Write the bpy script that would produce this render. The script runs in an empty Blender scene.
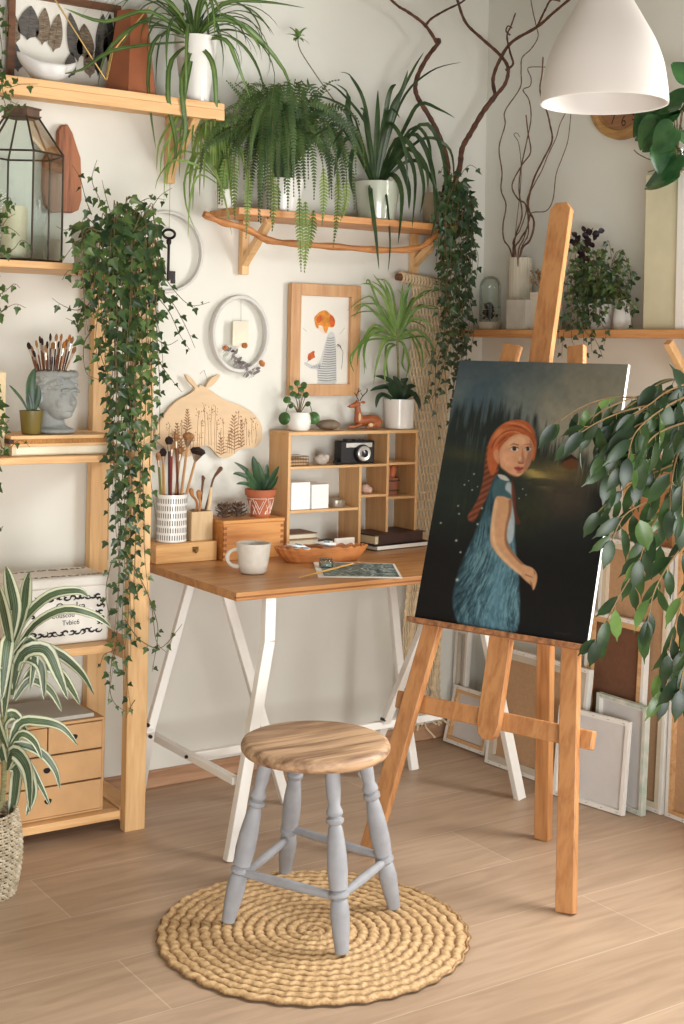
import bpy, math, random
import numpy as np
from mathutils import Vector, Matrix, noise as mnoise
random.seed(7)
S = bpy.context.scene
COL = S.collection
PI = math.pi
# ------------------------------------------------------------------ camera
F, CX, CY, ROLL, YAW, EYE = 1370.0, 342.0, 350.15, 0.020457, 0.982687, 1.42
sY, cY = math.sin(YAW), math.cos(YAW)
RT = Vector((sY, -cY, 0)); FW = Vector((cY, sY, 0)); UP = Vector((0, 0, 1))
cam_d = bpy.data.cameras.new('camera'); cam = bpy.data.objects.new('camera', cam_d); COL.objects.link(cam)
cr, sr = math.cos(ROLL), math.sin(ROLL)
camx = RT * cr + UP * sr
camy = UP * cr - RT * sr
m = Matrix((camx, camy, -FW)).transposed().to_4x4(); m.translation = Vector((0, 0, EYE))
cam.matrix_world = m
cam_d.sensor_fit = 'VERTICAL'; cam_d.sensor_height = 24.0; cam_d.lens = F / 1024 * 24.0
cam_d.shift_x = 0.0; cam_d.shift_y = (CY - 512.0) / 1024.0
cam_d.clip_start = 0.05
S.camera = cam
# ------------------------------------------------------------------ world, lights, exposure
S.view_settings.view_transform = 'Standard'; S.view_settings.look = 'None'
S.view_settings.gamma = 1.0; S.view_settings.exposure = 0.0; S.view_settings.use_curve_mapping = False
W = bpy.data.worlds.new('daylight'); S.world = W; W.use_nodes = True
bg = W.node_tree.nodes['Background']; bg.inputs[0].default_value = (0.95, 0.97, 0.96, 1); bg.inputs[1].default_value = 0.84
def area(name, loc, target, sx, sy, power, color):
    l = bpy.data.lights.new(name, 'AREA'); l.shape = 'RECTANGLE'; l.size = sx; l.size_y = sy; l.energy = power; l.color = color
    o = bpy.data.objects.new(name, l); COL.objects.link(o); o.location = loc
    o.rotation_euler = (Vector(target) - Vector(loc)).to_track_quat('-Z', 'Y').to_euler()
    return o
area('window_daylight', (3.75, 1.98, 1.6), (1.9, 2.6, 0.3), 1.4, 1.4, 150, (0.99, 0.98, 0.95))
area('rear_fill_light', (0.5, -0.9, 0.70), (2.4, 4.0, 0.2), 2.4, 1.0, 138, (0.98, 0.98, 0.97))  # fill lamp added behind the camera to lift the low back wall

# ------------------------------------------------------------------ pixel ray -> point on a world plane
def ray(px, py):
    x, y = px - CX, py - CY
    x, y = (cr * x + sr * y) / F, (-sr * x + cr * y) / F
    return Vector((sY * x + cY, -cY * x + sY, -y))
def P(px, py, X=None, Y=None, Z=None):
    r = ray(px, py)
    t = X / r.x if X is not None else Y / r.y if Y is not None else (Z - EYE) / r.z
    return r * t + Vector((0, 0, EYE))
def PPl(px, py, p0, n):
    r = ray(px, py); o = Vector((0, 0, EYE))
    return o + r * ((p0 - o).dot(n) / r.dot(n))
def proj(x, y, z):
    d = x * cY + y * sY; a = (x * sY - y * cY) / d * F; b = -(z - EYE) / d * F
    return CX + cr * a - sr * b, CY + sr * a + cr * b
# ------------------------------------------------------------------ materials
def s2l(c):
    return tuple((v / 255 / 12.92) if v / 255 <= .04045 else ((v / 255 + .055) / 1.055) ** 2.4 for v in c)
MATS = {}
def newmat(name):
    M = bpy.data.materials.new(name); M.use_nodes = True; nt = M.node_tree
    return M, nt, nt.nodes['Principled BSDF'], nt.nodes, nt.links
def mat(name, rgb, rough=.6, var=.12, scale=8.0, bump=.0, bscale=60, stretch=None, metal=0, spec=.5, trans=0, sub=0, rgb2=None, detail=6, coat=0, ior=1.45):
    if name in MATS: return MATS[name]
    M, nt, B, N, L = newmat(name)
    c = s2l(rgb); B.inputs['Roughness'].default_value = rough; B.inputs['Metallic'].default_value = metal
    B.inputs['Specular IOR Level'].default_value = spec; B.inputs['Transmission Weight'].default_value = trans
    B.inputs['IOR'].default_value = ior; B.inputs['Coat Weight'].default_value = coat
    tc = N.new('ShaderNodeTexCoord'); mp = N.new('ShaderNodeMapping'); L.new(tc.outputs['Object'], mp.inputs[0])
    if stretch: mp.inputs['Scale'].default_value = stretch
    nz = N.new('ShaderNodeTexNoise'); nz.inputs['Scale'].default_value = scale; nz.inputs['Detail'].default_value = detail; L.new(mp.outputs[0], nz.inputs[0])
    rp = N.new('ShaderNodeValToRGB'); L.new(nz.outputs[0], rp.inputs[0])
    c2 = s2l(rgb2) if rgb2 else tuple(v * (1 - var) for v in c)
    c1 = c if rgb2 else tuple(min(1, v * (1 + var)) for v in c)
    e = rp.color_ramp.elements; e[0].position = .32; e[1].position = .68
    e[0].color = (*c2, 1); e[1].color = (*c1, 1)
    L.new(rp.outputs[0], B.inputs['Base Color'])
    if bump:
        n2 = N.new('ShaderNodeTexNoise'); n2.inputs['Scale'].default_value = bscale; n2.inputs['Detail'].default_value = 4; L.new(mp.outputs[0], n2.inputs[0])
        bp = N.new('ShaderNodeBump'); bp.inputs['Strength'].default_value = bump; bp.inputs['Distance'].default_value = .004; L.new(n2.outputs[0], bp.inputs['Height']); L.new(bp.outputs[0], B.inputs['Normal'])
    MATS[name] = M; return M
def wood(name, light, dark, axis='X', rough=.45, scale=1.0, bump=.12, knots=True):
    if name in MATS: return MATS[name]
    M, nt, B, N, L = newmat(name)
    tc = N.new('ShaderNodeTexCoord'); mp = N.new('ShaderNodeMapping'); L.new(tc.outputs['Object'], mp.inputs[0])
    st = {'X': (1.2, 14, 14), 'Y': (14, 1.2, 14), 'Z': (14, 14, 1.2)}[axis]
    mp.inputs['Scale'].default_value = tuple(v * scale for v in st)
    n1 = N.new('ShaderNodeTexNoise'); n1.inputs['Scale'].default_value = 2.2; n1.inputs['Detail'].default_value = 8; n1.inputs['Distortion'].default_value = .8; L.new(mp.outputs[0], n1.inputs[0])
    n2 = N.new('ShaderNodeTexNoise'); n2.inputs['Scale'].default_value = 9; n2.inputs['Detail'].default_value = 6; L.new(mp.outputs[0], n2.inputs[0])
    mx = N.new('ShaderNodeMath'); mx.operation = 'MULTIPLY_ADD'; L.new(n2.outputs[0], mx.inputs[0]); mx.inputs[1].default_value = .4; L.new(n1.outputs[0], mx.inputs[2])
    rp = N.new('ShaderNodeValToRGB'); L.new(mx.outputs[0], rp.inputs[0]); e = rp.color_ramp.elements
    e[0].position = .48; e[0].color = (*s2l(dark), 1); e[1].position = .78; e[1].color = (*s2l(light), 1)
    L.new(rp.outputs[0], B.inputs['Base Color']); B.inputs['Roughness'].default_value = rough
    bp = N.new('ShaderNodeBump'); bp.inputs['Strength'].default_value = bump; bp.inputs['Distance'].default_value = .002; L.new(mx.outputs[0], bp.inputs['Height']); L.new(bp.outputs[0], B.inputs['Normal'])
    MATS[name] = M; return M
def leafmat(name, rgb, rgb2, rough=.38, stripe=None, trans=.18, scale=14):
    """leaf: noise-varied green; stripe=(edge_rgb, inner, outer) paints a margin band along the UV width of the blade"""
    if name in MATS: return MATS[name]
    M, nt, B, N, L = newmat(name)
    tc = N.new('ShaderNodeTexCoord'); nz = N.new('ShaderNodeTexNoise'); nz.inputs['Scale'].default_value = scale; nz.inputs['Detail'].default_value = 3; L.new(tc.outputs['Object'], nz.inputs[0])
    rp = N.new('ShaderNodeValToRGB'); L.new(nz.outputs[0], rp.inputs[0]); e = rp.color_ramp.elements
    e[0].position = .35; e[0].color = (*s2l(rgb2), 1); e[1].position = .65; e[1].color = (*s2l(rgb), 1)
    out = rp.outputs[0]
    if stripe:
        uv = N.new('ShaderNodeUVMap'); sp = N.new('ShaderNodeSeparateXYZ'); L.new(uv.outputs[0], sp.inputs[0])
        a = N.new('ShaderNodeMath'); a.operation = 'SUBTRACT'; L.new(sp.outputs[0], a.inputs[0]); a.inputs[1].default_value = .5
        b = N.new('ShaderNodeMath'); b.operation = 'ABSOLUTE'; L.new(a.outputs[0], b.inputs[0])
        r2 = N.new('ShaderNodeValToRGB'); L.new(b.outputs[0], r2.inputs[0]); q = r2.color_ramp.elements
        q[0].position = 0; q[0].color = (0, 0, 0, 1); q[1].position = 1; q[1].color = (0, 0, 0, 1)
        for pos, val in stripe[1]:
            k = q.new(pos); k.color = (val, val, val, 1)
        mx = N.new('ShaderNodeMix'); mx.data_type = 'RGBA'; L.new(r2.outputs[0], mx.inputs['Factor']); L.new(out, mx.inputs['A']); mx.inputs['B'].default_value = (*s2l(stripe[0]), 1)
        out = mx.outputs['Result']
    L.new(out, B.inputs['Base Color']); B.inputs['Roughness'].default_value = rough; B.inputs['Specular IOR Level'].default_value = .45
    tr = N.new('ShaderNodeBsdfTranslucent'); L.new(out, tr.inputs[0]); ms = N.new('ShaderNodeMixShader'); ms.inputs[0].default_value = trans
    L.new(B.outputs[0], ms.inputs[1]); L.new(tr.outputs[0], ms.inputs[2]); L.new(ms.outputs[0], N['Material Output'].inputs[0])
    MATS[name] = M; return M
def vcmat(name, rough=.5):
    if name in MATS: return MATS[name]
    M, nt, B, N, L = newmat(name)
    a = N.new('ShaderNodeAttribute'); a.attribute_name = 'art'; L.new(a.outputs[0], B.inputs['Base Color']); B.inputs['Roughness'].default_value = rough; B.inputs['Specular IOR Level'].default_value = .22
    MATS[name] = M; return M
def glassmat(name='clear_glass', tint=(240, 246, 244)):
    if name in MATS: return MATS[name]
    M, nt, B, N, L = newmat(name)
    for n in list(N):
        if n.type == 'BSDF_PRINCIPLED': N.remove(n)
    t = N.new('ShaderNodeBsdfTransparent'); t.inputs[0].default_value = (*s2l(tint), 1)
    g = N.new('ShaderNodeBsdfGlossy'); g.inputs['Roughness'].default_value = .03
    f = N.new('ShaderNodeLayerWeight'); f.inputs[0].default_value = .25
    mm = N.new('ShaderNodeMath'); mm.operation = 'MULTIPLY_ADD'; L.new(f.outputs[0], mm.inputs[0]); mm.inputs[1].default_value = .6; mm.inputs[2].default_value = .04
    ms = N.new('ShaderNodeMixShader'); L.new(mm.outputs[0], ms.inputs[0]); L.new(t.outputs[0], ms.inputs[1]); L.new(g.outputs[0], ms.inputs[2])
    L.new(ms.outputs[0], N['Material Output'].inputs[0])
    MATS[name] = M; return M
# ------------------------------------------------------------------ things, parts
def thing(name, label, cat, loc, group=None):
    o = bpy.data.objects.new(name, None); o.empty_display_size = .05; COL.objects.link(o); o.location = Vector(loc)
    o['label'] = label; o['category'] = cat
    if group: o['group'] = group
    return o
def tag(o, label, cat, group=None):
    o['label'] = label; o['category'] = cat
    if group: o['group'] = group
    return o
def worg(o):
    p = Vector((0, 0, 0))
    while o is not None: p += o.location; o = o.parent
    return p
class MB:
    def __init__(s, T=None):
        s.v = []; s.f = []; s.mi = []; s.uv = []; s.T = T; s.m = 0
    def a(s, co, uv=(0, 0)):
        co = Vector(co)
        if s.T is not None: co = s.T @ co
        s.v.append(co); s.uv.append(uv); return len(s.v) - 1
    def face(s, ids): s.f.append(tuple(ids)); s.mi.append(s.m)
    def poly(s, pts): s.face([s.a(p) for p in pts])
    def box(s, x0, x1, y0, y1, z0, z1):
        i = [s.a((x, y, z)) for z in (z0, z1) for x, y in ((x0, y0), (x1, y0), (x1, y1), (x0, y1))]
        for q in ((3, 2, 1, 0), (4, 5, 6, 7), (0, 1, 5, 4), (1, 2, 6, 5), (2, 3, 7, 6), (3, 0, 4, 7)): s.face([i[k] for k in q])
        return s
    def bar(s, a, b, w, t, side=(0, 1, 0)):
        """box from a to b; w across 'side', t across the third direction"""
        a = Vector(a); b = Vector(b); d = (b - a).normalized(); sd = Vector(side); sd = (sd - d * sd.dot(d)).normalized(); th = d.cross(sd)
        i = [s.a(p + sd * (w / 2 * q) + th * (t / 2 * r)) for p in (a, b) for q, r in ((-1, -1), (1, -1), (1, 1), (-1, 1))]
        for q in ((3, 2, 1, 0), (4, 5, 6, 7), (0, 1, 5, 4), (1, 2, 6, 5), (2, 3, 7, 6), (3, 0, 4, 7)): s.face([i[k] for k in q])
        return s
    def tube(s, pts, r, n=8, cap=True):
        pts = [Vector(p) for p in pts]; R = r if isinstance(r, (list, tuple)) else [r] * len(pts)
        ref = None; rings = []
        for k, p in enumerate(pts):
            d = (pts[min(k + 1, len(pts) - 1)] - pts[max(k - 1, 0)])
            d = d.normalized() if d.length > 1e-9 else Vector((0, 0, 1))
            if ref is None: ref = Vector((1, 0, 0)) if abs(d.x) < .8 else Vector((0, 1, 0))
            u = (ref - d * ref.dot(d)).normalized(); ref = u; w = d.cross(u)
            rings.append([s.a(p + (u * math.cos(2 * PI * j / n) + w * math.sin(2 * PI * j / n)) * R[k], (j / n, k / max(1, len(pts) - 1))) for j in range(n)])
        for A, B in zip(rings, rings[1:]):
            for j in range(n): s.face((A[j], A[(j + 1) % n], B[(j + 1) % n], B[j]))
        if cap: s.face(rings[0][::-1]); s.face(rings[-1])
        return s
    def lathe(s, prof, c=(0, 0, 0), n=32, sx=1, sy=1, cap=True):
        c = Vector(c); rings = []
        for r, z in prof:
            rings.append([s.a(c + Vector((max(r, 1e-5) * sx * math.cos(2 * PI * j / n), max(r, 1e-5) * sy * math.sin(2 * PI * j / n), z)), (j / n, z)) for j in range(n)])
        for A, B in zip(rings, rings[1:]):
            for j in range(n): s.face((A[j], A[(j + 1) % n], B[(j + 1) % n], B[j]))
        if cap: s.face(rings[0][::-1]); s.face(rings[-1])
        return s
    def ball(s, c, r, nu=14, nv=9, amp=0, fr=6, R=None):
        c = Vector(c); r = Vector(r) if not isinstance(r, (int, float)) else Vector((r, r, r)); rows = []
        for i in range(nv + 1):
            th = PI * i / nv; row = []
            for j in range(nu):
                d = Vector((math.sin(th) * math.cos(2 * PI * j / nu), math.sin(th) * math.sin(2 * PI * j / nu), math.cos(th)))
                k = 1 + (amp * mnoise.noise(d * fr * .5 + c * 37) if amp else 0)
                q = Vector((d.x * r.x, d.y * r.y, d.z * r.z)) * k
                if R is not None: q = R @ q
                row.append(s.a(c + q, (j / nu, i / nv)))
            rows.append(row)
        for A, B in zip(rows, rows[1:]):
            for j in range(nu): s.face((A[j], B[j], B[(j + 1) % nu], A[(j + 1) % nu]))
        return s
    def prism(s, pts, off):
        off = Vector(off); a = [s.a(p) for p in pts]; b = [s.a(Vector(p) + off) for p in pts]; n = len(pts)
        s.face(a[::-1]); s.face(b)
        for j in range(n): s.face((a[j], a[(j + 1) % n], b[(j + 1) % n], b[j]))
        return s
    def blade(s, pts, w, fold=.25, side=None, nrm=None):
        """ribbon leaf along pts with half-widths w, V-folded; uv.x runs across"""
        pts = [Vector(p) for p in pts]; prev = None
        ps = None
        for k, p in enumerate(pts):
            d = (pts[min(k + 1, len(pts) - 1)] - pts[max(k - 1, 0)]).normalized()
            if nrm is not None: sd = d.cross(Vector(nrm))
            elif side is not None: sd = Vector(side)
            else: sd = d.cross(Vector((0, 0, 1)))
            if prev is not None and (sd.length < .2): sd = prev
            sd = sd - d * sd.dot(d)
            if sd.length < 1e-4: sd = Vector((1, 0, 0))
            sd.normalize()
            if prev is not None and sd.dot(prev) < 0: sd = -sd
            prev = sd; nr_ = sd.cross(d)
            if nr_.z < 0 and side is None: nr_ = -nr_
            v = k / (len(pts) - 1)
            ids = (s.a(p - sd * w[k] + nr_ * w[k] * fold, (0, v)), s.a(p, (.5, v)), s.a(p + sd * w[k] + nr_ * w[k] * fold, (1, v)))
            if ps: s.face((ps[0], ps[1], ids[1], ids[0])); s.face((ps[1], ps[2], ids[2], ids[1]))
            ps = ids
        return s
    def build(s, name, mats, parent=None, bevel=0, kind=None, label=None, loc=None, sharp=35, remesh=0, smooth_it=0, solid=0, art=None):
        o0 = worg(parent) if parent is not None else (Vector(loc) if loc is not None else Vector((0, 0, 0)))
        me = bpy.data.meshes.new(name); me.from_pydata([tuple(v - o0) for v in s.v], [], s.f)
        if not isinstance(mats, (list, tuple)): mats = [mats]
        for q in mats: me.materials.append(q)
        me.polygons.foreach_set('material_index', s.mi)
        me.polygons.foreach_set('use_smooth', [True] * len(s.f))
        uvl = me.uv_layers.new(name='UVMap'); li = np.empty(len(me.loops), dtype=np.int32); me.loops.foreach_get('vertex_index', li)
        uvl.data.foreach_set('uv', np.array(s.uv, dtype=np.float32)[li].ravel())
        if art is not None:
            at = me.color_attributes.new('art', 'FLOAT_COLOR', 'POINT'); at.data.foreach_set('color', art.ravel())
        me.update()
        if not remesh: me.set_sharp_from_angle(angle=math.radians(sharp))
        o = bpy.data.objects.new(name, me); COL.objects.link(o)
        if parent is not None: o.parent = parent
        elif loc is not None: o.location = o0
        if remesh:
            r = o.modifiers.new('r', 'REMESH'); r.mode = 'VOXEL'; r.voxel_size = remesh; r.use_smooth_shade = True
            if smooth_it: q = o.modifiers.new('s', 'SMOOTH'); q.iterations = smooth_it; q.factor = .5
        if solid: q = o.modifiers.new('t', 'SOLIDIFY'); q.thickness = solid; q.offset = 0
        if bevel:
            b = o.modifiers.new('b', 'BEVEL'); b.width = bevel; b.segments = 2; b.limit_method = 'ANGLE'; b.angle_limit = math.radians(40); b.harden_normals = False
        if kind: o['kind'] = kind
        if label: o['label'] = label
        return o
def copy_tree(o, loc=None, parent=None, label=None, rotz=None, scale=None):
    c = o.copy(); COL.objects.link(c); c.parent = parent
    if loc is not None: c.location = loc
    if label: c['label'] = label
    if rotz is not None: c.rotation_euler = (0, 0, rotz)
    if scale: c.scale = (scale,) * 3
    for ch in list(o.children): copy_tree(ch, None, c)
    return c
def text_mb(mb, txt, size, origin, ux, uy, depth=.0006, center=True):
    cu = bpy.data.curves.new('t', 'FONT'); cu.body = txt; cu.size = size; cu.align_x = 'CENTER' if center else 'LEFT'; cu.align_y = 'CENTER'; cu.resolution_u = 3
    ob = bpy.data.objects.new('t', cu); COL.objects.link(ob)
    me = bpy.data.meshes.new_from_object(ob); bpy.data.objects.remove(ob)
    ux = Vector(ux).normalized(); uy = Vector(uy).normalized(); n = ux.cross(uy); o = Vector(origin)
    base = len(mb.v)
    for v in me.vertices: mb.a(o + ux * v.co.x + uy * v.co.y + n * depth)
    for p in me.polygons: mb.face([base + k for k in p.vertices])
    bpy.data.meshes.remove(me); bpy.data.curves.remove(cu)
def spline(pts, n=6):
    """Catmull-Rom through pts"""
    pts = [Vector(p) for p in pts]; out = []
    for i in range(len(pts) - 1):
        p0 = pts[max(i - 1, 0)]; p1 = pts[i]; p2 = pts[i + 1]; p3 = pts[min(i + 2, len(pts) - 1)]
        for k in range(n):
            t = k / n
            out.append(.5 * ((2 * p1) + (p2 - p0) * t + (2 * p0 - 5 * p1 + 4 * p2 - p3) * t * t + (3 * p1 - p0 - 3 * p2 + p3) * t ** 3))
    out.append(pts[-1]); return out
def arch(base, az, elev, L, droop, n=10, curl=0):
    """points of an arching leaf: start elevation, bends down by droop radians over its length"""
    p = Vector(base); out = [p.copy()]; st = L / n
    for k in range(n):
        t = (k + .5) / n; e = elev - droop * t ** 1.3; a = az + curl * t
        p = p + Vector((math.cos(a) * math.cos(e), math.sin(a) * math.cos(e), math.sin(e))) * st
        out.append(p.copy())
    return out
def wprof(n, w, peak=.35, tip=.02):
    out = []
    for k in range(n + 1):
        t = k / n
        q = (.45 + .55 * math.sin(min(1, t / peak) * PI / 2)) if t < peak else math.cos((t - peak) / (1 - peak) * PI / 2) ** .8
        out.append(max(w * q, w * tip))
    return out
def rdir(): 
    return Vector((random.gauss(0, 1), random.gauss(0, 1), random.gauss(0, 1))).normalized()
def ivy_leaf(mb, p, tipdir, nrm, L):
    """three-lobed ivy leaf folded along the midrib"""
    d = Vector(tipdir).normalized(); n = Vector(nrm); n = n - d * n.dot(d)
    if n.length < .05: n = d.orthogonal()
    n.normalize(); s = d.cross(n)
    out = [(0, 0), (.20, -.06), (.34, .02), (.46, .24), (.27, .36), (.19, .52), (.12, .76), (0, 1)]
    mid = [mb.a(p), mb.a(p + d * L * .4 - n * L * .02), mb.a(p + d * L)]
    for sg in (-1, 1):
        ids = [mb.a(p + (s * sg * a + d * b) * L + n * L * (.14 * a * 2)) for a, b in out[1:-1]]
        ch = [mid[0], *ids, mid[2], mid[1]]
        mb.face(ch if sg > 0 else ch[::-1])
def oval_leaf(mb, p, tipdir, nrm, L, wd=.36, bend=.15, tip=1.0):
    d = Vector(tipdir).normalized(); n = Vector(nrm); n = n - d * n.dot(d)
    if n.length < .05: n = d.orthogonal()
    n.normalize(); s = d.cross(n); K = 7; prev = None
    for k in range(K + 1):
        t = k / K; w = wd * .5 * L * (math.sin(PI * t ** .82) ** .75 if t < .999 else 0) * (1 if t < .8 else tip) + .0006
        c = p + d * (L * t) - n * (bend * L * t * t)
        ids = (mb.a(c - s * w + n * w * .22, (0, t)), mb.a(c, (.5, t)), mb.a(c + s * w + n * w * .22, (1, t)))
        if prev: mb.face((prev[0], prev[1], ids[1], ids[0])); mb.face((prev[1], prev[2], ids[2], ids[1]))
        prev = ids
def vine(stem, leaves, pts, r=.0012, gap=.03, L=.034, jit=.6, out=None, two=True, Ls=.25, taper=True):
    """a trailing vine: stem tube through pts and ivy leaves set alternately along it"""
    sp = spline(pts, 5); n = len(sp)
    stem.tube(sp, [r * (1.3 - .8 * k / n) for k in range(n)], 5)
    acc = 0; side = random.choice((-1, 1)); tot = sum((sp[k + 1] - sp[k]).length for k in range(n - 1)); run = 0
    for k in range(n - 1):
        seg = sp[k + 1] - sp[k]; acc += seg.length; run += seg.length
        if acc >= gap:
            acc = 0; side = -side
            d = seg.normalized(); q = (rdir() + Vector((0, 0, -.5))).normalized()
            sd = d.cross(FW).normalized() * side
            td = (sd * random.uniform(.5, 1.0) + Vector((0, 0, -random.uniform(.2, .9))) + q * jit * .6 - FW * .15).normalized()
            nr = (-FW * 1.0 + Vector((0, 0, .5)) + rdir() * jit).normalized()
            l = L * random.uniform(1 - Ls, 1 + Ls) * (1 if not taper else (1.0 - .45 * run / tot))
            pet = sp[k] + td * l * .35
            stem.tube([sp[k], pet], r * .6, 3)
            ivy_leaf(leaves, pet, (td + Vector((0, 0, -.3))).normalized(), nr, l)
# ================================================================== the setting
WY, WX, CEIL = 4.0, 3.30, 2.75
m_wall = mat('wall_plaster', (223, 222, 213), .85, .015, 3, bump=.05, bscale=180)
m_white = mat('white_paint', (232, 230, 225), .5, .03, 10)
M, nt, B, N, L = newmat('laminate_planks')
tc = N.new('ShaderNodeTexCoord'); mp = N.new('ShaderNodeMapping'); mp.inputs['Location'].default_value = (.55, -.1365, 0); L.new(tc.outputs['Object'], mp.inputs[0])
br = N.new('ShaderNodeTexBrick'); br.inputs['Scale'].default_value = 1; br.inputs['Brick Width'].default_value = 1.9; br.inputs['Row Height'].default_value = .277
br.inputs['Mortar Size'].default_value = .0022; br.inputs['Mortar Smooth'].default_value = .3; br.offset = .37; br.inputs['Bias'].default_value = 0
br.inputs['Color1'].default_value = (*s2l((186, 160, 136)), 1); br.inputs['Color2'].default_value = (*s2l((173, 147, 123)), 1); br.inputs['Mortar'].default_value = (*s2l((198, 176, 153)), 1)
L.new(mp.outputs[0], br.inputs[0])
m2 = N.new('ShaderNodeMapping'); m2.inputs['Scale'].default_value = (1.1, 9, 1); L.new(tc.outputs['Object'], m2.inputs[0])
n1 = N.new('ShaderNodeTexNoise'); n1.inputs['Scale'].default_value = 2.4; n1.inputs['Detail'].default_value = 9; n1.inputs['Distortion'].default_value = 1.2; L.new(m2.outputs[0], n1.inputs[0])
rp = N.new('ShaderNodeValToRGB'); e = rp.color_ramp.elements; e[0].position = .33; e[0].color = (.84, .82, .79, 1); e[1].position = .66; e[1].color = (1.08, 1.08, 1.08, 1); L.new(n1.outputs[0], rp.inputs[0])
mx = N.new('ShaderNodeMix'); mx.data_type = 'RGBA'; mx.blend_type = 'MULTIPLY'; mx.inputs['Factor'].default_value = 1; L.new(br.outputs[0], mx.inputs['A']); L.new(rp.outputs[0], mx.inputs['B'])
L.new(mx.outputs['Result'], B.inputs['Base Color']); B.inputs['Roughness'].default_value = .42; B.inputs['Specular IOR Level'].default_value = .45
m3 = N.new('ShaderNodeMapping'); m3.inputs['Scale'].default_value = (6, 120, 1); L.new(tc.outputs['Object'], m3.inputs[0]); n3 = N.new('ShaderNodeTexNoise'); n3.inputs['Scale'].default_value = 3; L.new(m3.outputs[0], n3.inputs[0])
bp = N.new('ShaderNodeBump'); bp.inputs['Strength'].default_value = .12; bp.inputs['Distance'].default_value = .002; L.new(n3.outputs[0], bp.inputs['Height']); L.new(bp.outputs[0], B.inputs['Normal'])
m_floor = M
def struct(name, mb, m, parent=None, **k):
    return mb.build(name, m, parent, kind='structure', **k)
struct('floor', MB().box(-2.5, WX + .1, -2.5, WY + .1, -.1, 0), m_floor)
struct('ceiling', MB().box(-2.5, WX + .1, -2.5, WY + .1, CEIL, CEIL + .1), mat('ceiling_dim_grey', (150, 146, 138), .8, .05, 6))  # unseen ceiling, its grey darkened to dim the upper walls
struct('wall_back', MB().box(-2.5, WX, WY, WY + .1, 0, CEIL), m_wall)
wr = MB(); wy0, wy1, wz0, wz1 = 1.1, 2.58, .9, 2.3
wr.box(WX, WX + .1, wy1, WY + .1, 0, CEIL); wr.box(WX, WX + .1, -2.5, wy0, 0, CEIL); wr.box(WX, WX + .1, wy0, wy1, 0, wz0); wr.box(WX, WX + .1, wy0, wy1, wz1, CEIL)
struct('wall_right', wr, m_wall)
struct('wall_left', MB().box(-2.6, -2.5, -2.5, WY, 0, CEIL), m_wall)
wf = MB()
for y in (wy0 + .03, (wy0 + wy1) / 2, wy1 - .03): wf.box(WX + .02, WX + .08, y - .03, y + .03, wz0, wz1)
for z in (wz0 + .03, wz1 - .03): wf.box(WX + .021, WX + .079, wy0, wy1, z - .03, z + .03)
struct('window_1', wf, m_white)
m_base = wood('skirting_wood', (190, 150, 118), (158, 118, 88), 'X', .5)
struct('baseboard_back', MB().box(-2.5, WX, WY - .016, WY, 0, .055), m_base, bevel=.003)
struct('baseboard_right', MB().box(WX - .016, WX, -2.5, WY - .016, 0, .055), m_base, bevel=.003)
# ================================================================== left shelving
pineX = wood('pine_along', (226, 182, 128), (204, 154, 100), 'X', .5)
pineY = wood('pine_deep', (224, 180, 126), (202, 152, 98), 'Y', .5)
pineZ = wood('pine_upright', (228, 188, 136), (208, 162, 108), 'Z', .5)
rack = thing('shelving_rack', 'open pine shelving rack left of the desk with ivy trailing over its posts', 'shelf', (1.3, 3.83, 0))
MB().box(1.714, 1.778, 3.66, 3.695, 0, 1.74).build('post', pineZ, rack, bevel=.002)
MB().box(1.714, 1.778, 3.955, 3.99, 0, 1.74).build('post', pineZ, rack, bevel=.002)
MB().box(.62, .694, 3.66, 3.695, 0, 1.74).build('post', pineZ, rack, bevel=.002)
MB().box(.62, .694, 3.955, 3.99, 0, 1.74).build('post', pineZ, rack, bevel=.002)
for z in (.045, .52, 1.085, 1.635): MB().box(1.712, 1.776, 3.695, 3.955, z - .02, z + .02).build('rung', pineY, rack, bevel=.002)
for z, th, xe in ((.062, .024, 1.706), (.552, .024, 1.668), (1.102, .02, 1.706), (1.652, .02, 1.706)):
    MB().box(.70, xe, 3.675, 3.985, z - th, z).build('shelf_board', pineX, rack, bevel=.002)
wsh = thing('wall_shelf', 'pine wall shelf at the top left holding feathers and a spider plant', 'shelf', (1.3, 3.88, 2.13))
MB().box(.5, 2.05, 3.76, 3.995, 2.158, 2.18).build('shelf_board', pineX, wsh, bevel=.002)
MB().box(.5, 2.048, 3.755, 3.777, 2.126, 2.158).build('front_lip', pineX, wsh, bevel=.002)
def bracket(parent, x, ztop, zbot, yf, y_w=3.995, w=.028):
    MB().box(x - w / 2, x + w / 2, y_w - .025, y_w, zbot, ztop).build('bracket_upright', pineZ, parent, bevel=.002)
    MB().bar((x, y_w - .015, zbot + .035), (x, yf, ztop - .012), w * .9, .024, (1, 0, 0)).build('bracket_brace', pineZ, parent, bevel=.002)
bracket(wsh, 1.975, 2.158, 1.945, 3.80)
bracket(wsh, .9, 2.158, 1.945, 3.80)
# ---- fern shelf
darkpine = wood('honey_pine', (212, 152, 92), (184, 120, 62), 'X', .45)
fsh = thing('wall_shelf', 'honey coloured wall shelf under the fern with a bent driftwood rail below', 'shelf', (2.55, 3.88, 1.7))
MB().box(2.13, 3.075, 3.80, 3.995, 1.845, 1.868).build('shelf_board', darkpine, fsh, bevel=.002)
for x in (2.255, 2.985):
    bracket(fsh, x if x < 2.9 else 2.96, 1.845, 1.665 if x < 2.9 else 1.70, 3.82)
bpts = [P(x, y, Y=3.80) for x, y in ((204, 214), (222, 222), (245, 228), (268, 240), (300, 244), (340, 247), (385, 250), (418, 248), (436, 236), (448, 232))]
br_ = MB().tube(spline(bpts, 4), [.011 + .002 * math.sin(k * 1.7) for k in range(37)], 9)
br_.build('driftwood_rail', wood('driftwood_brown', (190, 128, 72), (140, 86, 44), 'X', .6), fsh)
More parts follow.
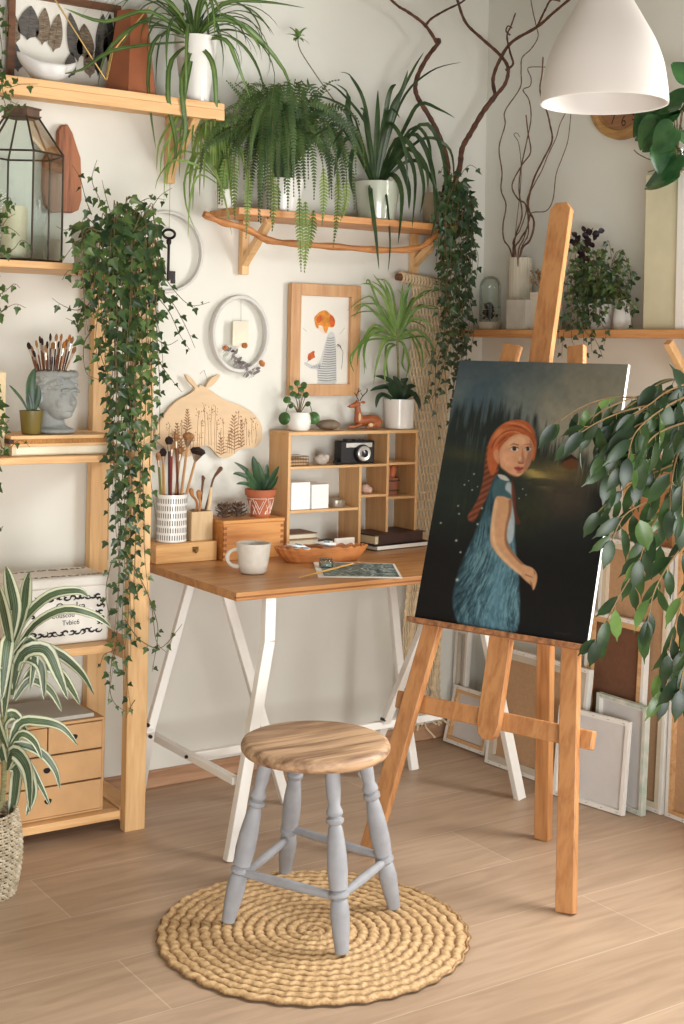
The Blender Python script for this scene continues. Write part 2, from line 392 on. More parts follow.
# ---- right wall shelf
pineY2 = wood('pine_deep_right', (216, 160, 104), (188, 128, 74), 'Y', .5)
rsh = thing('wall_shelf', 'long pine shelf on the right wall behind the easel', 'shelf', (3.2, 3.2, 1.45))
MB().box(3.13, 3.295, 2.62, 3.99, 1.478, 1.498).build('shelf_board', pineY2, rsh, bevel=.002)
MB().box(3.125, 3.14, 2.62, 3.99, 1.486, 1.503).build('front_lip', pineY2, rsh, bevel=.002)
for y in (2.93, 2.68):
    MB().box(3.27, 3.296, y - .014, y + .014, 1.27, 1.478).build('bracket_upright', pineZ, rsh, bevel=.002)
    MB().bar((3.285, y, 1.30), (3.15, y, 1.465), .026, .024, (0, 1, 0)).build('bracket_brace', pineZ, rsh, bevel=.002)
# ================================================================== desk
deskt = wood('desk_top_wood', (188, 136, 84), (162, 108, 62), 'X', .38)
ply = wood('desk_edge_ply', (205, 148, 92), (158, 98, 52), 'X', .5, scale=1.5)
wm = mat('white_steel', (236, 234, 228), .4, .02, 4)
blackm = mat('black_plastic', (22, 20, 20), .4, .1, 20)
desk = thing('desk', 'wooden folding desk on white crossed steel legs against the back wall', 'desk', (2.4, 3.62, 0))
MB().box(1.878, 2.91, 3.32, 3.995, .716, .74).build('desk_top', deskt, desk, bevel=.0015)
MB().box(1.8775, 2.9105, 3.3185, 3.33, .724, .7285).build('ply_edge_stripe', mat('ply_dark', (140, 86, 44), .6), desk)
def leg(pts, w=.03, t=.02, side=(1, 0, 0)):
    b = MB()
    for p, q in zip(pts, pts[1:]): b.bar(p, q, w, t, side)
    return b.build('leg', wm, desk, bevel=.002)
gA = [P(269, 600, Y=3.345), P(266, 640, Y=3.345), P(230, 861, Z=0)]; gA[1].y = 3.335
leg([Vector((gA[0].x, 3.345, .716)), gA[1], gA[2]], .034, .026)
cT = P(189, 585, Y=3.74); cJ = P(150, 729, X=1.80); 
cF = cJ + (cJ - cT) * (cJ.z / (cT.z - cJ.z))
leg([Vector((cT.x + .01, cT.y, .716)), cJ, P(139, 800, Z=0)], .026, .022)
bT = P(228, 600, Y=3.60); bF = P(286, 803, Z=0)
leg([bT + (bT - bF) * ((.716 - bT.z) / bT.z), bF], .03, .022)
dB = P(236, 781, Z=.205); dA = P(150, 734, Z=.205)
crossbar = MB().bar(dA, dB, .022, .022, (0, 0, 1)).build('crossbar', wm, desk, bevel=.002)
MB().bar((dA + dB) / 2 + Vector((.01, 0, 0)), P(441, 715, Y=(dA.y + dB.y) / 2 ), .024, .02, (0, 0, 1)).build('crossbar', wm, desk, bevel=.002)
rt_top = P(487, 637, Y=3.38); rF = P(520, 799, Z=0)
leg([rt_top + (rt_top - rF) * ((.716 - rt_top.z) / rt_top.z), rF], .034, .024)
gT = P(425, 625, Y=3.40); gJ = P(385, 722, Y=3.62)
gF = gJ + (gJ - gT) * (gJ.z / (gT.z - gJ.z))
leg([gT + (gT - gJ) * ((.716 - gT.z) / (gT.z - gJ.z)), gJ, gF], .03, .022)
hT = P(388, 588, Y=3.86); hJ = P(399, 665, Y=3.80)
hF = hJ + (hJ - hT) * (hJ.z / (hT.z - hJ.z))
leg([Vector((hT.x, hT.y, .716)), hJ, hF], .03, .02)
for q in ((148.5, 725.5), (151, 737)): 
    p = P(*q, Y=cJ.y - .022); MB().tube([p, p + Vector((0, .008, 0))], .0055, 8).build('bolt', blackm, desk)
MB().tube([(dA + dB) / 2 - Vector((.018, 0, 0)), (dA + dB) / 2], .005, 8).build('bolt', blackm, desk)
for q in ((385, 720), (404, 689)):
    p = P(*q, Y=3.60); MB().tube([p, p + Vector((0, .02, 0))], .0055, 8).build('bolt', blackm, desk)
# ---- cubby shelf on the desk
cubm = wood('birch_ply', (214, 172, 120), (196, 150, 98), 'X', .5); cubz = wood('birch_ply_upright', (212, 168, 116), (192, 145, 94), 'Z', .5)
cub = thing('cubby_shelf', 'pale wooden cubby unit with uneven compartments standing on the desk against the wall', 'shelf', (2.635, 3.93, .74))
cx0, cx1, cyf, cyb = 2.37, 2.905, 3.86, 3.985
t = .011
MB().box(cx0, cx1, cyf, cyb, 1.134, 1.145).build('top_board', cubm, cub, bevel=.001)
MB().box(cx0, cx1, cyf, cyb, .741, .752).build('bottom_board', cubm, cub, bevel=.001)
for x, z0, z1 in ((cx0, .752, 1.134), (cx1 - t, .752, 1.134), (2.771, .752, 1.134), (2.656, .752, 1.025)):
    MB().box(x, x + t, cyf + .001, cyb, z0, z1).build('upright_panel', cubz, cub, bevel=.001)
for x0, x1, z in ((cx0 + t, 2.771, 1.03), (cx0 + t, 2.656, .884), (2.667, 2.771, .925), (2.782, cx1 - t, 1.033), (2.782, cx1 - t, .914)):
    MB().box(x0, x1, cyf + .002, cyb, z - .009, z).build('shelf_board', cubm, cub, bevel=.001)
# ================================================================== stool, rug
rugm = MB(); RC = P(313.5, 930, Z=.008); nr, na = 190, 900; RR = .380; rows = []
for i in range(nr + 1):
    r = RR * i / nr; row = []
    for j in range(na):
        a = 2 * PI * j / na
        turn = (r / .0262) + a / (2 * PI); k = math.floor(turn); fr = turn - k
        ring = math.sin(PI * fr) ** .6
        arc = (k + .5) * .0262 * a
        tw = math.sin(arc / .0045 + (fr - .5) * 3.6 + k * 2.1)
        wob = mnoise.noise(Vector((math.cos(a) * r * 60, math.sin(a) * r * 60, k)))
        z = .004 + .0075 * ring * (.88 + .12 * tw) + .0022 * wob
        if i > nr - 3: z *= .5
        rr = r + (.003 * math.sin(a * 37) + .003 * mnoise.noise(Vector((math.cos(a) * 3, math.sin(a) * 3, 1)))) * (r / RR)
        row.append(rugm.a((RC.x + rr * math.cos(a), RC.y + rr * math.sin(a), z + .001), (fr, tw)))
    rows.append(row)
for A_, B_ in zip(rows, rows[1:]):
    for j in range(na): rugm.face((A_[j], B_[j], B_[(j + 1) % na], A_[(j + 1) % na]))
M, nt, B, N, L = newmat('seagrass')
tc = N.new('ShaderNodeTexCoord'); n1 = N.new('ShaderNodeTexNoise'); n1.inputs['Scale'].default_value = 120; n1.inputs['Detail'].default_value = 3; L.new(tc.outputs['Object'], n1.inputs[0])
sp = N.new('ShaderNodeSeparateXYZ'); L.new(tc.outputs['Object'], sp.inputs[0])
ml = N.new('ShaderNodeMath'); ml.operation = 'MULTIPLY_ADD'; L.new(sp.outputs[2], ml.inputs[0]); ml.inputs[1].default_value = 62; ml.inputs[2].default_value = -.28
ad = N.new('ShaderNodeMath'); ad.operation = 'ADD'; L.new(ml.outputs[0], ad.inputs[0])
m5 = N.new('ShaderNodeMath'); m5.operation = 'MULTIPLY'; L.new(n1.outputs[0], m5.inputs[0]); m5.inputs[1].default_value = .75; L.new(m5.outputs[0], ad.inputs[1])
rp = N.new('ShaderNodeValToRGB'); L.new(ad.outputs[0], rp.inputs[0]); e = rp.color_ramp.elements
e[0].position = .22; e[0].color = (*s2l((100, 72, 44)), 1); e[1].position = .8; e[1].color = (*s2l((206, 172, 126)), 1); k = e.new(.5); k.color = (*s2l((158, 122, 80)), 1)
L.new(rp.outputs[0], B.inputs['Base Color']); B.inputs['Roughness'].default_value = .7
tag(rugm.build('round_rug', M, None, loc=(RC.x, RC.y, 0), sharp=80), 'round braided seagrass rug under the stool', 'rug')
SC = Vector((1.862, 2.885, 0)); zf = .0145
seatw = wood('worn_seat_wood', (190, 156, 122), (104, 72, 50), 'X', .55, scale=.75, bump=.5)
greyp = mat('grey_paint', (146, 147, 151), .6, .10, 22, bump=.15, bscale=50)
stool = thing('wooden_stool', 'round stool with a worn wooden seat and turned grey painted legs on the rug', 'stool', (SC.x, SC.y, zf))
feet = [P(*q, Z=zf) for q in ((228, 921), (342, 953), (394, 907), (285, 871))]
cen = sum(feet, Vector()) / 4
SC = Vector((cen.x, cen.y, 0))
sm_ = MB(); sc = P(315.8, 739, Z=.463)
sm_.lathe([(.0, .428), (.166, .428), (.177, .432), (.1835, .441), (.184, .450), (.180, .458), (.168, .463), (.1, .462), (.05, .461), (0, .461)], (sc.x, sc.y, 0), 64)
sm_.build('seat', seatw, stool, sharp=60)
prof = [(0, .0165), (.04, .0175), (.1, .0205), (.2, .0235), (.27, .0205), (.28, .016), (.295, .024), (.31, .024), (.325, .016), (.335, .0225), (.35, .022), (.42, .0245), (.52, .0235), (.62, .0195), (.665, .0165), (.675, .014), (.69, .0215), (.71, .0215), (.72, .014), (.735, .0205), (.75, .020), (.78, .0145), (.84, .0175), (.92, .0185), (1, .017)]
legs = []
for f in feet:
    d = Vector((f.x - sc.x, f.y - sc.y, 0)); top = Vector((sc.x, sc.y, .43)) + d * .56; f = Vector((f.x, f.y, zf))
    tt = [q[0] for q in prof]; rr = [q[1] for q in prof]
    MB().tube([f.lerp(top, q) for q in tt], rr, 20).build('leg', greyp, stool, sharp=50); legs.append((f, top))
def onleg(i, z): f, tp = legs[i]; return f.lerp(tp, (z - f.z) / (tp.z - f.z))
for i, j, z in ((0, 1, .135), (1, 2, .135), (3, 0, .115), (3, 2, .145)):
    a, b = onleg(i, z), onleg(j, z)
    MB().tube([a.lerp(b, q) for q in (0, .15, .5, .85, 1)], [.009, .0105, .012, .0105, .009], 12).build('stretcher', greyp, stool)
# ================================================================== easel and painting
PSI, PHI = math.radians(-71), math.radians(16.1)
eu = Vector((math.cos(PSI), math.sin(PSI), 0)); enb = Vector((-math.sin(PSI), math.cos(PSI), 0)); ev = UP * math.cos(PHI) + enb * math.sin(PHI)
en = ev.cross(eu).normalized()
if en.dot(enb) < 0: en = -en            # points to the back of the painting
PBL = Vector((2.391, 3.178, .65)); PW, PH, PT = .553, .777, .012
leg0 = PBL + eu * PW + en * (PT + .014)
def LP(px, py, off=0): return PPl(px, py, leg0 + en * off, en)
easw = wood('easel_wood', (190, 136, 86), (162, 106, 62), 'Z', .4)
easel = thing('easel', 'orange wooden studio easel with three legs holding the large painting', 'easel', (2.45, 2.9, 0))
a = LP(566, 911); b = LP(577, 346)
a = a + (b - a) * ((0.0 - a.z) / (b.z - a.z)); MB().bar(a, b, .052, .024, eu).build('leg', easw, easel, bevel=.003)
a = LP(369, 851); b = LP(513.5, 345)
a = a + (b - a) * ((0.0 - a.z) / (b.z - a.z)); MB().bar(a, b, .055, .024, eu).build('leg', easw, easel, bevel=.003)
r0 = P(543, 839, Z=0); r1 = LP(549, 420, .03)
MB().bar(r0, r1, .046, .03, eu).build('rear_leg', easw, easel, bevel=.003)
a = LP(489, 728, .001); b = LP(562, 210, .001)
mst = MB(); d = (b - a).normalized(); sd = (eu - d * eu.dot(d)).normalized(); hw = .034
o2 = [a - sd * hw + d * .01, a - sd * hw * .8 - d * .018, a - sd * hw * .3 - d * .032, a + sd * hw * .3 - d * .032, a + sd * hw * .8 - d * .018, a + sd * hw + d * .01, b + sd * hw, b + sd * hw * .55 + d * .02, b - sd * hw * .55 + d * .02, b - sd * hw]
mst.prism([p - en * .012 for p in o2], en * .024).build('mast', easw, easel, bevel=.002)
a = LP(398, 699, .026); b = LP(594, 741, .026)
MB().bar(a, b, .05, .024, ev).build('crossbar', easw, easel, bevel=.004)
a = PBL - eu * .012 - ev * .0075 - en * .012; b = PBL + eu * (PW + .005) - ev * .0075 - en * .012
trm = mat('paint_crusted_wood', (186, 128, 84), .6, .3, 60, bump=.5, bscale=150, rgb2=(110, 74, 52))
MB().bar(a + en * .018, b + en * .018, .015, .062, ev).build('tray', trm, easel, bevel=.002)
# painting: a stretched canvas with the picture as its own painted surface
def fbm(x, y, s, o=4, seed=0):
    r = np.zeros_like(x); am = 1; tot = 0
    rs = np.random.RandomState(seed)
    G = rs.rand(257, 257)
    for k in range(o):
        xx = x * s * 2 ** k + 17.3 * k; yy = y * s * 2 ** k + 9.1 * k
        xi = np.floor(xx).astype(int); yi = np.floor(yy).astype(int); fx = xx - xi; fy = yy - yi
        fx = fx * fx * (3 - 2 * fx); fy = fy * fy * (3 - 2 * fy); xi %= 256; yi %= 256
        v = (G[xi, yi] * (1 - fx) * (1 - fy) + G[xi + 1, yi] * fx * (1 - fy) + G[xi, yi + 1] * (1 - fx) * fy + G[xi + 1, yi + 1] * fx * fy)
        r += am * v; tot += am; am *= .5
    return r / tot
def sstep(a, b, x): t_ = np.clip((x - a) / (b - a), 0, 1); return t_ * t_ * (3 - 2 * t_)
def pmask(X_, Y_, poly, soft=1.0):
    """soft inside mask of a polygon"""
    poly = np.array(poly, float); n = len(poly); ins = np.zeros(X_.shape, bool); dm = np.full(X_.shape, 1e9)
    for i in range(n):
        x1, y1 = poly[i]; x2, y2 = poly[(i + 1) % n]
        c_ = ((y1 > Y_) != (y2 > Y_)) & (X_ < (x2 - x1) * (Y_ - y1) / ((y2 - y1) or 1e-9) + x1); ins ^= c_
        dx, dy = x2 - x1, y2 - y1; q = np.clip(((X_ - x1) * dx + (Y_ - y1) * dy) / (dx * dx + dy * dy + 1e-9), 0, 1)
        dm = np.minimum(dm, np.hypot(X_ - x1 - q * dx, Y_ - y1 - q * dy))
    sd_ = np.where(ins, dm, -dm); return sstep(-soft, soft, sd_)
def smoothpoly(pts, n=5):
    q = [Vector((a_, b_, 0)) for a_, b_ in pts]; q = [q[-1]] + q + [q[0], q[1]]; out = spline(q, n)
    return [(p.x, p.y) for p in out[n:-n - 1]]
def mixc(C_, c_, m_): return C_ * (1 - m_[..., None]) + np.array(c_, float) * m_[..., None]
NU, NV = 300, 430
gu, gv = np.meshgrid(np.linspace(0, 1, NU), np.linspace(0, 1, NV))
X_ = np.zeros_like(gu); Y_ = np.zeros_like(gu)
c00 = PBL - en * .0006; w3 = [np.array((c00[k] + eu[k] * PW * gu + ev[k] * PH * gv)) for k in range(3)]
dd = w3[0] * cY + w3[1] * sY; aa = (w3[0] * sY - w3[1] * cY) / dd * F; bb = -(w3[2] - EYE) / dd * F
X_ = CX + cr * aa - sr * bb; Y_ = CY + sr * aa + cr * bb
V_ = 1 - gv                                   # 0 at the top
n_a = fbm(gu * 1.0, V_ * 1.4, 5, 5, 3); n_b = fbm(gu * 6, V_ * 1.0, 9, 4, 4); n_c = fbm(gu, V_ * 1.4, 40, 3, 5); n_d = fbm(gu * 1.0, V_ * 5, 8, 4, 8)
C_ = np.zeros(gu.shape + (3,)); sky = sstep(0, 1, gu)
C_[...] = (68, 86, 94); C_ = mixc(C_, (140, 138, 124), np.clip(sky * 1.1 + (n_a - .5) * 1.1, 0, 1))
C_ = mixc(C_, (52, 64, 70), np.clip((.12 - V_) / .12, 0, 1) * .6 * (1 - sky * .7))
C_ = mixc(C_, (98, 108, 106), np.exp(-((gu - .42) ** 2 / .03 + (V_ - .13) ** 2 / .004)) * .6)
C_ = mixc(C_, (150, 144, 126), np.exp(-((gu - .72) ** 2 / .03 + (V_ - .22) ** 2 / .008)) * .55)
reedtop = .16 + .05 * (n_b - .5) + .12 * sstep(.3, .75, gu) + .16 * sstep(.75, 1, gu)
reed = sstep(-.02, .05 + .1 * n_b, V_ - reedtop - .12 * (n_b - .45))
C_ = mixc(C_, (34, 42, 40), reed)
C_ = mixc(C_, (70, 84, 80), reed * sstep(.55, .75, n_b) * sstep(.55, .2, V_) * .55)
C_ = mixc(C_, (30, 42, 34), sstep(.35, .5, V_) * (1 - sstep(.5, .8, gu)) * .5)
C_ = mixc(C_, (66, 66, 42), np.exp(-((gu - .1) ** 2 / .03 + (V_ - .37) ** 2 / .0008)) * .6 * (.5 + n_d))
C_ = mixc(C_, (44, 52, 34), sstep(.5, .7, n_b) * sstep(.4, .5, V_) * sstep(.5, .3, gu) * .6)
C_ = mixc(C_, (112, 100, 60), np.exp(-((gu - .68) ** 2 / .03 + (V_ - .41 - .05 * (gu - .6)) ** 2 / .0022)) * 1.0 * (.45 + 1.0 * n_d))
C_ = mixc(C_, (188, 166, 92), np.exp(-((gu - .62) ** 2 / .016 + (V_ - .435 - .30 * (gu - .6)) ** 2 / .0006)) * sstep(.36, .6, n_d))
C_ = mixc(C_, (70, 60, 50), np.exp(-((gu - .76) ** 2 / .03 + (V_ - .50) ** 2 / .009)) * .95 * (.6 + .6 * n_a))
C_ = mixc(C_, (54, 54, 36), np.exp(-((gu - .58) ** 2 / .01 + (V_ - .58) ** 2 / .006)) * .8 * (.4 + n_c))
C_ = mixc(C_, (17, 17, 18), sstep(.52, .8, V_ + .12 * (n_a - .5)) * .96)
C_ = mixc(C_, (16, 17, 17), sstep(.86, 1, gu) * sstep(.3, .45, V_) * .8)
C_ = mixc(C_, (96, 62, 40), pmask(X_, Y_, [(562, 466), (563, 461), (571, 455), (578, 460), (578, 468), (570, 470)], .8)); C_ = mixc(C_, (44, 30, 24), pmask(X_, Y_, [(560, 463), (571, 454), (580, 461), (572, 458)], .6))
def q2(pts): return [(430 + a_ / 4.27, 400 + b_ / 4.27) for a_, b_ in pts]
def lay(pts, col, soft=1.0, op=1.0, sm=True):
    global C_
    pp = q2(pts); C_ = mixc(C_, col, pmask(X_, Y_, smoothpoly(pp) if sm else pp, soft) * op)
ox_, oy_ = 430 + 325 / 4.27, 400 + 180 / 4.27; ang_ = np.arctan2(X_ - ox_, Y_ - oy_) + .05 * np.sin((Y_ - oy_) / 22); rad_ = np.hypot(X_ - ox_, Y_ - oy_)
strk = .6 * fbm(ang_ * 5 + 9, rad_ / 160, 14, 2, 9) + .4 * fbm(ang_ * 5 + 4, rad_ / 120, 34, 2, 19)
# hair falling behind, dress, inset, braids
lay([(250, 180), (236, 250), (228, 330), (212, 400), (190, 450), (160, 500), (186, 520), (222, 455), (262, 380), (290, 310), (290, 220)], (112, 62, 44), 1.2)
bm_ = pmask(X_, Y_, smoothpoly(q2([(250, 180), (236, 250), (228, 330), (212, 400), (190, 450), (160, 500), (186, 520), (222, 455), (262, 380), (290, 310), (290, 220)])), 1)
bs_ = np.sin((X_ * .55 + Y_) * 1.1) * .5 + .5
C_ = mixc(C_, (168, 96, 62), bm_ * bs_ * .35); C_ = mixc(C_, (60, 34, 26), bm_ * (1 - bs_) * .35)
dress = pmask(X_, Y_, smoothpoly(q2([(268, 345), (285, 322), (332, 335), (352, 362), (360, 440), (362, 560), (366, 640), (380, 760), (372, 985), (250, 1010), (130, 965), (95, 860), (115, 750), (152, 650), (195, 560), (232, 470), (248, 400)])), 1.6)
dcol = np.zeros_like(C_); dcol[...] = (44, 70, 80)
dl = sstep(.45, .72, strk); vdr = sstep(.52, .8, V_)
dcol = mixc(dcol, (84, 122, 134), sstep(.50, .70, V_) * sstep(.15, .40, gu) * .6); dcol = mixc(dcol, (128, 164, 174), dl * (.12 + .5 * vdr) * sstep(.05, .4, gu)); dcol = mixc(dcol, (20, 34, 40), sstep(.48, .3, strk) * .5)
dcol = mixc(dcol, (96, 140, 158), np.exp(-((gu - .47) ** 2 / .004)) * vdr * .55); dcol = mixc(dcol, (16, 28, 34), sstep(.3, .12, gu) * .75)
C_ = C_ * (1 - dress[..., None]) + dcol * dress[..., None]
lay([(282, 340), (322, 338), (346, 352), (352, 402), (338, 426), (300, 410), (274, 428), (266, 385)], (62, 92, 98), 1.0)
lay([(330, 352), (350, 362), (360, 440), (361, 540), (352, 600), (334, 610), (326, 560), (346, 470), (348, 410), (322, 380)], (176, 186, 190), 1.2, .85)
lay([(350, 335), (366, 400), (368, 470), (384, 520), (370, 530), (356, 470), (348, 400)], (92, 48, 34), 1.0, .9)
lay([(290, 318), (318, 322), (338, 340), (330, 346), (300, 336)], (188, 186, 178), .8)
armp = [(278, 424), (300, 410), (332, 418), (348, 428), (346, 480), (330, 545), (328, 600), (356, 652), (400, 700), (436, 716), (456, 742), (456, 776), (442, 812), (432, 792), (408, 772), (378, 742), (330, 702), (282, 652), (258, 602), (262, 520)]
lay(armp, (196, 150, 112), .9)
lay([(336, 430), (348, 430), (346, 480), (330, 548), (330, 600), (358, 654), (398, 700), (380, 694), (334, 640), (318, 596), (322, 540), (336, 470)], (128, 88, 66), 1.2, .8)
lay([(266, 600), (262, 520), (276, 430), (290, 440), (276, 520), (282, 610), (330, 680), (390, 740), (370, 736), (300, 670)], (224, 186, 146), 1.6, .55)
for l_ in ([(408, 742), (438, 756), (437, 760), (406, 748)], [(424, 770), (436, 780), (440, 806), (434, 800)], [(440, 724), (452, 742), (446, 745)]): lay(l_, (118, 78, 58), .5, .7, False)
# head
lay([(250, 190), (262, 155), (290, 118), (330, 92), (375, 84), (415, 94), (440, 122), (452, 165), (454, 210), (440, 262), (420, 200), (400, 160), (360, 150), (330, 175), (300, 215), (282, 300), (262, 320), (244, 260)], (172, 92, 54), 1.0)
hx_, hy_ = 430 + 352 / 4.27, 400 + 232 / 4.27; hs = fbm(np.hypot((X_ - hx_) * 1.15, Y_ - hy_) / 3.2 + 5, np.arctan2(Y_ - hy_, X_ - hx_) * .5 + 4, 2.4, 3, 12)
hm = pmask(X_, Y_, smoothpoly(q2([(256, 200), (290, 125), (340, 92), (400, 92), (445, 135), (450, 200), (400, 150), (345, 158), (300, 215)])), 1)
C_ = mixc(C_, (204, 130, 84), hm * sstep(.5, .72, hs) * .75); C_ = mixc(C_, (120, 60, 36), hm * sstep(.48, .3, hs) * .75)
lay([(328, 172), (362, 148), (402, 148), (430, 168), (442, 205), (436, 245), (424, 280), (402, 308), (378, 326), (352, 322), (322, 302), (300, 282), (294, 240), (302, 205)], (204, 152, 116), .9)
lay([(428, 170), (442, 205), (436, 245), (422, 282), (398, 310), (402, 280), (414, 240), (424, 205)], (148, 98, 76), 1.2, .7)
lay([(296, 250), (304, 284), (330, 308), (372, 326), (352, 326), (318, 304), (298, 282)], (132, 84, 64), 1.0, .7)
lay([(330, 190), (360, 160), (396, 160), (410, 185), (372, 196), (345, 205)], (222, 178, 142), 1.6, .6)
lay([(312, 230), (340, 238), (352, 262), (334, 276), (312, 262)], (226, 164, 132), 1.8, .5)
lay([(272, 218), (290, 214), (296, 240), (294, 272), (282, 262), (272, 240)], (196, 134, 100), .8)
lay([(344, 206), (358, 199), (374, 204), (378, 213), (362, 219), (348, 215)], (214, 200, 186), .45)
lay([(354, 201), (366, 201), (368, 214), (358, 217), (352, 211)], (52, 42, 38), .4)
lay([(406, 205), (420, 200), (432, 206), (428, 217), (412, 219)], (190, 172, 156), .45)
lay([(411, 202), (422, 202), (424, 214), (414, 217)], (48, 38, 34), .4)
lay([(340, 208), (356, 196), (376, 202), (380, 212), (374, 206), (356, 201)], (66, 42, 34), .45, .9, False); lay([(402, 206), (418, 197), (434, 204), (418, 201)], (66, 42, 34), .45, .9, False)
lay([(338, 196), (356, 184), (380, 190), (378, 195), (356, 190)], (126, 74, 50), .6, .8, False); lay([(400, 192), (420, 186), (436, 194), (420, 191)], (126, 74, 50), .6, .8, False)
lay([(394, 205), (402, 240), (406, 258), (398, 270), (382, 270), (376, 262), (388, 250)], (160, 106, 82), .9, .75); lay([(384, 240), (392, 250), (388, 262), (378, 260)], (230, 182, 152), .9, .6)
lay([(374, 264), (388, 270), (402, 266), (398, 272), (380, 272)], (92, 50, 40), .5, .8, False)
lay([(358, 288), (376, 284), (386, 287), (396, 285), (400, 292), (384, 304), (368, 300)], (158, 72, 62), .55); lay([(360, 290), (380, 292), (398, 291), (380, 295)], (92, 36, 34), .4, .9, False)
lay([(370, 306), (394, 305), (386, 312), (374, 312)], (142, 92, 72), .8, .6)
for x_, y_, r_ in ((188, 316, .9), (147, 362, .8), (180, 384, .8), (120, 452, .9), (124, 486, .9), (222, 462, 1.0), (46, 525, 1.0), (203, 530, 1.1), (112, 600, 1.3), (130, 650, 1.1), (116, 768, 1.6), (165, 345, .6), (396, 380, .7), (410, 405, .6), (203, 370, .6), (380, 420, .6)):
    xx, yy = 430 + x_ / 4.27, 400 + y_ / 4.27; C_ = mixc(C_, (206, 218, 214), np.exp(-((X_ - xx) ** 2 + (Y_ - yy) ** 2) / (r_ * .9) ** 2) * .85)
for x_, y_ in ((556, 633), (560, 633), (564, 634), (568, 634)): C_ = mixc(C_, (70, 60, 56), np.exp(-((X_ - x_) ** 2 / 2.5 + (Y_ - y_) ** 2 / .8)) * .5)
C_ = C_ * (.94 + .12 * n_c[..., None])
lin = np.where(C_ / 255 <= .04045, C_ / 255 / 12.92, ((np.clip(C_, 0, 255) / 255 + .055) / 1.055) ** 2.4)
art = np.ones(gu.shape + (4,)); art[..., :3] = np.clip(lin * 1.0, 0, 1)
ptg = thing('painting', 'large dark oil painting of a red haired girl in a blue dress on the easel', 'painting', tuple(PBL + eu * PW / 2))
bx = MB(); core = [PBL, PBL + eu * PW, PBL + eu * PW + ev * PH, PBL + ev * PH]
bx.prism(core, en * PT).build('canvas_edge', mat('primed_canvas', (240, 238, 232), .7, .03, 30), ptg)
pm = MB(); pm.v = [Vector((w3[0][i, j], w3[1][i, j], w3[2][i, j])) for i in range(NV) for j in range(NU)]; pm.uv = [(0, 0)] * len(pm.v)
for i in range(NV - 1):
    for j in range(NU - 1):
        k = i * NU + j; pm.f.append((k, k + 1, k + NU + 1, k + NU))
pm.mi = [0] * len(pm.f)
pm.build('painted_surface', vcmat('oil_paint', .6), ptg, art=art.reshape(-1, 4).astype(np.float32))
# ================================================================== wall shelf, top left
def pot(parent, c, r0, r1, h, m, soilm=None, name='pot', n=40, wall=.005, foot=True):
    """tapered pot: bottom radius r0, top radius r1"""
    c = Vector(c)
    MB().lathe([(0, 0), (r0 * .9, 0), (r0, .004), (r1 * .985 + r0 * .015, h * .97), (r1, h), (r1 - wall, h), (r1 - wall * 1.2, h * .86), (0, h * .86)], c, n).build(name, m, parent)
    MB().lathe([(0, 0), (r1 - wall * 1.3, .0), (r1 - wall * 1.6, .004), (0, .006)], c + Vector((0, 0, h * .865)), 20).build('soil', soilm or soil, parent)
soil = mat('potting_soil', (58, 44, 34), .95, .3, 60, bump=.6, bscale=90)
cer = mat('white_ceramic', (236, 234, 228), .28, .02, 5, coat=.2)
brass = mat('brass', (200, 166, 104), .32, .06, 10, metal=1)
fr_dark = wood('walnut_frame', (112, 74, 48), (74, 46, 30), 'X', .5)
paperm = mat('paper_white', (232, 228, 218), .8, .02, 8)
x0 = P(7, 60, Y=3.965).x; x1 = P(119, 60, Y=3.965).x; ztp = P(80, 3, Y=3.965).z
fp = thing('framed_feathers', 'dark framed panel of grey and barred feathers standing on the top left shelf', 'picture', ((x0 + x1) / 2, 3.965, 2.18))
b = MB(); w = .02
b.box(x0, x0 + w, 3.955, 3.975, 2.181, ztp + .01); b.box(x1 - w, x1, 3.955, 3.975, 2.181, ztp + .01); b.box(x0 + w, x1 - w, 3.955, 3.975, ztp - .012, ztp + .01); b.box(x0 + w, x1 - w, 3.955, 3.975, 2.181, 2.181 + w)
b.build('frame', fr_dark, fp)
MB().box(x0 + w, x1 - w, 3.966, 3.973, 2.181 + w, ztp - .012).build('backing', paperm, fp)
fe = [mat('feather_grey', (92, 88, 84), .8, .35, 40, stretch=(1, 1, 5)), mat('feather_tan', (150, 132, 110), .8, .4, 60, rgb2=(86, 74, 62), stretch=(1, 1, 4)), mat('feather_dark', (44, 42, 44), .7, .3, 30)]
for k, (xa, ya, xb, yb, hw, mi) in enumerate(((15, 46, 9, 4, 4.2, 1), (27, 40, 31, 6, 6.5, 0), (42, 45, 45, 8, 4.3, 1), (53, 52, 59, 14, 4.2, 1), (78, 62, 70, 13, 4.5, 0), (86, 60, 84, 24, 5.5, 1), (101, 58, 103, 14, 4.0, 0), (98, 76, 99, 34, 2.6, 2), (108, 62, 110, 14, 3.6, 2), (90, 78, 88, 44, 3.6, 1), (69, 78, 72, 52, 3.6, 0), (18, 72, 13, 40, 3.8, 0), (3.5+7, 40, 8, 17, 2.5, 2))):
    a_, b_ = P(xa, ya, Y=3.962), P(xb, yb, Y=3.962); d = b_ - a_; s = Vector((d.z, 0, -d.x)).normalized() * hw / 190
    m_ = MB(); n = 12; top = []; bot = []
    for i in range(n + 1):
        t = i / n; ww = math.sin(PI * min(1, t * .96 + .04) ** .75) ** .7 if 0 < i < n else .05
        if t < .12: ww *= .35
        top.append(a_ + d * t + s * ww); bot.append(a_ + d * t - s * ww)
    m_.prism([p for p in top] + [p for p in reversed(bot)], (0, -.0012, 0)); m_.tube([a_ - Vector((0, .0015, 0)), b_ - Vector((0, .0015, 0))], .0007, 4)
    m_.build('feather', fe[mi], fp)
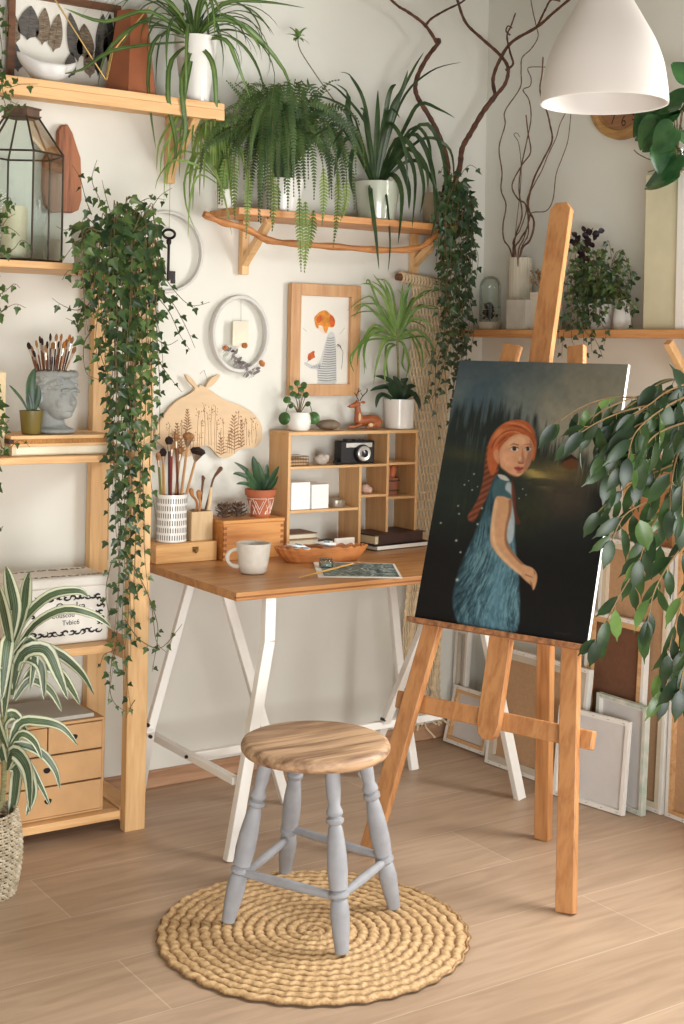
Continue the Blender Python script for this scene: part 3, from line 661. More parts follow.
# bird shaped dish
bd = thing('bird_dish', 'white ceramic bird shaped dish with raised beak and tail in front of the feathers', 'dish', P(47, 79, Y=3.86) * 1)
c = P(47, 68, Y=3.86); c.z = 2.18 + .060; bd.location = (c.x, c.y, 2.18)
m_ = MB(); n = 28; rows = []
for i in range(13):
    th = PI * .5 + PI * .5 * i / 12      # lower half bowl
    row = []
    for j in range(n):
        a_ = 2 * PI * j / n; rr = math.sin(th) if i else 1.0
        lift = (max(0, math.cos(a_)) ** 4 * .022 + max(0, -math.cos(a_)) ** 4 * .03) * (math.sin(th) ** 2)
        ext = 1 + .28 * abs(math.cos(a_)) ** 6 * (math.sin(th) ** 3)
        row.append(m_.a((c.x + .072 * math.cos(a_) * rr * ext, c.y + .048 * math.sin(a_) * rr, c.z + .056 * math.cos(th) + lift + .002), (0, 0)))
    rows.append(row)
for A_, B_ in zip(rows, rows[1:]):
    for j in range(n): m_.face((A_[j], B_[j], B_[(j + 1) % n], A_[(j + 1) % n]))
m_.build('dish', mat('dish_ceramic', (214, 212, 208), .35, .05, 8), bd, solid=.004)
# brass ornament
go = thing('brass_ornament', 'thin brass triangle ornament leaning before the feather panel', 'ornament', P(106, 84, Y=3.80))
A1, A2, A3 = P(106, 82, Y=3.80), P(40, -22, Y=3.83), P(112, 54, Y=3.80); A4 = P(150, 8, Y=3.8)
for p_, q_, r_ in ((A1, A2, .0026), (A1, A3, .0045), (A3, A4, .0022)): MB().tube([p_, q_], r_, 8).build('rod', brass, go)
go.location = A1
# leather-brown tapered vase
cb = mat('copper_leather', (146, 84, 52), .42, .15, 8, bump=.1, bscale=40)
tv = thing('tapered_vase', 'reddish brown faceted tapered vase next to the feathers', 'vase', P(130, 92, Y=3.88))
c = P(131, 92, Y=3.88); c.z = 2.18
tv.location = c; m_ = MB(); zt = P(128, 12, Y=3.88).z - c.z
for k in range(1): m_.lathe([(0, 0), (.086, 0), (.088, .004), (.05, zt), (.044, zt), (.05, zt * .7), (0, zt * .69)], c, 6)
m_.build('vase', cb, tv, sharp=20)
# spider plants: shared blade builder
g_sp = leafmat('spider_leaf_green', (96, 126, 62), (62, 96, 44), .42, stripe=((178, 190, 128), [(.10, .55), (.16, 0)]))
g_dk = leafmat('strap_leaf_dark', (64, 86, 48), (36, 58, 34), .38)
g_lt = leafmat('strap_leaf_light', (128, 158, 84), (92, 128, 58), .42)
def strap_plant(parent, base, n, L, w, seed, elev=(.3, 1.45), droop=(1.4, 2.6), m=None, az=(0, 2 * PI), azs=None, flat=.06, ysquash=.55, name='leaves', wallY=3.975, wallX=3.27, seg=14):
    rs = random.Random(seed); b = MB()
    for k in range(n):
        a_ = rs.uniform(*az) if azs is None else azs[k % len(azs)] + rs.uniform(-.25, .25)
        e_ = rs.uniform(*elev); l_ = L * rs.uniform(.65, 1.15); dr = rs.uniform(*droop)
        o_ = Vector(base) + Vector((math.cos(a_), math.sin(a_), 0)) * flat * rs.random() * .4
        pts = arch(o_, a_, e_, l_, dr, seg, rs.uniform(-.4, .4))
        pts = [Vector((min(p.x, wallX), base[1] + (p.y - base[1]) * ysquash if ysquash != 1 else p.y, p.z)) for p in pts]
        pts = [Vector((p.x, min(p.y, wallY), p.z)) for p in pts]
        b.blade(pts, wprof(seg, w * rs.uniform(.7, 1.15)), .3)
    return b.build(name, m, parent, sharp=70)
def guided(b, pts, w, seg=14, fold=.3, peak=.35):
    sp = spline(pts, max(3, seg // (len(pts) - 1))); b.blade(sp, wprof(len(sp) - 1, w, peak), fold, nrm=(-FW + UP * random.uniform(.1, .9) + RT * random.uniform(-.6, .6)))
c = P(195, 97, Y=3.86); c.z = 2.18
s1 = thing('spider_plant', 'arching spider plant in a tall white tapered pot on the top left shelf', 'plant', c)
pot(s1, c, .042, .068, P(195, 38, Y=3.86).z - 2.18, cer)
top = Vector((c.x - .01, c.y, P(190, 42, Y=3.86).z))
strap_plant(s1, top, 46, .42, .0085, 11, (.5, 1.5), (1.7, 3.1), g_sp, ysquash=.5)
b = MB()
for q in (((188, 50), (150, 22), (120, 38), (103, 60), (98, 85)), ((190, 50), (160, 35), (148, 70), (150, 110), (156, 150)), ((192, 45), (172, 60), (168, 100), (176, 145), (171, 180)), ((193, 45), (182, 80), (185, 130), (176, 160)), ((195, 40), (215, 20), (250, 30), (284, 70), (292, 98)), ((195, 40), (222, 5), (262, 2), (305, 8)), ((197, 45), (225, 40), (240, 70), (250, 98)), ((192, 42), (150, 12), (105, 22), (64, 8)), ((190, 42), (176, 10), (150, -8), (110, -12)), ((190, 48), (150, 45), (110, 52), (82, 70), (60, 74)), ((200, 40), (222, 15), (255, 40), (262, 62)), ((188, 48), (166, 22), (140, 22), (118, 50)), ((194, 40), (200, 0), (215, -20)), ((190, 50), (183, 100), (187, 125)), ((196, 48), (212, 62), (216, 100), (214, 130))):
    pp = [P(x, y, Y=3.80 - .05 * math.sin(i)) for i, (x, y) in enumerate(q)]; pp[0] = top + Vector((0, -.01, 0)); guided(b, pp, .0085)
b.build('leaves', g_sp, s1, sharp=70)
# ================================================================== rack, first shelf: lantern, driftwood slab
iron = mat('dark_iron', (74, 64, 54), .45, .25, 30, metal=.6)
c = P(21, 262, Y=3.80); c = Vector((c.x, 3.82, 1.653)); R_ = .124
lan = thing('glass_lantern', 'hexagonal glass lantern with dark metal edges on the upper rack shelf', 'lantern', c)
zr = P(38, 153, Y=3.74).z; zc = P(25, 117, Y=3.8).z; ht = [c.z + .004, zr]
a0 = math.atan2(-RT.y, -RT.x)
hexv = lambda r, z: [Vector((c.x, c.y, z)) + (RT * math.cos(PI / 3 * k) - FW * math.sin(PI / 3 * k)) * r for k in range(6)]
b = MB(); H0, H1, H2 = hexv(R_, c.z + .005), hexv(R_, zr), hexv(.05, zc)
for k in range(6):
    for p_, q_ in ((H0[k], H0[(k + 1) % 6]), (H1[k], H1[(k + 1) % 6]), (H0[k], H1[k]), (H1[k], H2[k])): b.tube([p_, q_], .0032, 6)
b.build('edge_frame', iron, lan)
b = MB(); b.prism(hexv(.058, zc), (0, 0, .004)); b.prism(hexv(.052, zc + .004), (0, 0, .018)); b.prism(hexv(.058, zc + .022), (0, 0, .004)); b.build('cap', mat('aged_wood_cap', (88, 66, 50), .7, .3, 30), lan)
b = MB(); b.prism(H0, (0, 0, -.004)); b.build('base_plate', iron, lan)
b = MB()
for k in range(6):
    b.poly([H0[k], H0[(k + 1) % 6], H1[(k + 1) % 6], H1[k]]); b.poly([H1[k], H1[(k + 1) % 6], H2[(k + 1) % 6], H2[k]])
b.build('glass_panes', glassmat(), lan)
cd = thing('candle', 'thick cream pillar candle inside the hexagonal glass lantern', 'candle', Vector((c.x - .018, c.y - .01, c.z + .0055)))
MB().lathe([(0, 0), (.034, 0), (.036, .003), (.036, .150), (.033, .156), (.012, .152), (0, .150)], cd.location, 30).build('wax', mat('candle_wax', (236, 226, 196), .5, .02, 4), cd)
MB().tube([cd.location + Vector((0, 0, .150)), cd.location + Vector((.001, 0, .166))], .0012, 5).build('wick', blackm, cd)
sl = [(58, 131), (62, 125), (68, 124), (73, 133), (77, 146), (81, 158), (82, 180), (82, 200), (79, 210), (72, 213), (62, 212), (52, 213), (45, 205), (43, 188), (44, 160), (50, 148), (58, 146)]
b = MB(); b.prism([P(x, y, Y=3.975) for x, y in sl], (0, .02, 0))
b.build('x', wood('slab_wood', (160, 98, 60), (104, 58, 34), 'Z', .55, bump=.5), None, bevel=.004, loc=P(62, 212, Y=3.985)); o = bpy.data.objects['x']; o.name = 'driftwood_slab'
tag(o, 'reddish brown weathered driftwood slab hung on the wall behind the lantern', 'wall decoration')
# ================================================================== rack, second shelf
def bx_thing(name, label, cat, x0, x1, y0, y1, z0, z1, m, group=None, bevel=.002):
    o = MB().box(x0, x1, y0, y1, z0, z1).build(name, m, None, bevel=bevel, loc=((x0 + x1) / 2, (y0 + y1) / 2, z0)); return tag(o, label, cat, group)
bk = thing('book', 'thick cream paged book lying at the bottom on the rack shelf under the stone head', 'book', (1.5, 3.80, 1.103))
xl = P(12, 452, Y=3.72).x; xr = 1.69
pagem = mat('book_pages', (232, 224, 200), .85, .06, 90, stretch=(1, 1, 14)); darkcov = mat('dark_book_cover', (66, 40, 28), .55, .15, 20)
MB().box(xl + .014, xr - .01, 3.724, 3.90, 1.107, 1.126).build('pages', pagem, bk)
b = MB(); b.box(xl, xr, 3.72, 3.905, 1.1035, 1.107); b.box(xl, xr, 3.72, 3.905, 1.126, 1.1295); b.box(xl, xl + .013, 3.72, 3.905, 1.107, 1.126); b.build('cover', mat('cream_cover', (214, 200, 168), .6), bk)
bk2 = thing('book', 'honey brown wooden covered book with a dark spine directly under the stone head', 'book', (1.5, 3.80, 1.13))
xl = P(10, 440, Y=3.71).x
MB().box(xl + .012, xr - .018, 3.714, 3.90, 1.137, 1.150).build('pages', mat('brown_pages', (170, 120, 66), .8, .3, 120, stretch=(6, 1, 1)), bk2)
b = MB(); b.box(xl + .002, xr - .01, 3.71, 3.905, 1.130, 1.137); b.box(xl + .002, xr - .01, 3.71, 3.905, 1.150, 1.160); b.build('cover', pineX, bk2, bevel=.001)
MB().box(xl - .002, xl + .012, 3.71, 3.905, 1.1375, 1.1495).build('spine', darkcov, bk2)
ZB = 1.160
# small green pot
c = P(31, 434, Y=3.765); c = Vector((c.x, c.y, ZB + .001))
gp = thing('potted_sansevieria', 'small olive green pot with a few dark pointed leaves beside the stone head', 'plant', c)
pot(gp, c, .027, .034, .068, mat('olive_pot', (112, 98, 44), .45, .12, 12))
b = MB()
for (q, w_) in ((((32, 412), (30, 395), (31, 380), (35, 368)), .014), (((33, 412), (37, 398), (38, 385)), .011), (((29, 413), (22, 400), (14, 390), (9, 385)), .004), (((31, 413), (29, 402), (27, 392)), .009)):
    pp = [P(x, y, Y=3.76) for x, y in q]; sp = spline(pp, 5); b.blade(sp, wprof(len(sp) - 1, w_, .5), .4, side=RT + FW * .5)
b.build('leaves', leafmat('sansevieria', (58, 92, 50), (26, 54, 34), .35), gp, sharp=60)
# classical head planter
hc = P(60, 398, Y=3.79)
hd = thing('head_planter', 'grey concrete planter shaped as a classical head filled with paint brushes', 'planter', Vector((hc.x, hc.y, ZB)))
fd = (RT * .80 - FW * .60).normalized(); sd_ = Vector((-fd.y, fd.x, 0)); T_ = Matrix((fd * 1.22, sd_ * 1.22, UP)).transposed().to_4x4(); T_.translation = Vector((hc.x - .012, hc.y, ZB))
b = MB(T_)
b.ball((-.004, 0, .118), (.056, .047, .066), 24, 16)          # skull
b.ball((.016, 0, .092), (.040, .036, .052), 20, 14)           # face
b.ball((.034, 0, .058), (.017, .018, .014), 14, 8)            # chin
b.ball((.058, 0, .094), (.009, .0075, .011), 12, 8); b.tube([(.047, 0, .124), (.054, 0, .108), (.061, 0, .094)], [.006, .006, .007], 8)   # nose
b.tube([(.048, -.026, .126), (.052, -.012, .129), (.050, 0, .126), (.052, .012, .129), (.048, .026, .126)], .0045, 8)    # brow
for s_ in (-1, 1):
    b.ball((.045, s_ * .017, .113), (.007, .009, .006), 12, 8); b.ball((.036, s_ * .020, .090), (.013, .012, .018), 12, 8)
    b.ball((-.006, s_ * .047, .105), (.011, .006, .018), 12, 8)
b.ball((.050, 0, .077), (.007, .013, .0035), 12, 8); b.ball((.049, 0, .070), (.0065, .011, .004), 12, 8)
b.tube([(-.006, 0, .085), (-.012, 0, .05), (-.010, 0, .02), (-.002, 0, .0)], [.030, .027, .031, .042], 20)
b.ball((0, 0, .008), (.044, .050, .014), 20, 8)
rs = random.Random(5)
for k in range(120):                                           # wavy hair
    a_ = rs.uniform(-2.6, 2.6) + PI; z_ = rs.uniform(.125, .178); a_ = a_
    rr = .054 * math.sqrt(max(.1, 1 - ((z_ - .115) / .085) ** 2))
    p_ = Vector((-.006 + math.cos(a_) * rr * 1.05, math.sin(a_) * rr * .92, z_))
    t_ = Vector((-math.sin(a_), math.cos(a_), rs.uniform(-.7, .7))).normalized()
    q0 = [p_ + t_ * (.009 * (i - 1.5)) + Vector((math.cos(a_), math.sin(a_), 0)) * .004 * math.sin(i * 1.5 + k) for i in range(4)]
    b.tube(q0, [.0035, .0072, .0072, .0035], 6)
for k in range(40):
    a_ = 2 * PI * k / 40; b.ball((-.006 + .052 * math.cos(a_), .046 * math.sin(a_), .172 + .004 * rs.random()), (.0085, .0085, .010), 8, 6)
b.build('head', mat('grey_concrete', (162, 165, 162), .85, .10, 25, bump=.25, bscale=120), hd, remesh=.0019, smooth_it=3)
brushm = [mat('brush_handle_brown', (110, 66, 40), .4), mat('brush_handle_dark', (60, 34, 28), .4), mat('brush_handle_tan', (186, 140, 92), .45), mat('brush_handle_red', (150, 38, 30), .35), mat('brush_handle_ochre', (196, 140, 52), .4), mat('brush_handle_green', (110, 116, 50), .4)]
ferm = mat('ferrule', (186, 170, 150), .3, .1, 30, metal=.8); bris = [mat('bristle_dark', (46, 30, 26), .9, .3, 90), mat('bristle_tan', (150, 108, 70), .9, .3, 90), mat('bristle_orange', (186, 116, 50), .9, .3, 90)]
def brush(a_, b_, hm, bm, r=.0026, tipw=1.0, label='', group=None, Lb=.022):
    """paint brush, handle end a_, bristle tip b_"""
    d = (b_ - a_); L_ = d.length; d.normalize()
    t_ = thing('paint_brush', label, 'brush', a_, group)
    MB().tube([a_, a_ + d * L_ * .3, b_ - d * (Lb + .02)], [r * .7, r * 1.1, r * .95], 7).build('handle', hm, t_)
    MB().tube([b_ - d * (Lb + .022), b_ - d * Lb], [r, r * 1.25 * tipw], 8).build('ferrule', ferm, t_)
    MB().tube([b_ - d * Lb, b_ - d * Lb * .55, b_ - d * Lb * .2, b_], [r * 1.2 * tipw, r * 1.9 * tipw, r * 1.4 * tipw, r * .3], 8).build('bristles', bm, t_)
    return t_
rs = random.Random(9)
for k in range(18):
    x = 28 + k * 2.8 + rs.uniform(-.6, .6); y = 338 + rs.uniform(-5, 9) + (4 if k < 3 else 0); 
    bx_ = 51 + (x - 52) * .6
    brush(P(bx_, 372, Y=3.785 + rs.uniform(-.015, .015)), P(x, y, Y=3.785 + rs.uniform(-.025, .02)), brushm[rs.choice((0, 1, 2, 0))], bris[rs.choice((0, 0, 1))] if k < 12 else bris[rs.choice((1, 2))], .0026, rs.choice((.9, 1.1, 1.4)),
          'slim used paint brush crowded with others in the grey head planter', 'brushes in the head planter')
o = bx_thing('leaning_board', 'narrow pale wooden board standing at the left end of the rack shelf', 'board', P(-14, 400, Y=3.76).x, P(4.5, 400, Y=3.76).x, 3.75, 3.765, 1.103, P(2, 372, Y=3.76).z, mat('pale_board', (206, 184, 146), .7, .1, 12, stretch=(6, 1, 1)))
# ================================================================== tin box, drawer box
zt0, zt1 = .553, .742; tx0, tx1, ty0, ty1 = 1.405, 1.68, 3.725, 3.90
tinm = mat('white_tin', (228, 224, 216), .5, .06, 14, bump=.1); inkm = mat('black_ink', (34, 32, 32), .7, .2, 40)
tin = thing('tin_box', 'white metal storage tin with black scroll ornament and lettering on the rack shelf', 'box', ((tx0 + tx1) / 2, (ty0 + ty1) / 2, zt0))
MB().box(tx0, tx1, ty0, ty1, zt0, zt1 - .022).build('body', tinm, tin, bevel=.008)
ld = MB().box(tx0 - .002, tx1 + .002, ty0 - .002, ty1 + .002, zt1 - .028, zt1 + .004).build('lid', tinm, tin, bevel=.009)
orn = MB(); rs = random.Random(3)
def scroll(x, z, s, k, mb, mp_):
    a0_ = rs.uniform(0, 6)
    pts = [mp_(x + s * (1.0 - .75 * i / 9) * math.cos(a0_ + i * .55 * (1 if k % 2 else -1)), z + s * (.9 - .75 * i / 9) * .75 * math.sin(a0_ + i * .55 * (1 if k % 2 else -1))) for i in range(10)]
    mb.tube(pts, [.0010 + .0022 * math.sin(PI * i / 9) for i in range(10)], 5)
mf = lambda x, z: Vector((x, ty0 - .0035 + .0024, z))
for row, zz in enumerate((.688, .588)):
    for k in range(13): scroll(1.447 + k * .0165, zz, .0130, k, orn, mf)
for k in range(5):
    scroll(1.443, .606 + k * .017, .009, k, orn, mf); scroll(1.655, .606 + k * .017, .010, k, orn, mf); scroll(1.645, .61 + k * .017, .008, k + 1, orn, mf)
orn.build('scroll_ornament', inkm, tin)
tx = MB(); text_mb(tx, 'Qoeka', .034, (1.558, ty0 - .0006, .6615), (1, 0, 0), (0, 0, 1)); text_mb(tx, 'Couscou', .020, (1.535, ty0 - .0006, .638), (1, 0, 0), (0, 0, 1)); text_mb(tx, 'Tvbic6', .020, (1.560, ty0 - .0006, .616), (1, 0, 0), (0, 0, 1)); tx.build('lettering', inkm, tin)
lo = MB(); mt_ = lambda x, y: Vector((x, y, zt1 + .0034))
for k in range(14):
    scroll(1.425 + k * .018, 3.755, .010, k, lo, mt_); scroll(1.425 + k * .018, 3.868, .010, k, lo, mt_)
for k in range(10): lo.bar(mt_(1.46 + (k % 2) * .09, 3.775 + k * .008), mt_(1.53 + (k % 3) * .04, 3.775 + k * .008), .003, .0006, (0, 1, 0))
lo.build('lid_print', mat('grey_ink', (120, 114, 108), .7), ld)
kr = mat('kraft_board', (196, 154, 108), .75, .05, 20, bump=.05); krd = mat('kraft_inner', (150, 110, 72), .8)
dz0, dz1 = .0635, .335; dx0, dx1, dy0, dy1 = 1.10, 1.662, 3.70, 3.94
db = thing('drawer_box', 'kraft cardboard chest with four drawers on the lowest rack shelf', 'box', ((dx0 + dx1) / 2, (dy0 + dy1) / 2, dz0))
b = MB(); b.box(dx0, dx1, dy0 + .004, dy1, dz1 - .008, dz1); b.box(dx0, dx1, dy0 + .004, dy1, dz0, dz0 + .006); b.box(dx0, dx0 + .006, dy0 + .004, dy1, dz0 + .006, dz1 - .008); b.box(dx1 - .006, dx1, dy0 + .004, dy1, dz0 + .006, dz1 - .008); b.box(dx0, dx1, dy1 - .004, dy1 - .001, dz0, dz1 - .008)
b.build('body', kr, db, bevel=.001)
rows_ = [(dz0 + .008, dz0 + .092), (dz0 + .097, dz0 + .180), (dz0 + .185, dz1 - .010)]
xm = P(48, 735, Y=3.70).x
def drawer(xa, xb, za, zb, hx):
    d_ = MB().box(xa, xb, dy0, dy1 - .03, za, zb).build('drawer', kr, db, bevel=.0015)
    h_ = MB(); zc_ = (za + zb) / 2 + .006; ring = [Vector((hx + .011 * math.cos(t_), dy0 - .0012, zc_ + .011 * math.sin(t_))) for t_ in [PI + PI * i / 10 for i in range(11)]]
    ring += [Vector((hx + .011 * math.cos(t_), dy0 - .0012, zc_ + .005 * math.sin(t_))) for t_ in [PI * i / 10 for i in range(1, 10)]]
    h_.prism(ring, (0, .0012, 0)); h_.build('finger_hole', blackm, d_)
drawer(dx0 + .008, dx1 - .008, *rows_[0], P(48, 801, Y=3.70).x); drawer(dx0 + .008, dx1 - .008, *rows_[1], P(47, 770, Y=3.70).x)
drawer(xm + .002, dx1 - .008, *rows_[2], P(74, 737, Y=3.70).x); drawer(dx0 + .008, xm - .002, *rows_[2], xm - .1)
q = [P(8, 722, Z=dz1 + .001), P(95, 712, Z=dz1 + .001)]
o = bx_thing('drawing_board', 'grey flat board lying on top of the kraft drawer chest', 'board', 1.25, 1.635, 3.715, 3.92, dz1 + .001, dz1 + .013, mat('grey_board', (178, 174, 164), .6, .04, 8))
# ================================================================== dracaena in basket
bc = P(-22, 893, Z=0); bc = Vector((bc.x, bc.y, 0))
dr = thing('potted_dracaena', 'striped dracaena with cream edged leaves in a woven wicker basket at the left', 'plant', bc)
wk = mat('wicker', (206, 194, 170), .8, .3, 40, rgb2=(150, 134, 108)); b = MB(); nst = 34; RB = .098; HB = .215
rad = lambda z: RB * (.86 + .22 * math.sin(PI * min(1, (z / HB) * .8 + .1)))
for k in range(nst):
    a_ = 2 * PI * k / nst; b.tube([bc + Vector((math.cos(a_) * rad(z), math.sin(a_) * rad(z), z)) for z in [HB * i / 8 for i in range(9)]], .0024, 5)
b.build('basket_stakes', wk, dr)
b = MB()
for i in range(30):
    z = .004 + HB * i / 30; m2_ = 68; ph = i % 2
    b.tube([bc + Vector((math.cos(2 * PI * j / m2_) * (rad(z) + .0038 * (1 if (j + ph) % 2 else -1) * (1)), math.sin(2 * PI * j / m2_) * (rad(z) + .0038 * (1 if (j + ph) % 2 else -1)), z + .001 * math.sin(j))) for j in range(m2_ + 1)], .0032, 5, cap=False)
b.build('basket_weave', wk, dr)
MB().lathe([(0, 0), (RB * .8, 0), (RB * .82, .006), (RB * .86, HB * .8), (0, HB * .82)], bc + Vector((0, 0, .004)), 24).build('inner_pot', mat('dark_inner_pot', (70, 62, 50), .8), dr)
stp = [Vector((bc.x, bc.y, .15)), P(2, 800, Y=bc.y - .0), P(4, 720, Y=bc.y), P(8, 660, Y=bc.y), P(10, 610, Y=bc.y)]
MB().tube(spline(stp, 4), .008, 8).build('stem', mat('cane_stem', (128, 124, 84), .7, .3, 50, stretch=(1, 1, 6)), dr)
vg = leafmat('dracaena_leaf', (70, 92, 58), (46, 68, 44), .4, stripe=((204, 206, 176), [(.03, .25), (.05, 0), (.12, 0), (.135, .35), (.15, 0), (.24, 0), (.29, .9), (.42, .9), (.47, .25)]), trans=.12)
b = MB(); Yb = bc.y
for q, w_ in ((((10, 640), (14, 610), (10, 585), (6, 566)), .019), (((10, 650), (2, 610), (-4, 580)), .02), (((12, 645), (22, 615), (26, 585), (30, 572)), .018), (((12, 650), (24, 620), (50, 596), (78, 591), (88, 597)), .015), (((14, 655), (35, 625), (65, 610), (95, 616), (112, 628)), .014), (((12, 660), (8, 640), (4, 670), (2, 700)), .018), (((14, 655), (30, 640), (34, 660), (30, 690)), .014),
              (((12, 690), (22, 655), (45, 650), (58, 675), (68, 700)), .019), (((14, 690), (30, 650), (55, 652), (80, 672), (94, 695)), .015), (((12, 695), (18, 660), (40, 665), (44, 700)), .017), (((14, 700), (35, 668), (58, 672), (72, 690), (80, 705)), .014), (((10, 690), (0, 665), (-10, 680), (-14, 710)), .018), (((12, 690), (10, 660), (6, 690), (4, 720)), .016), (((14, 700), (30, 680), (50, 690), (62, 712)), .012),
              (((8, 760), (18, 725), (40, 722), (62, 728), (78, 746)), .015), (((8, 765), (16, 745), (40, 752), (55, 770), (60, 790)), .012), (((6, 770), (14, 752), (28, 770), (30, 812)), .019), (((6, 770), (20, 758), (32, 790), (26, 816)), .017), (((4, 765), (-4, 745), (-12, 770), (-16, 800)), .018), (((6, 768), (16, 770), (14, 800), (8, 822)), .016), (((8, 765), (25, 760), (40, 785), (50, 806)), .009), (((6, 755), (2, 725), (14, 715), (28, 735)), .017), (((8, 755), (20, 735), (34, 742), (42, 760)), .012), (((6, 750), (-2, 730), (-8, 700)), .016)):
    n_ = len(q); ph = random.uniform(-.06, .06)
    pp = [P(x, y, Y=Yb + (ph - .05) * i / (n_ - 1)) for i, (x, y) in enumerate(q)]; guided(b, pp, w_ * 1.05, 16, .32, .45)
b.build('leaves', vg, dr, sharp=70)
# ================================================================== the big ivy over the rack
g_ivy = leafmat('ivy_leaf', (98, 120, 62), (58, 84, 44), .34, scale=22, trans=.15); g_ivy2 = leafmat('ivy_leaf_deep', (64, 88, 48), (38, 60, 36), .34, scale=22, trans=.12)
stemm = mat('vine_stem', (96, 82, 50), .8, .2, 30)
c = Vector((1.66, 3.86, 1.653))
iv = thing('trailing_ivy', 'long ivy spilling from a white pot down the front post of the pine rack', 'plant', c)
pot(iv, c, .05, .065, .11, cer)
rs = random.Random(21); st = MB(); lf = MB(); lf2 = MB(); random.seed(31)
topc = c + Vector((0, -.02, .115)); Yv = 3.62
def strand(q, L=.036, gap=.022, yv=None, which=None):
    yv = Yv + rs.uniform(-.03, .02) if yv is None else yv
    vine(st, which or (lf if rs.random() < .5 else lf2), [P(x, y, Y=yv + .01 * math.sin(i * 2.1)) for i, (x, y) in enumerate(q)], gap=gap, L=L)
for k in range(30):                                   # the dense head above and in front of the pot
    x = rs.uniform(78, 158); y0 = 208 + abs(x - 120) * .25 + rs.uniform(-18, 16); ln = rs.uniform(50, 120)
    pts_ = [(120 + (x - 120) * .5, 232), (x * .9 + 12, y0 + 4), (x, y0 + 22), (x + rs.uniform(-5, 5), y0 + ln * .6), (x + rs.uniform(-6, 6), y0 + ln)]
    strand(pts_, .040, .022)
for q in (((110, 225), (100, 200), (92, 180), (97, 160)), ((115, 225), (108, 205), (102, 180)), ((92, 215), (86, 200), (80, 178), (72, 165)), ((130, 225), (138, 205), (150, 198), (166, 200)), ((135, 228), (150, 210), (160, 196), (172, 188)), ((125, 225), (128, 205), (134, 195)),
          ((95, 230), (80, 222), (66, 230), (56, 226)), ((95, 240), (80, 240), (70, 250), (62, 262)), ((100, 260), (85, 275), (70, 270), (62, 280)), ((95, 300), (78, 310), (62, 305), (52, 298)), ((98, 310), (80, 322), (66, 318)), ((155, 260), (170, 285), (190, 305), (210, 302)), ((150, 290), (168, 310), (180, 335), (190, 350)), ((150, 290), (170, 300), (185, 325), (195, 348)), ((152, 350), (168, 375), (182, 392)), ((148, 330), (165, 345), (178, 340)),
          ((92, 330), (84, 345), (86, 372), (100, 380)), ((105, 330), (100, 350), (108, 375), (112, 384))): strand(q, .032, .026)
for x0_, x1_, ye in ((96, 100, 370), (103, 108, 400), (110, 112, 450), (113, 116, 520), (118, 118, 580), (121, 116, 640), (124, 122, 560), (128, 128, 660), (131, 126, 600), (134, 132, 560), (137, 140, 520), (141, 138, 600), (145, 144, 500), (149, 152, 470), (152, 158, 440), (126, 112, 700), (122, 128, 716), (130, 150, 610), (146, 155, 520), (118, 110, 560), (138, 146, 560), (106, 112, 500), (132, 120, 690), (127, 135, 640), (150, 150, 400), (156, 160, 380), (100, 104, 330), (92, 94, 320)):
    ya = 240; n_ = max(4, int((ye - ya) / 55)); q = []
    for i in range(n_ + 1):
        t_ = i / n_; q.append((x0_ + (x1_ - x0_) * t_ + rs.uniform(-4, 4) * min(1, t_ * 3), ya + (ye - ya) * t_))
    strand(q, .036, .029)
for q in (((118, 640), (112, 660), (110, 690), (116, 705), (128, 712)), ((125, 620), (140, 640), (160, 648), (176, 632), (182, 624)), ((130, 560), (150, 600), (156, 640), (166, 652)), ((112, 560), (106, 590), (110, 620)), ((135, 700), (130, 708), (126, 718)), ((150, 600), (158, 630), (152, 672)), ((116, 650), (104, 655), (100, 668))): strand(q, .026, .030)
st.build('stems', stemm, iv); lf.build('leaves', g_ivy, iv, sharp=180); lf2.build('leaves', g_ivy2, iv, sharp=180)
# ivy at the far left
c = P(-42, 60, Y=3.86); c = Vector((c.x, 3.87, 2.181))
iv2 = thing('trailing_ivy', 'sparse ivy whose thin vines hang down along the left edge of the rack', 'plant', c)
pot(iv2, c, .045, .06, .10, cer); st = MB(); lf = MB(); lf2 = lf
for q in (((-30, 30), (-12, 40), (0, 70), (4, 95), (16, 104), (28, 108)), ((-25, 40), (-6, 60), (4, 86), (22, 84), (38, 84)), ((-20, 60), (-8, 90), (3, 98), (8, 112), (18, 102)), ((-30, 60), (-14, 110), (-10, 200), (-4, 232), (4, 215), (10, 200)), ((-10, 200), (-2, 246), (12, 250), (22, 240), (34, 250)), ((-8, 180), (-2, 228), (10, 228), (20, 236)), ((-8, 200), (0, 225), (8, 218), (15, 214)), ((-4, 205), (2, 200), (10, 198), (12, 208)), ((-12, 250), (-6, 292), (4, 292), (14, 284), (20, 288)), ((-12, 270), (-6, 312), (6, 308), (16, 304), (26, 308)), ((-10, 300), (-4, 400), (0, 420), (4, 432), (14, 436)), ((-8, 380), (-2, 440), (8, 448), (20, 440), (30, 447)), ((-8, 380), (-4, 420), (4, 424), (9, 420)), ((-6, 400), (0, 440), (4, 452), (-2, 460)), ((-8, 460), (-4, 520), (0, 530), (3, 526)), ((-20, 0), (-4, 20), (2, 50), (0, 80)), ((-10, -10), (2, 10), (3, 40))): strand(q, .034, .024, yv=3.66, which=lf)
st.build('stems', stemm, iv2); lf.build('leaves', leafmat('ivy_leaf_bright', (88, 112, 56), (54, 80, 40), .4), iv2, sharp=180)
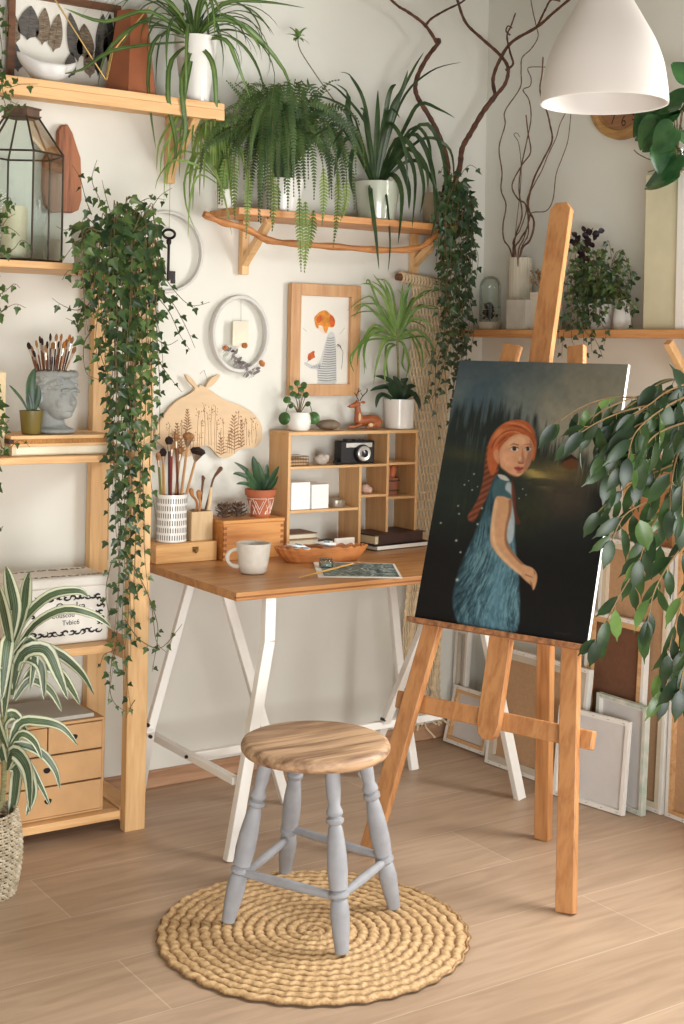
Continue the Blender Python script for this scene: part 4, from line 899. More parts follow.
# ================================================================== things on the back wall
def ring_xz(b, c, r, w, t, n=64, sx=1.0):
    """flat hoop in the wall plane: radius r, radial width w, depth t"""
    c = Vector(c); rings = []
    for k in range(n):
        a_ = 2 * PI * k / n; d = Vector((math.cos(a_) * sx, 0, math.sin(a_)))
        rings.append([b.a(c + d * rr + Vector((0, y, 0))) for rr, y in ((r - w, -t / 2), (r, -t / 2), (r, t / 2), (r - w, t / 2))])
    for k in range(n):
        A_, B_ = rings[k], rings[(k + 1) % n]
        for j in range(4): b.face((A_[j], A_[(j + 1) % 4], B_[(j + 1) % 4], B_[j]))
hoopm = mat('whitewashed_hoop', (206, 204, 200), .6, .06, 14)
c = P(166, 252, Y=3.98); b = MB(); ring_xz(b, c, .132, .009, .022)
o = b.build('hoop_ring', hoopm, None, bevel=.002, loc=c); tag(o, 'empty whitewashed wall hoop encircling the old iron key beside the ivy', 'wall decoration')
k0 = P(169, 234, Y=3.955); kk = lambda dx, dz: k0 + Vector((dx, 0, dz))
key = thing('iron_key', 'large old black iron key hanging by a thread inside the wall hoop', 'key', k0)
kb = MB(); kb.tube([kk(.021 * math.cos(a_), .014 * math.sin(a_)) for a_ in [2 * PI * i / 20 for i in range(21)]], .0045, 8, cap=False)
kb.tube([kk(0, -.014), kk(0, -.02), kk(0, -.03), kk(0, -.035), kk(0, -.13), kk(0, -.15)], [.005, .008, .008, .0045, .0045, .005], 10); kb.box(k0.x + .003, k0.x + .024, k0.y - .003, k0.y + .003, k0.z - .146, k0.z - .118); kb.box(k0.x + .010, k0.x + .0245, k0.y - .0031, k0.y + .0031, k0.z - .158, k0.z - .146)
kb.build('key_body', mat('black_iron', (38, 34, 34), .45, .2, 30, metal=.7), key)
MB().tube([kk(0, .012), kk(0, .16)], .0008, 4).build('thread', mat('cotton_thread', (150, 140, 120), .9), key)
c = P(239.5, 334, Y=3.98)
ov = thing('flower_hoop', 'oval whitewashed hoop with dried flowers and a little card on the wall', 'wall decoration', c)
b = MB(); ring_xz(b, c, .129, .013, .026, 80, .84); b.build('hoop', hoopm, ov, bevel=.003)
def wp(px, py, Y): return P(px, py, Y=Y)
MB().tube([wp(241, 297, 3.975), wp(241, 322, 3.972)], .0007, 4).build('thread', mat('grey_thread', (120, 116, 110), .9), ov)
a_ = wp(233, 321, 3.97); b_ = wp(248, 346, 3.97); MB().box(a_.x, b_.x, 3.969, 3.972, b_.z, a_.z).build('card', mat('cream_card', (226, 216, 196), .8), ov)
b = MB(); text_mb(b, 'ooo', .016, ((a_.x + b_.x) / 2, 3.9685, (a_.z + b_.z) / 2), (1, 0, 0), (0, 0, 1)); b = None
rs = random.Random(4); b = MB()
for k in range(34):
    t_ = k / 33; x = 228 + 30 * t_ + rs.uniform(-2, 2); y = 352 + 19 * math.sin(t_ * 1.9) + rs.uniform(-5, 3)
    p_ = wp(x, y, 3.972); oval_leaf(b, p_, Vector((rs.uniform(-1, 1), -.2, rs.uniform(-.4, 1))), Vector((0, -1, .2)), .020, .45)
    b.tube([p_, wp(x - 4, y + 5, 3.975)], .0006, 3)
b.build('dried_leaves', mat('dried_grey_leaves', (120, 112, 112), .8, .3, 40), ov, sharp=180)
for x, y, r_ in ((225, 348, .009), (244.5, 345.5, .010), (262.5, 363, .012)):
    b = MB(); p_ = wp(x, y, 3.965)
    for k in range(11): b.ball(p_ + rdir() * r_ * .55, r_ * .55, 8, 6)
    b.build('dried_flower', mat('dried_orange_flower', (186, 120, 66), .85, .3, 60), ov, sharp=180)
# moth plaque
def c4(pts): return [(160 + x / 6.218, 370 + y / 6.218) for x, y in pts]
mo = [(160, 30), (185, 42), (215, 72), (238, 108), (252, 96), (272, 98), (285, 106), (310, 62), (345, 36), (374, 30), (356, 66), (322, 100), (300, 114), (334, 142), (400, 186), (480, 214), (556, 252), (606, 300), (634, 356), (632, 425), (604, 474), (566, 486), (528, 488), (488, 500), (456, 528), (410, 548), (370, 541), (342, 512), (312, 480), (285, 470), (262, 478), (236, 500), (205, 528), (165, 540), (122, 522), (95, 490), (70, 486), (30, 478), (-20, 440), (-28, 380), (0, 320), (50, 250), (110, 190), (180, 152), (218, 120), (200, 92), (176, 66)]
Ym = 3.972
mt = thing('moth_plaque', 'large pale wooden moth shaped plaque engraved with ferns and grasses on the wall', 'wall decoration', P(215, 425, Y=3.98))
b = MB(); b.prism([P(x, y, Y=Ym) for x, y in smoothpoly(c4(mo), 3)], (0, .012, 0)); b.build('moth_board', mat('pale_plywood', (214, 186, 150), .65, .06, 10, stretch=(1, 1, 4)), mt)
b = MB(); engr = lambda pts, r=.0012: b.tube([P(160 + x / 6.218, 370 + y / 6.218, Y=Ym) for x, y in pts], r, 4)
def fernfig(x, y0, y1, wd, n, up=18):
    engr([(x, y0), (x + (4 if y1 < y0 else 0), (y0 + y1) / 2), (x, y1)], .0008)
    for k in range(n):
        t_ = (k + .3) / n; yy = y0 + (y1 - y0) * t_; w_ = wd * (1 - t_ * .8)
        for s_ in (-1, 1): engr([(x, yy), (x + s_ * w_ * .5, yy - up * .7), (x + s_ * w_, yy - up)], [.0010, .0022, .0004])
fernfig(460, 500, 285, 62, 11, 20); fernfig(170, 380, 245, 34, 8, 16); fernfig(105, 500, 330, 40, 9, 14); fernfig(380, 530, 420, 40, 6, 16); fernfig(508, 480, 310, 24, 8, 14); fernfig(130, 520, 430, 44, 5, 20)
rs = random.Random(8)
for k in range(30):
    x = 60 + k * 18.5 + rs.uniform(-5, 5); y0 = 470 if 250 < x < 320 or x > 480 else 520; y1 = y0 - rs.uniform(120, 300) * (.6 + .4 * math.sin((x - 40) / 190)); y1 = max(y1, 170 + abs(x - 270) * .35)
    if x < 70 or x > 590: y1 = max(y1, 330)
    engr([(x, min(y0, 455 if x > 560 or x < 90 else y0)), (x + rs.uniform(-6, 6), (y0 + y1) / 2), (x + rs.uniform(-10, 10), y1)], .0007)
    for j in range(7):
        q_ = (x + rs.uniform(-18, 18), y1 + rs.uniform(-6, 50)); engr([q_, (q_[0] + rs.uniform(-6, 6), q_[1] - rs.uniform(5, 12))], [.0015, .0005])
b.build('engraving', mat('burnt_engraving', (146, 108, 78), .8, .1, 20), mt)
b = MB(); b.tube([P(200, 374, Y=3.978), P(204, 370, Y=3.985), P(209, 385, Y=3.978)], .0006, 4); b.build('hanger', mat('grey_thread', (1, 1, 1)), mt)
# framed print
oak = wood('oak_frame', (206, 160, 112), (180, 130, 84), 'Z', .5)
fx0, fx1 = P(290.6, 300, Y=3.975).x, P(360, 300, Y=3.975).x; fz1, fz0 = P(325, 284.6, Y=3.975).z, P(325, 395.8, Y=3.975).z; w = .040
pr = thing('framed_print', 'oak framed watercolour of an orange haired figure in a striped shirt holding a leaf', 'picture', ((fx0 + fx1) / 2, 3.98, fz0))
b = MB(); b.box(fx0, fx0 + w, 3.968, 3.992, fz0, fz1); b.box(fx1 - w, fx1, 3.968, 3.992, fz0, fz1); b.box(fx0 + w, fx1 - w, 3.968, 3.992, fz0, fz0 + w); b.box(fx0 + w, fx1 - w, 3.968, 3.992, fz1 - w, fz1); b.build('frame', oak, pr, bevel=.001)
b = MB(); Yp = 3.984
ms_ = [mat('print_paper', (232, 229, 220), .8, .01, 8), mat('wash_orange', (214, 138, 52), .7, .3, 45), mat('wash_red_orange', (196, 92, 44), .7, .25, 50), mat('ink_grey', (120, 120, 122), .8, .1, 30), mat('wash_pale_grey', (204, 204, 202), .8, .05, 30), mat('wash_skin', (236, 214, 196), .8, .03, 30)]
b.box(fx0 + w, fx1 - w, Yp, Yp + .004, fz0 + w, fz1 - w)
def c5(pts): return [(285 + x / 8.5375, 280 + y / 8.533) for x, y in pts]
def pl(pts, m_, lv, sm=True):
    b.m = m_; q = c5(pts); q = smoothpoly(q, 3) if sm else q; b.poly([P(x, y, Y=Yp - .0003 * lv) for x, y in q]); b.m = 0
def ln(pts, m_, lv=3, r=.0008):
    b.m = m_; b.tube([P(x, y, Y=Yp - .0003 * lv) for x, y in c5(pts)], r, 4); b.m = 0
pl([(290, 385), (330, 385), (345, 430), (370, 455), (330, 455), (295, 430)], 5, 1)
pl([(395, 440), (425, 470), (435, 560), (438, 700), (440, 850), (425, 870), (285, 855), (275, 770), (225, 760), (185, 735), (165, 715), (175, 700), (235, 725), (290, 700), (320, 620), (345, 530), (365, 470)], 4, 1)
pl([(275, 860), (430, 870), (434, 905), (278, 905)], 4, 1, False)
pl([(250, 330), (265, 300), (300, 270), (345, 258), (380, 285), (410, 310), (428, 350), (420, 395), (395, 405), (372, 400), (360, 440), (345, 450), (330, 420), (320, 395), (290, 385), (285, 415), (262, 395)], 1, 2)
pl([(385, 300), (412, 312), (426, 352), (418, 392), (395, 398), (380, 360)], 2, 3); pl([(270, 330), (300, 300), (320, 330), (300, 360), (275, 365)], 2, 3)
pl([(200, 630), (215, 622), (240, 605), (255, 608), (250, 630), (258, 660), (235, 672), (215, 685), (200, 690), (192, 665)], 2, 2, False)
for k in range(19):
    y = 490 + k * 20; x0_ = 362 - max(0, (k < 12)) * 4.2 * k if k < 12 else 285; x1_ = 418 + min(18, k * 3)
    if k >= 12: x0_ = 280
    ln([(x0_, y + 4), ((x0_ + x1_) / 2, y + 9), (x1_, y)], 3, 3, .0010)
for k in range(6): ln([(300 - k * 14, 712 + k * 6), (292 - k * 14, 752 - k * 1)], 3, 3, .0009)
ln([(440, 560), (475, 575), (495, 610), (490, 700), (480, 760)], 3, 3, .0008); ln([(448, 550), (470, 560), (478, 580)], 3, 3, .0022); ln([(155, 410), (185, 440)], 4, 3, .0012); ln([(510, 410), (470, 460)], 4, 3, .0012); ln([(190, 700), (205, 680)], 3)
b.build('watercolour_print', ms_, pr, sharp=30)
# ================================================================== fern shelf plants
ZF = 1.869
fc = P(284, 208, Y=3.88); fc = Vector((fc.x, 3.885, ZF))
fn = thing('boston_fern', 'bushy boston fern in a white pot with fronds hanging below the middle shelf', 'plant', fc)
pot(fn, fc, .05, .068, .11, cer)
g_fn = leafmat('fern_frond', (84, 112, 58), (50, 78, 42), .5, scale=9, trans=.22); g_fn2 = leafmat('fern_tip', (138, 162, 82), (102, 134, 62), .5, scale=9, trans=.3)
def frond(lf_, st_, pts, w, gap=.0105, rs=random):
    sp = spline(pts, 8); n_ = len(sp); st_.tube(sp, [.0014 * (1 - .7 * i / n_) for i in range(n_)], 4)
    acc = 0; tot = sum((sp[i + 1] - sp[i]).length for i in range(n_ - 1)); run = 0; nr0 = (-FW + UP * .4 + rdir() * .5).normalized()
    for i in range(n_ - 1):
        seg = sp[i + 1] - sp[i]; L_ = seg.length; d = seg.normalized(); k_ = 0
        while acc < L_:
            p_ = sp[i] + d * acc; t_ = (run + acc) / tot
            ww = w * (min(1, .35 + t_ * 3) * max(.12, 1 - t_ ** 2.2))
            sd = d.cross(nr0).normalized()
            for s_ in (-1, 1):
                dr_ = (sd * s_ + d * .35 - UP * .12 + rdir() * .10).normalized(); q_ = p_ + dr_ * ww; hw_ = d * gap * .40
                b0 = lf_.a(p_ - hw_); b1 = lf_.a(p_ + hw_); b2 = lf_.a(q_ + hw_ * .25 - nr0 * ww * .12); b3 = lf_.a(p_.lerp(q_, .6) - hw_ * .9); lf_.face((b0, b3, b2, b1) if s_ > 0 else (b1, b2, b3, b0))
            acc += gap
        acc -= L_; run += L_
random.seed(77); rs = random.Random(17); lf = MB(); lf2 = MB(); st = MB(); ft = fc + Vector((0, 0, .10))
for k in range(50):
    x1 = rs.uniform(196, 372); side_ = (x1 - 280) / 90; y1 = rs.uniform(120, 215) if abs(side_) > .4 else rs.uniform(160, 225); ya = rs.uniform(72, 128) + abs(side_) * 18
    xa = 282 + (x1 - 282) * rs.uniform(.4, .62); Yb_ = 3.88 - rs.uniform(.02, .16); xb = 282 + (x1 - 282) * .92
    q = [(282 + rs.uniform(-8, 8), 176), (282 + (xa - 282) * .4, (176 + ya) / 2), (xa, ya), (xb, ya + (y1 - ya) * .42), (x1, y1)]
    yy_ = [3.885, 3.88, (3.88 + Yb_) / 2, Yb_, Yb_ - .01]
    frond(lf, st, [P(x, y, Y=Y_) for (x, y), Y_ in zip(q, yy_)], rs.uniform(.022, .032))
for k in range(16):
    x1 = rs.uniform(225, 340); q = [(284, 172), (284 + (x1 - 284) * .4, 120), (284 + (x1 - 284) * .75, rs.uniform(84, 100)), (x1, rs.uniform(78, 96))]
    frond(lf, st, [P(x, y, Y=3.90 - .02 * i) for i, (x, y) in enumerate(q)], .024)
for q, w_ in ((((282, 170), (290, 130), (300, 140), (305, 190), (306, 240), (304, 280)), .028), (((282, 170), (298, 130), (312, 150), (314, 200), (310, 240), (302, 262)), .026), (((284, 165), (280, 130), (272, 150), (274, 200), (272, 232)), .024), (((282, 170), (320, 120), (335, 150), (338, 200), (333, 248)), .022), (((280, 165), (262, 120), (250, 150), (248, 195), (246, 238)), .022), (((285, 165), (330, 130), (345, 160), (346, 200), (340, 222)), .022), (((280, 165), (240, 130), (225, 160), (222, 205)), .022), (((282, 165), (300, 120), (320, 150), (324, 190), (322, 226)), .024), (((282, 170), (292, 140), (298, 170), (300, 230), (301, 272)), .024), (((282, 165), (256, 125), (238, 140), (234, 180), (235, 220)), .022)):
    pp = [P(x, y, Y=3.88 - min(.15, .06 * i)) for i, (x, y) in enumerate(q)]; sp_ = spline(pp, 4); h_ = int(len(sp_) * .62); frond(lf, st, sp_[:h_ + 1][::2], w_); tb_ = MB(); frond(tb_, st, sp_[h_:][::2], w_ * .9); tb_.build('frond_tip', g_fn2, fn, sharp=180)
st.build('stalks', stemm, fn); lf.build('fronds', g_fn, fn, sharp=180)
# light green spider plant at the left of the shelf
c = P(222, 212, Y=3.9); c = Vector((c.x + .012, 3.90, ZF))
sp2 = thing('spider_plant', 'small light green spider plant at the left end of the fern shelf', 'plant', c)
pot(sp2, c, .026, .034, .06, cer)
b = MB(); rs = random.Random(6); random.seed(15)
for k in range(44):
    x1 = rs.uniform(155, 250); y1 = rs.uniform(150, 212); xa = 215 + (x1 - 215) * .5; ya = min(y1, 185) - rs.uniform(20, 55)
    guided(b, [c + Vector((0, -.01, .055)), P(xa, ya, Y=3.86), P(x1 * .85 + xa * .15, (ya + y1) / 2 - 6, Y=3.82), P(x1, y1, Y=3.80)], .0048, 12)
for q in (((206, 170), (186, 175), (186, 205), (196, 232)), ((206, 170), (176, 160), (160, 175), (155, 190)), ((200, 175), (190, 200), (188, 238)), ((215, 170), (225, 200), (232, 236))): guided(b, [c + Vector((0, -.01, .055))] + [P(x, y, Y=3.80) for x, y in q], .0040, 12)
b.build('leaves', leafmat('pale_spider_leaf', (150, 170, 98), (112, 142, 70), .42, trans=.25), sp2, sharp=70)
# dark spider plant in a glazed pot
c = P(377, 216, Y=3.9); c = Vector((c.x, 3.90, ZF))
s3 = thing('dragon_plant', 'dark green plant with long strap leaves in a pale glazed pot on the middle shelf', 'plant', c)
pot(s3, c, .062, .080, .135, mat('celadon_glaze', (190, 196, 178), .15, .05, 6, coat=.6))
tp = P(372, 168, Y=3.88); tp = Vector((c.x - .01, c.y, c.z + .11)); b = MB(); random.seed(5)
for q, w_ in ((((372, 168), (368, 130), (340, 92), (322, 82)), .008), (((372, 165), (355, 120), (330, 100), (306, 95)), .008), (((374, 165), (378, 120), (378, 90)), .012), (((376, 160), (390, 115), (402, 90), (408, 70)), .009), (((378, 160), (395, 110), (412, 72), (424, 52)), .006), (((378, 160), (400, 105), (430, 72), (462, 62)), .006), (((378, 165), (405, 128), (420, 104), (440, 110), (455, 118)), .008), (((370, 165), (350, 120), (348, 95), (336, 84)), .010), (((370, 168), (345, 130), (325, 130), (310, 140)), .008),
              (((374, 165), (370, 190), (375, 230), (379, 270)), .009), (((378, 160), (392, 175), (402, 195), (398, 245)), .010), (((378, 160), (400, 150), (415, 175), (412, 230)), .008), (((378, 158), (410, 135), (430, 160), (436, 210), (430, 240)), .009), (((378, 160), (410, 160), (432, 180), (440, 220), (436, 265)), .007), (((380, 155), (420, 125), (442, 150), (446, 200), (440, 230)), .008), (((370, 165), (355, 150), (350, 175), (353, 195)), .008), (((372, 160), (350, 140), (338, 155), (334, 178)), .008), (((376, 160), (385, 130), (395, 128), (405, 150), (408, 185)), .009), (((374, 158), (366, 120), (360, 108)), .010), (((376, 158), (384, 122), (392, 110), (400, 118)), .009),
              (((378, 165), (395, 160), (408, 185), (409, 210)), .011), (((376, 160), (410, 130), (428, 140), (432, 175), (440, 200)), .006), (((378, 160), (420, 140), (450, 150), (454, 190)), .006), (((372, 165), (340, 118), (318, 112), (300, 120)), .006), (((378, 160), (388, 100), (396, 84)), .009), (((374, 160), (366, 110), (352, 78), (340, 72)), .006), (((374, 165), (385, 190), (390, 240), (388, 272)), .004), (((376, 160), (405, 150), (425, 165), (428, 190)), .010), (((376, 160), (396, 140), (414, 150), (424, 185), (420, 215)), .009), (((374, 160), (356, 132), (344, 130), (332, 146)), .009)):
    pp = [P(x, y, Y=3.88 - min(.12, .045 * i)) for i, (x, y) in enumerate(q)]; pp[0] = tp; guided(b, pp, w_, 16)
b.build('leaves', g_dk, s3, sharp=70)
b = MB(); q = [tp] + [P(x, y, Y=3.85) for x, y in ((352, 125), (330, 95), (306, 60), (299, 47), (298, 38))]; b.tube(spline(q, 5), .0018, 6); b.build('offshoot_stem', stemm, s3)
b = MB()
for k in range(16): a_ = rs.uniform(0, 6.3); b.blade(arch(P(298, 38, Y=3.85), a_, rs.uniform(-.3, 1.3), .05, .8, 6), wprof(6, .006), .3)
b.build('plantlet', g_lt, s3, sharp=70)
# twisted branches in a pot at the right end of the shelf, with ivy
barkm = mat('branch_bark', (104, 66, 48), .75, .25, 40, bump=.3, bscale=100, rgb2=(66, 42, 32))
def PW(px, py, Y=3.86, xm=3.2):
    p = P(px, py, Y=Y); return p if p.x <= xm else P(px, py, X=xm)
c = Vector((3.015, 3.90, ZF))
tb = thing('twisted_branches', 'tall dark twisted branches standing in a beige pot at the shelf end', 'branches', c)
MB().lathe([(0, 0), (.055, 0), (.062, .01), (.066, .09), (.060, .12), (.054, .12), (.054, .10), (0, .10)], c, 30).build('pot', mat('beige_pot', (176, 158, 130), .6, .08, 12), tb)
def branch(par, name, q, r0, r1, f=PW, m=None, n=6):
    pp = spline([f(*a_) if not isinstance(a_, Vector) else a_ for a_ in q], n); k_ = len(pp)
    MB().tube(pp, [(r0 + (r1 - r0) * i / (k_ - 1)) * (1 + .12 * math.sin(i * 2.3)) for i in range(k_)], 9).build(name, m or barkm, par)
cc = Vector((c.x, c.y, c.z + .09)); cc2 = cc + Vector((.02, -.01, 0))
branch(tb, 'branch', [cc, (448, 168), (439.5, 137), (429, 116), (416.6, 95), (416.6, 79), (427, 58), (439, 42), (436, 40)], .009, .0075)
branch(tb, 'branch', [(437, 43), (425, 25), (408, 12), (398, 6), (385, -6)], .0065, .004); branch(tb, 'branch', [(425, 27), (431, 19), (446, 10), (462, 2), (470, -6)], .005, .003)
branch(tb, 'branch', [cc2, (459, 170), (462, 149), (470.6, 133), (483, 112), (495.5, 95.5)], .010, .0095)
branch(tb, 'branch', [(495.5, 96), (493, 79), (499.7, 60), (512, 42), (537, 27), (553.7, 12.5), (576, -6)], .0072, .0045)
branch(tb, 'branch', [(495.5, 95.5), (505, 84), (508, 68), (500, 55), (483, 39.5), (466, 23), (458, 2), (455, -10)], .0072, .0045)
branch(tb, 'branch', [(506, 70), (513, 64), (510, 52), (507, 36), (511, 26), (515.5, 13)], .0045, .0025); branch(tb, 'branch', [(537, 27), (545, 10), (551, 0), (560, 1)], .004, .003)
branch(tb, 'branch', [(510, 35), (506, 31), (508, 26), (512, 28)], .003, .002)
c = Vector((3.06, 3.80, 1.78)); c = P(461, 205, Y=3.80)
iv3 = thing('trailing_ivy', 'dense dark ivy cascading in the corner between the macrame hanging and the easel', 'plant', Vector((c.x, c.y, c.z - .05)))
pc = Vector((3.065, 3.845, ZF)); iv3.location = pc
pot(iv3, pc, .03, .038, .07, mat('striped_white_pot', (226, 222, 214), .4, .1, 30, stretch=(1, 1, 6)))
st = MB(); lf = MB(); lf2 = MB(); rs = random.Random(12); random.seed(55)
def PIV(x, y, Y): 
    p = P(x, y, Y=Y); return p if p.x < 3.2 else P(x, y, X=3.2)
for k in range(30):
    x = rs.uniform(440, 474); ye = rs.choice((250, 290, 330, 360, 400, 300, 340)) + rs.uniform(-15, 25); n_ = int((ye - 170) / 30); xo = x + (4 if x > 455 else 0)
    q = [(457, 178)] + [(xo + rs.uniform(-4, 4) - (i * 1.2 if x > 455 else -.3 * i), 178 + (ye - 178) * (i + 1) / n_) for i in range(n_)]
    vine(st, rs.choice((lf, lf2)), [PIV(a_, b_, 3.77 + .03 * math.sin(k)) for a_, b_ in q], gap=.023, L=.036)
for q in (((452, 330), (440, 380), (430, 400), (426, 392)), ((458, 340), (456, 400), (452, 440), (444, 462)), ((462, 300), (462, 360), (457, 420), (456, 470)), ((445, 340), (436, 365), (436, 410), (441, 440)), ((450, 300), (438, 340), (428, 388), (432, 410)), ((455, 380), (450, 420), (455, 460)), ((457, 180), (470, 165), (482, 175)), ((455, 180), (445, 165), (440, 175)), ((470, 300), (474, 330), (470, 350)), ((470, 240), (478, 255), (476, 280))):
    vine(st, lf2, [PIV(a_, b_, 3.76) for a_, b_ in q], gap=.030, L=.030)
st.build('stems', stemm, iv3); lf.build('leaves', g_ivy2, iv3, sharp=180); lf2.build('leaves', leafmat('ivy_leaf_darkest', (58, 80, 46), (32, 52, 34), .34, scale=22, trans=.12), iv3, sharp=180)  # second leaf set in a darker green
# macrame
cord = mat('cotton_cord', (222, 200, 164), .9, .08, 60, bump=.3, bscale=200)
d0, d1 = P(399, 277, Y=3.94), P(449, 283, Y=3.94)
mc = thing('macrame_hanging', 'long cream knotted macrame wall hanging on a brown rod beside the desk', 'wall hanging', (d0 + d1) / 2)
MB().tube([d0 - Vector((.01, 0, 0)), d1 + Vector((.02, 0, 0))], .0125, 12).build('rod', wood('macrame_rod', (112, 72, 48), (78, 48, 32), 'X', .6), mc)
b = MB(); cxs = [2.935 + .17 * k / 23 for k in range(24)]
for k in range(0, 16): xw = 2.872 + k * .0135; b.tube([Vector((xw + .001 * j, d0.y + .016 * math.cos(j * .8), d0.z - .003 * 0 + .016 * math.sin(j * .8) + (d1.z - d0.z) * k / 8)) for j in range(9)], .0052, 6)
b.build('cord_wrap', cord, mc)
b = MB(); rs = random.Random(2)
for k, xx in enumerate(cxs):
    z = d0.z - .01; q = []; ph = k % 2; i = 0; zend = .10 + rs.uniform(-.07, .10)
    while z > zend:
        if z > .62: xx_ = xx + .0046 * (1 if ((i // 2) + ph) % 2 else -1)
        else: xx_ = xx + .004 * math.sin(i * .3 + k) - (.62 - z) * .03
        q.append(Vector((xx_ + (.01 if z < 1.2 else 0) * 0, 3.955 - .006 * (i % 2), z))); z -= .016; i += 1
    if z < .3: q += [q[-1] + Vector((rs.uniform(-.03, .03), -rs.uniform(.0, .05), -.03)), ]
    b.tube(q, .0036, 5)
b.build('knotted_cords', cord, mc)
# ================================================================== desk things
D = .7405
honey = wood('honey_box_wood', (212, 150, 84), (186, 116, 56), 'X', .4)
lb = thing('pencil_box', 'low flat wooden box with a brass latch on the desk beside the rack', 'box', (2.0, 3.92, D))
MB().box(1.895, 2.110, 3.862, 3.992, D, .802).build('body', wood('light_box_wood', (214, 168, 110), (192, 138, 82), 'X', .45), lb, bevel=.002)
p_ = P(195.5, 551, Y=3.861); b = MB(); b.box(p_.x - .010, p_.x + .010, 3.859, 3.862, p_.z - .001, p_.z + .014); b.ball((p_.x, 3.857, p_.z), .006, 10, 6); b.tube([p_ + Vector((-.006, -.004, .008)), p_ + Vector((0, -.007, -.006)), p_ + Vector((.006, -.004, .008))], .0018, 6); b.build('latch', mat('aged_brass', (120, 98, 56), .4, .2, 60, metal=.8), lb)
db2 = thing('wooden_box', 'taller honey wooden box with finger joints under the terracotta plant', 'box', (2.22, 3.92, D))
bx0, bx1, by0, by1, bz1 = 2.118, 2.342, 3.835, 3.985, .862
MB().box(bx0, bx1, by0, by1, D, bz1 - .006).build('body', honey, db2, bevel=.001)
MB().box(bx0 - .003, bx1 + .003, by0 - .003, by1 + .003, bz1 - .0055, bz1 + .006).build('lid', honey, db2, bevel=.002)
b = MB()
for k in range(6):
    z = D + .008 + k * .018
    for x in (bx0, bx1 - .012): b.box(x, x + .012, by0 - .0008, by0 + .004, z, z + .009)
b.build('finger_joints', mat('end_grain', (150, 90, 44), .6), db2)
# brush pot
c = P(172, 540, Y=3.91); c = Vector((c.x, 3.915, .8025))
bp_ = thing('brush_pot', 'white cylindrical pot with black dashes standing on the low box', 'pot', c)
RP = .048; HP = P(172, 494, Y=3.91).z - .8025
MB().lathe([(0, 0), (RP - .003, 0), (RP, .003), (RP, HP), (RP - .005, HP), (RP - .006, .02), (0, .02)], c, 48).build('pot', cer, bp_)
b = MB(); rs = random.Random(2)
for row in range(6):
    z0_ = .008 + row * (HP - .012) / 6
    for k in range(38):
        a_ = 2 * PI * (k + .25 * (row % 2)) / 38; r_ = RP + .0004; h_ = (HP - .012) / 6 * .66; d_ = Vector((math.cos(a_), math.sin(a_), 0)); t_ = Vector((-d_.y, d_.x, 0)) * .0013
        o_ = c + d_ * r_; b.poly([o_ + t_ * -1 + UP * z0_, o_ + t_ + UP * z0_, o_ + t_ + UP * (z0_ + h_), o_ - t_ + UP * (z0_ + h_)])
b.build('dash_pattern', inkm, bp_)
lab = [('brush with a green handle in the dashed white pot', 5, 1, 158, 452, 1.2), ('ochre handled brush with dark bristles in the dashed white pot', 4, 0, 163, 448, 1.6), ('dark handled brush with purple black bristles in the dashed white pot', 1, 0, 169, 436, 1.8), ('bright red handled brush leaning left in the dashed white pot', 3, 1, 172, 441, 1.3), ('orange wooden brush at the middle of the dashed white pot', 2, 1, 181, 446, 1.4), ('tall pale brush with a wide tan tip in the dashed white pot', 2, 1, 189, 432, 2.6), ('brush with a broad black fan head in the dashed white pot', 2, 0, 199, 447, 3.4), ('thin brown handled brush at the back of the dashed white pot', 0, 1, 176, 433, 1.2)]
for k, (l_, hm, bm, x, y, tw) in enumerate(lab): brush(c + Vector((-.028 + .008 * k, .012 * math.sin(k * 2.2), .024)), P(x, y, Y=3.905 + .015 * math.sin(k * 2.2)), brushm[hm], bris[bm], .0042, tw, l_, None, .026)
# tool block
c = P(203.5, 541, Y=3.91); c = Vector((2.068, 3.925, .8025)); hb = P(203, 511, Y=3.90).z
tbk = thing('tool_holder', 'small square pale wooden block holding wooden modelling tools', 'holder', c)
b = MB(); s_ = .038
b.box(c.x - s_, c.x + s_, c.y - s_, c.y - s_ + .007, c.z, hb); b.box(c.x - s_, c.x + s_, c.y + s_ - .007, c.y + s_, c.z, hb); b.box(c.x - s_, c.x - s_ + .007, c.y - s_ + .007, c.y + s_ - .007, c.z, hb); b.box(c.x + s_ - .007, c.x + s_, c.y - s_ + .007, c.y + s_ - .007, c.z, hb); b.box(c.x - s_ + .007, c.x + s_ - .007, c.y - s_ + .007, c.y + s_ - .007, c.z, c.z + .008)
b.build('block', wood('pale_block', (206, 178, 136), (186, 154, 110), 'Z', .6), tbk)
toolm = mat('tool_wood', (176, 120, 70), .45, .2, 14, stretch=(1, 1, 3)); dkt = mat('dark_tool_wood', (96, 62, 40), .4, .2, 14)
def tool(name, label, pts, r, m_):
    pp = [c + Vector((pts[0][0], pts[0][1], .01))] + [P(x, y, Y=3.92 + pts[0][1]) for x, y in pts[1:]]; sp = spline(pp, 4); k_ = len(sp)
    rr = [r[0] + (r[1] - r[0]) * max(0, (i / (k_ - 1) - .55) / .45) ** 1 if i < k_ - 2 else r[1] * (.75 if i == k_ - 2 else .25) for i in range(k_)]
    o = MB().tube(sp, rr, 10).build(name, m_, None, loc=sp[0]); return tag(o, label, 'tool')
tool('wooden_spoon', 'round headed wooden tool leaning left in the pale wooden block', [(-.018, 0), (197, 505), (192, 495), (191, 488)], (.004, .010), toolm)
tool('wooden_spoon', 'bulbous light wooden tool at the front of the pale wooden block', [(-.008, -.012), (200, 505), (199, 498), (199, 490)], (.004, .012), toolm)
tool('wooden_spatula', 'flat pale wooden stick at the right of the pale wooden block', [(.020, -.008), (209, 505), (210, 498), (211, 487)], (.006, .006), mat('pale_stick', (222, 192, 150), .6))
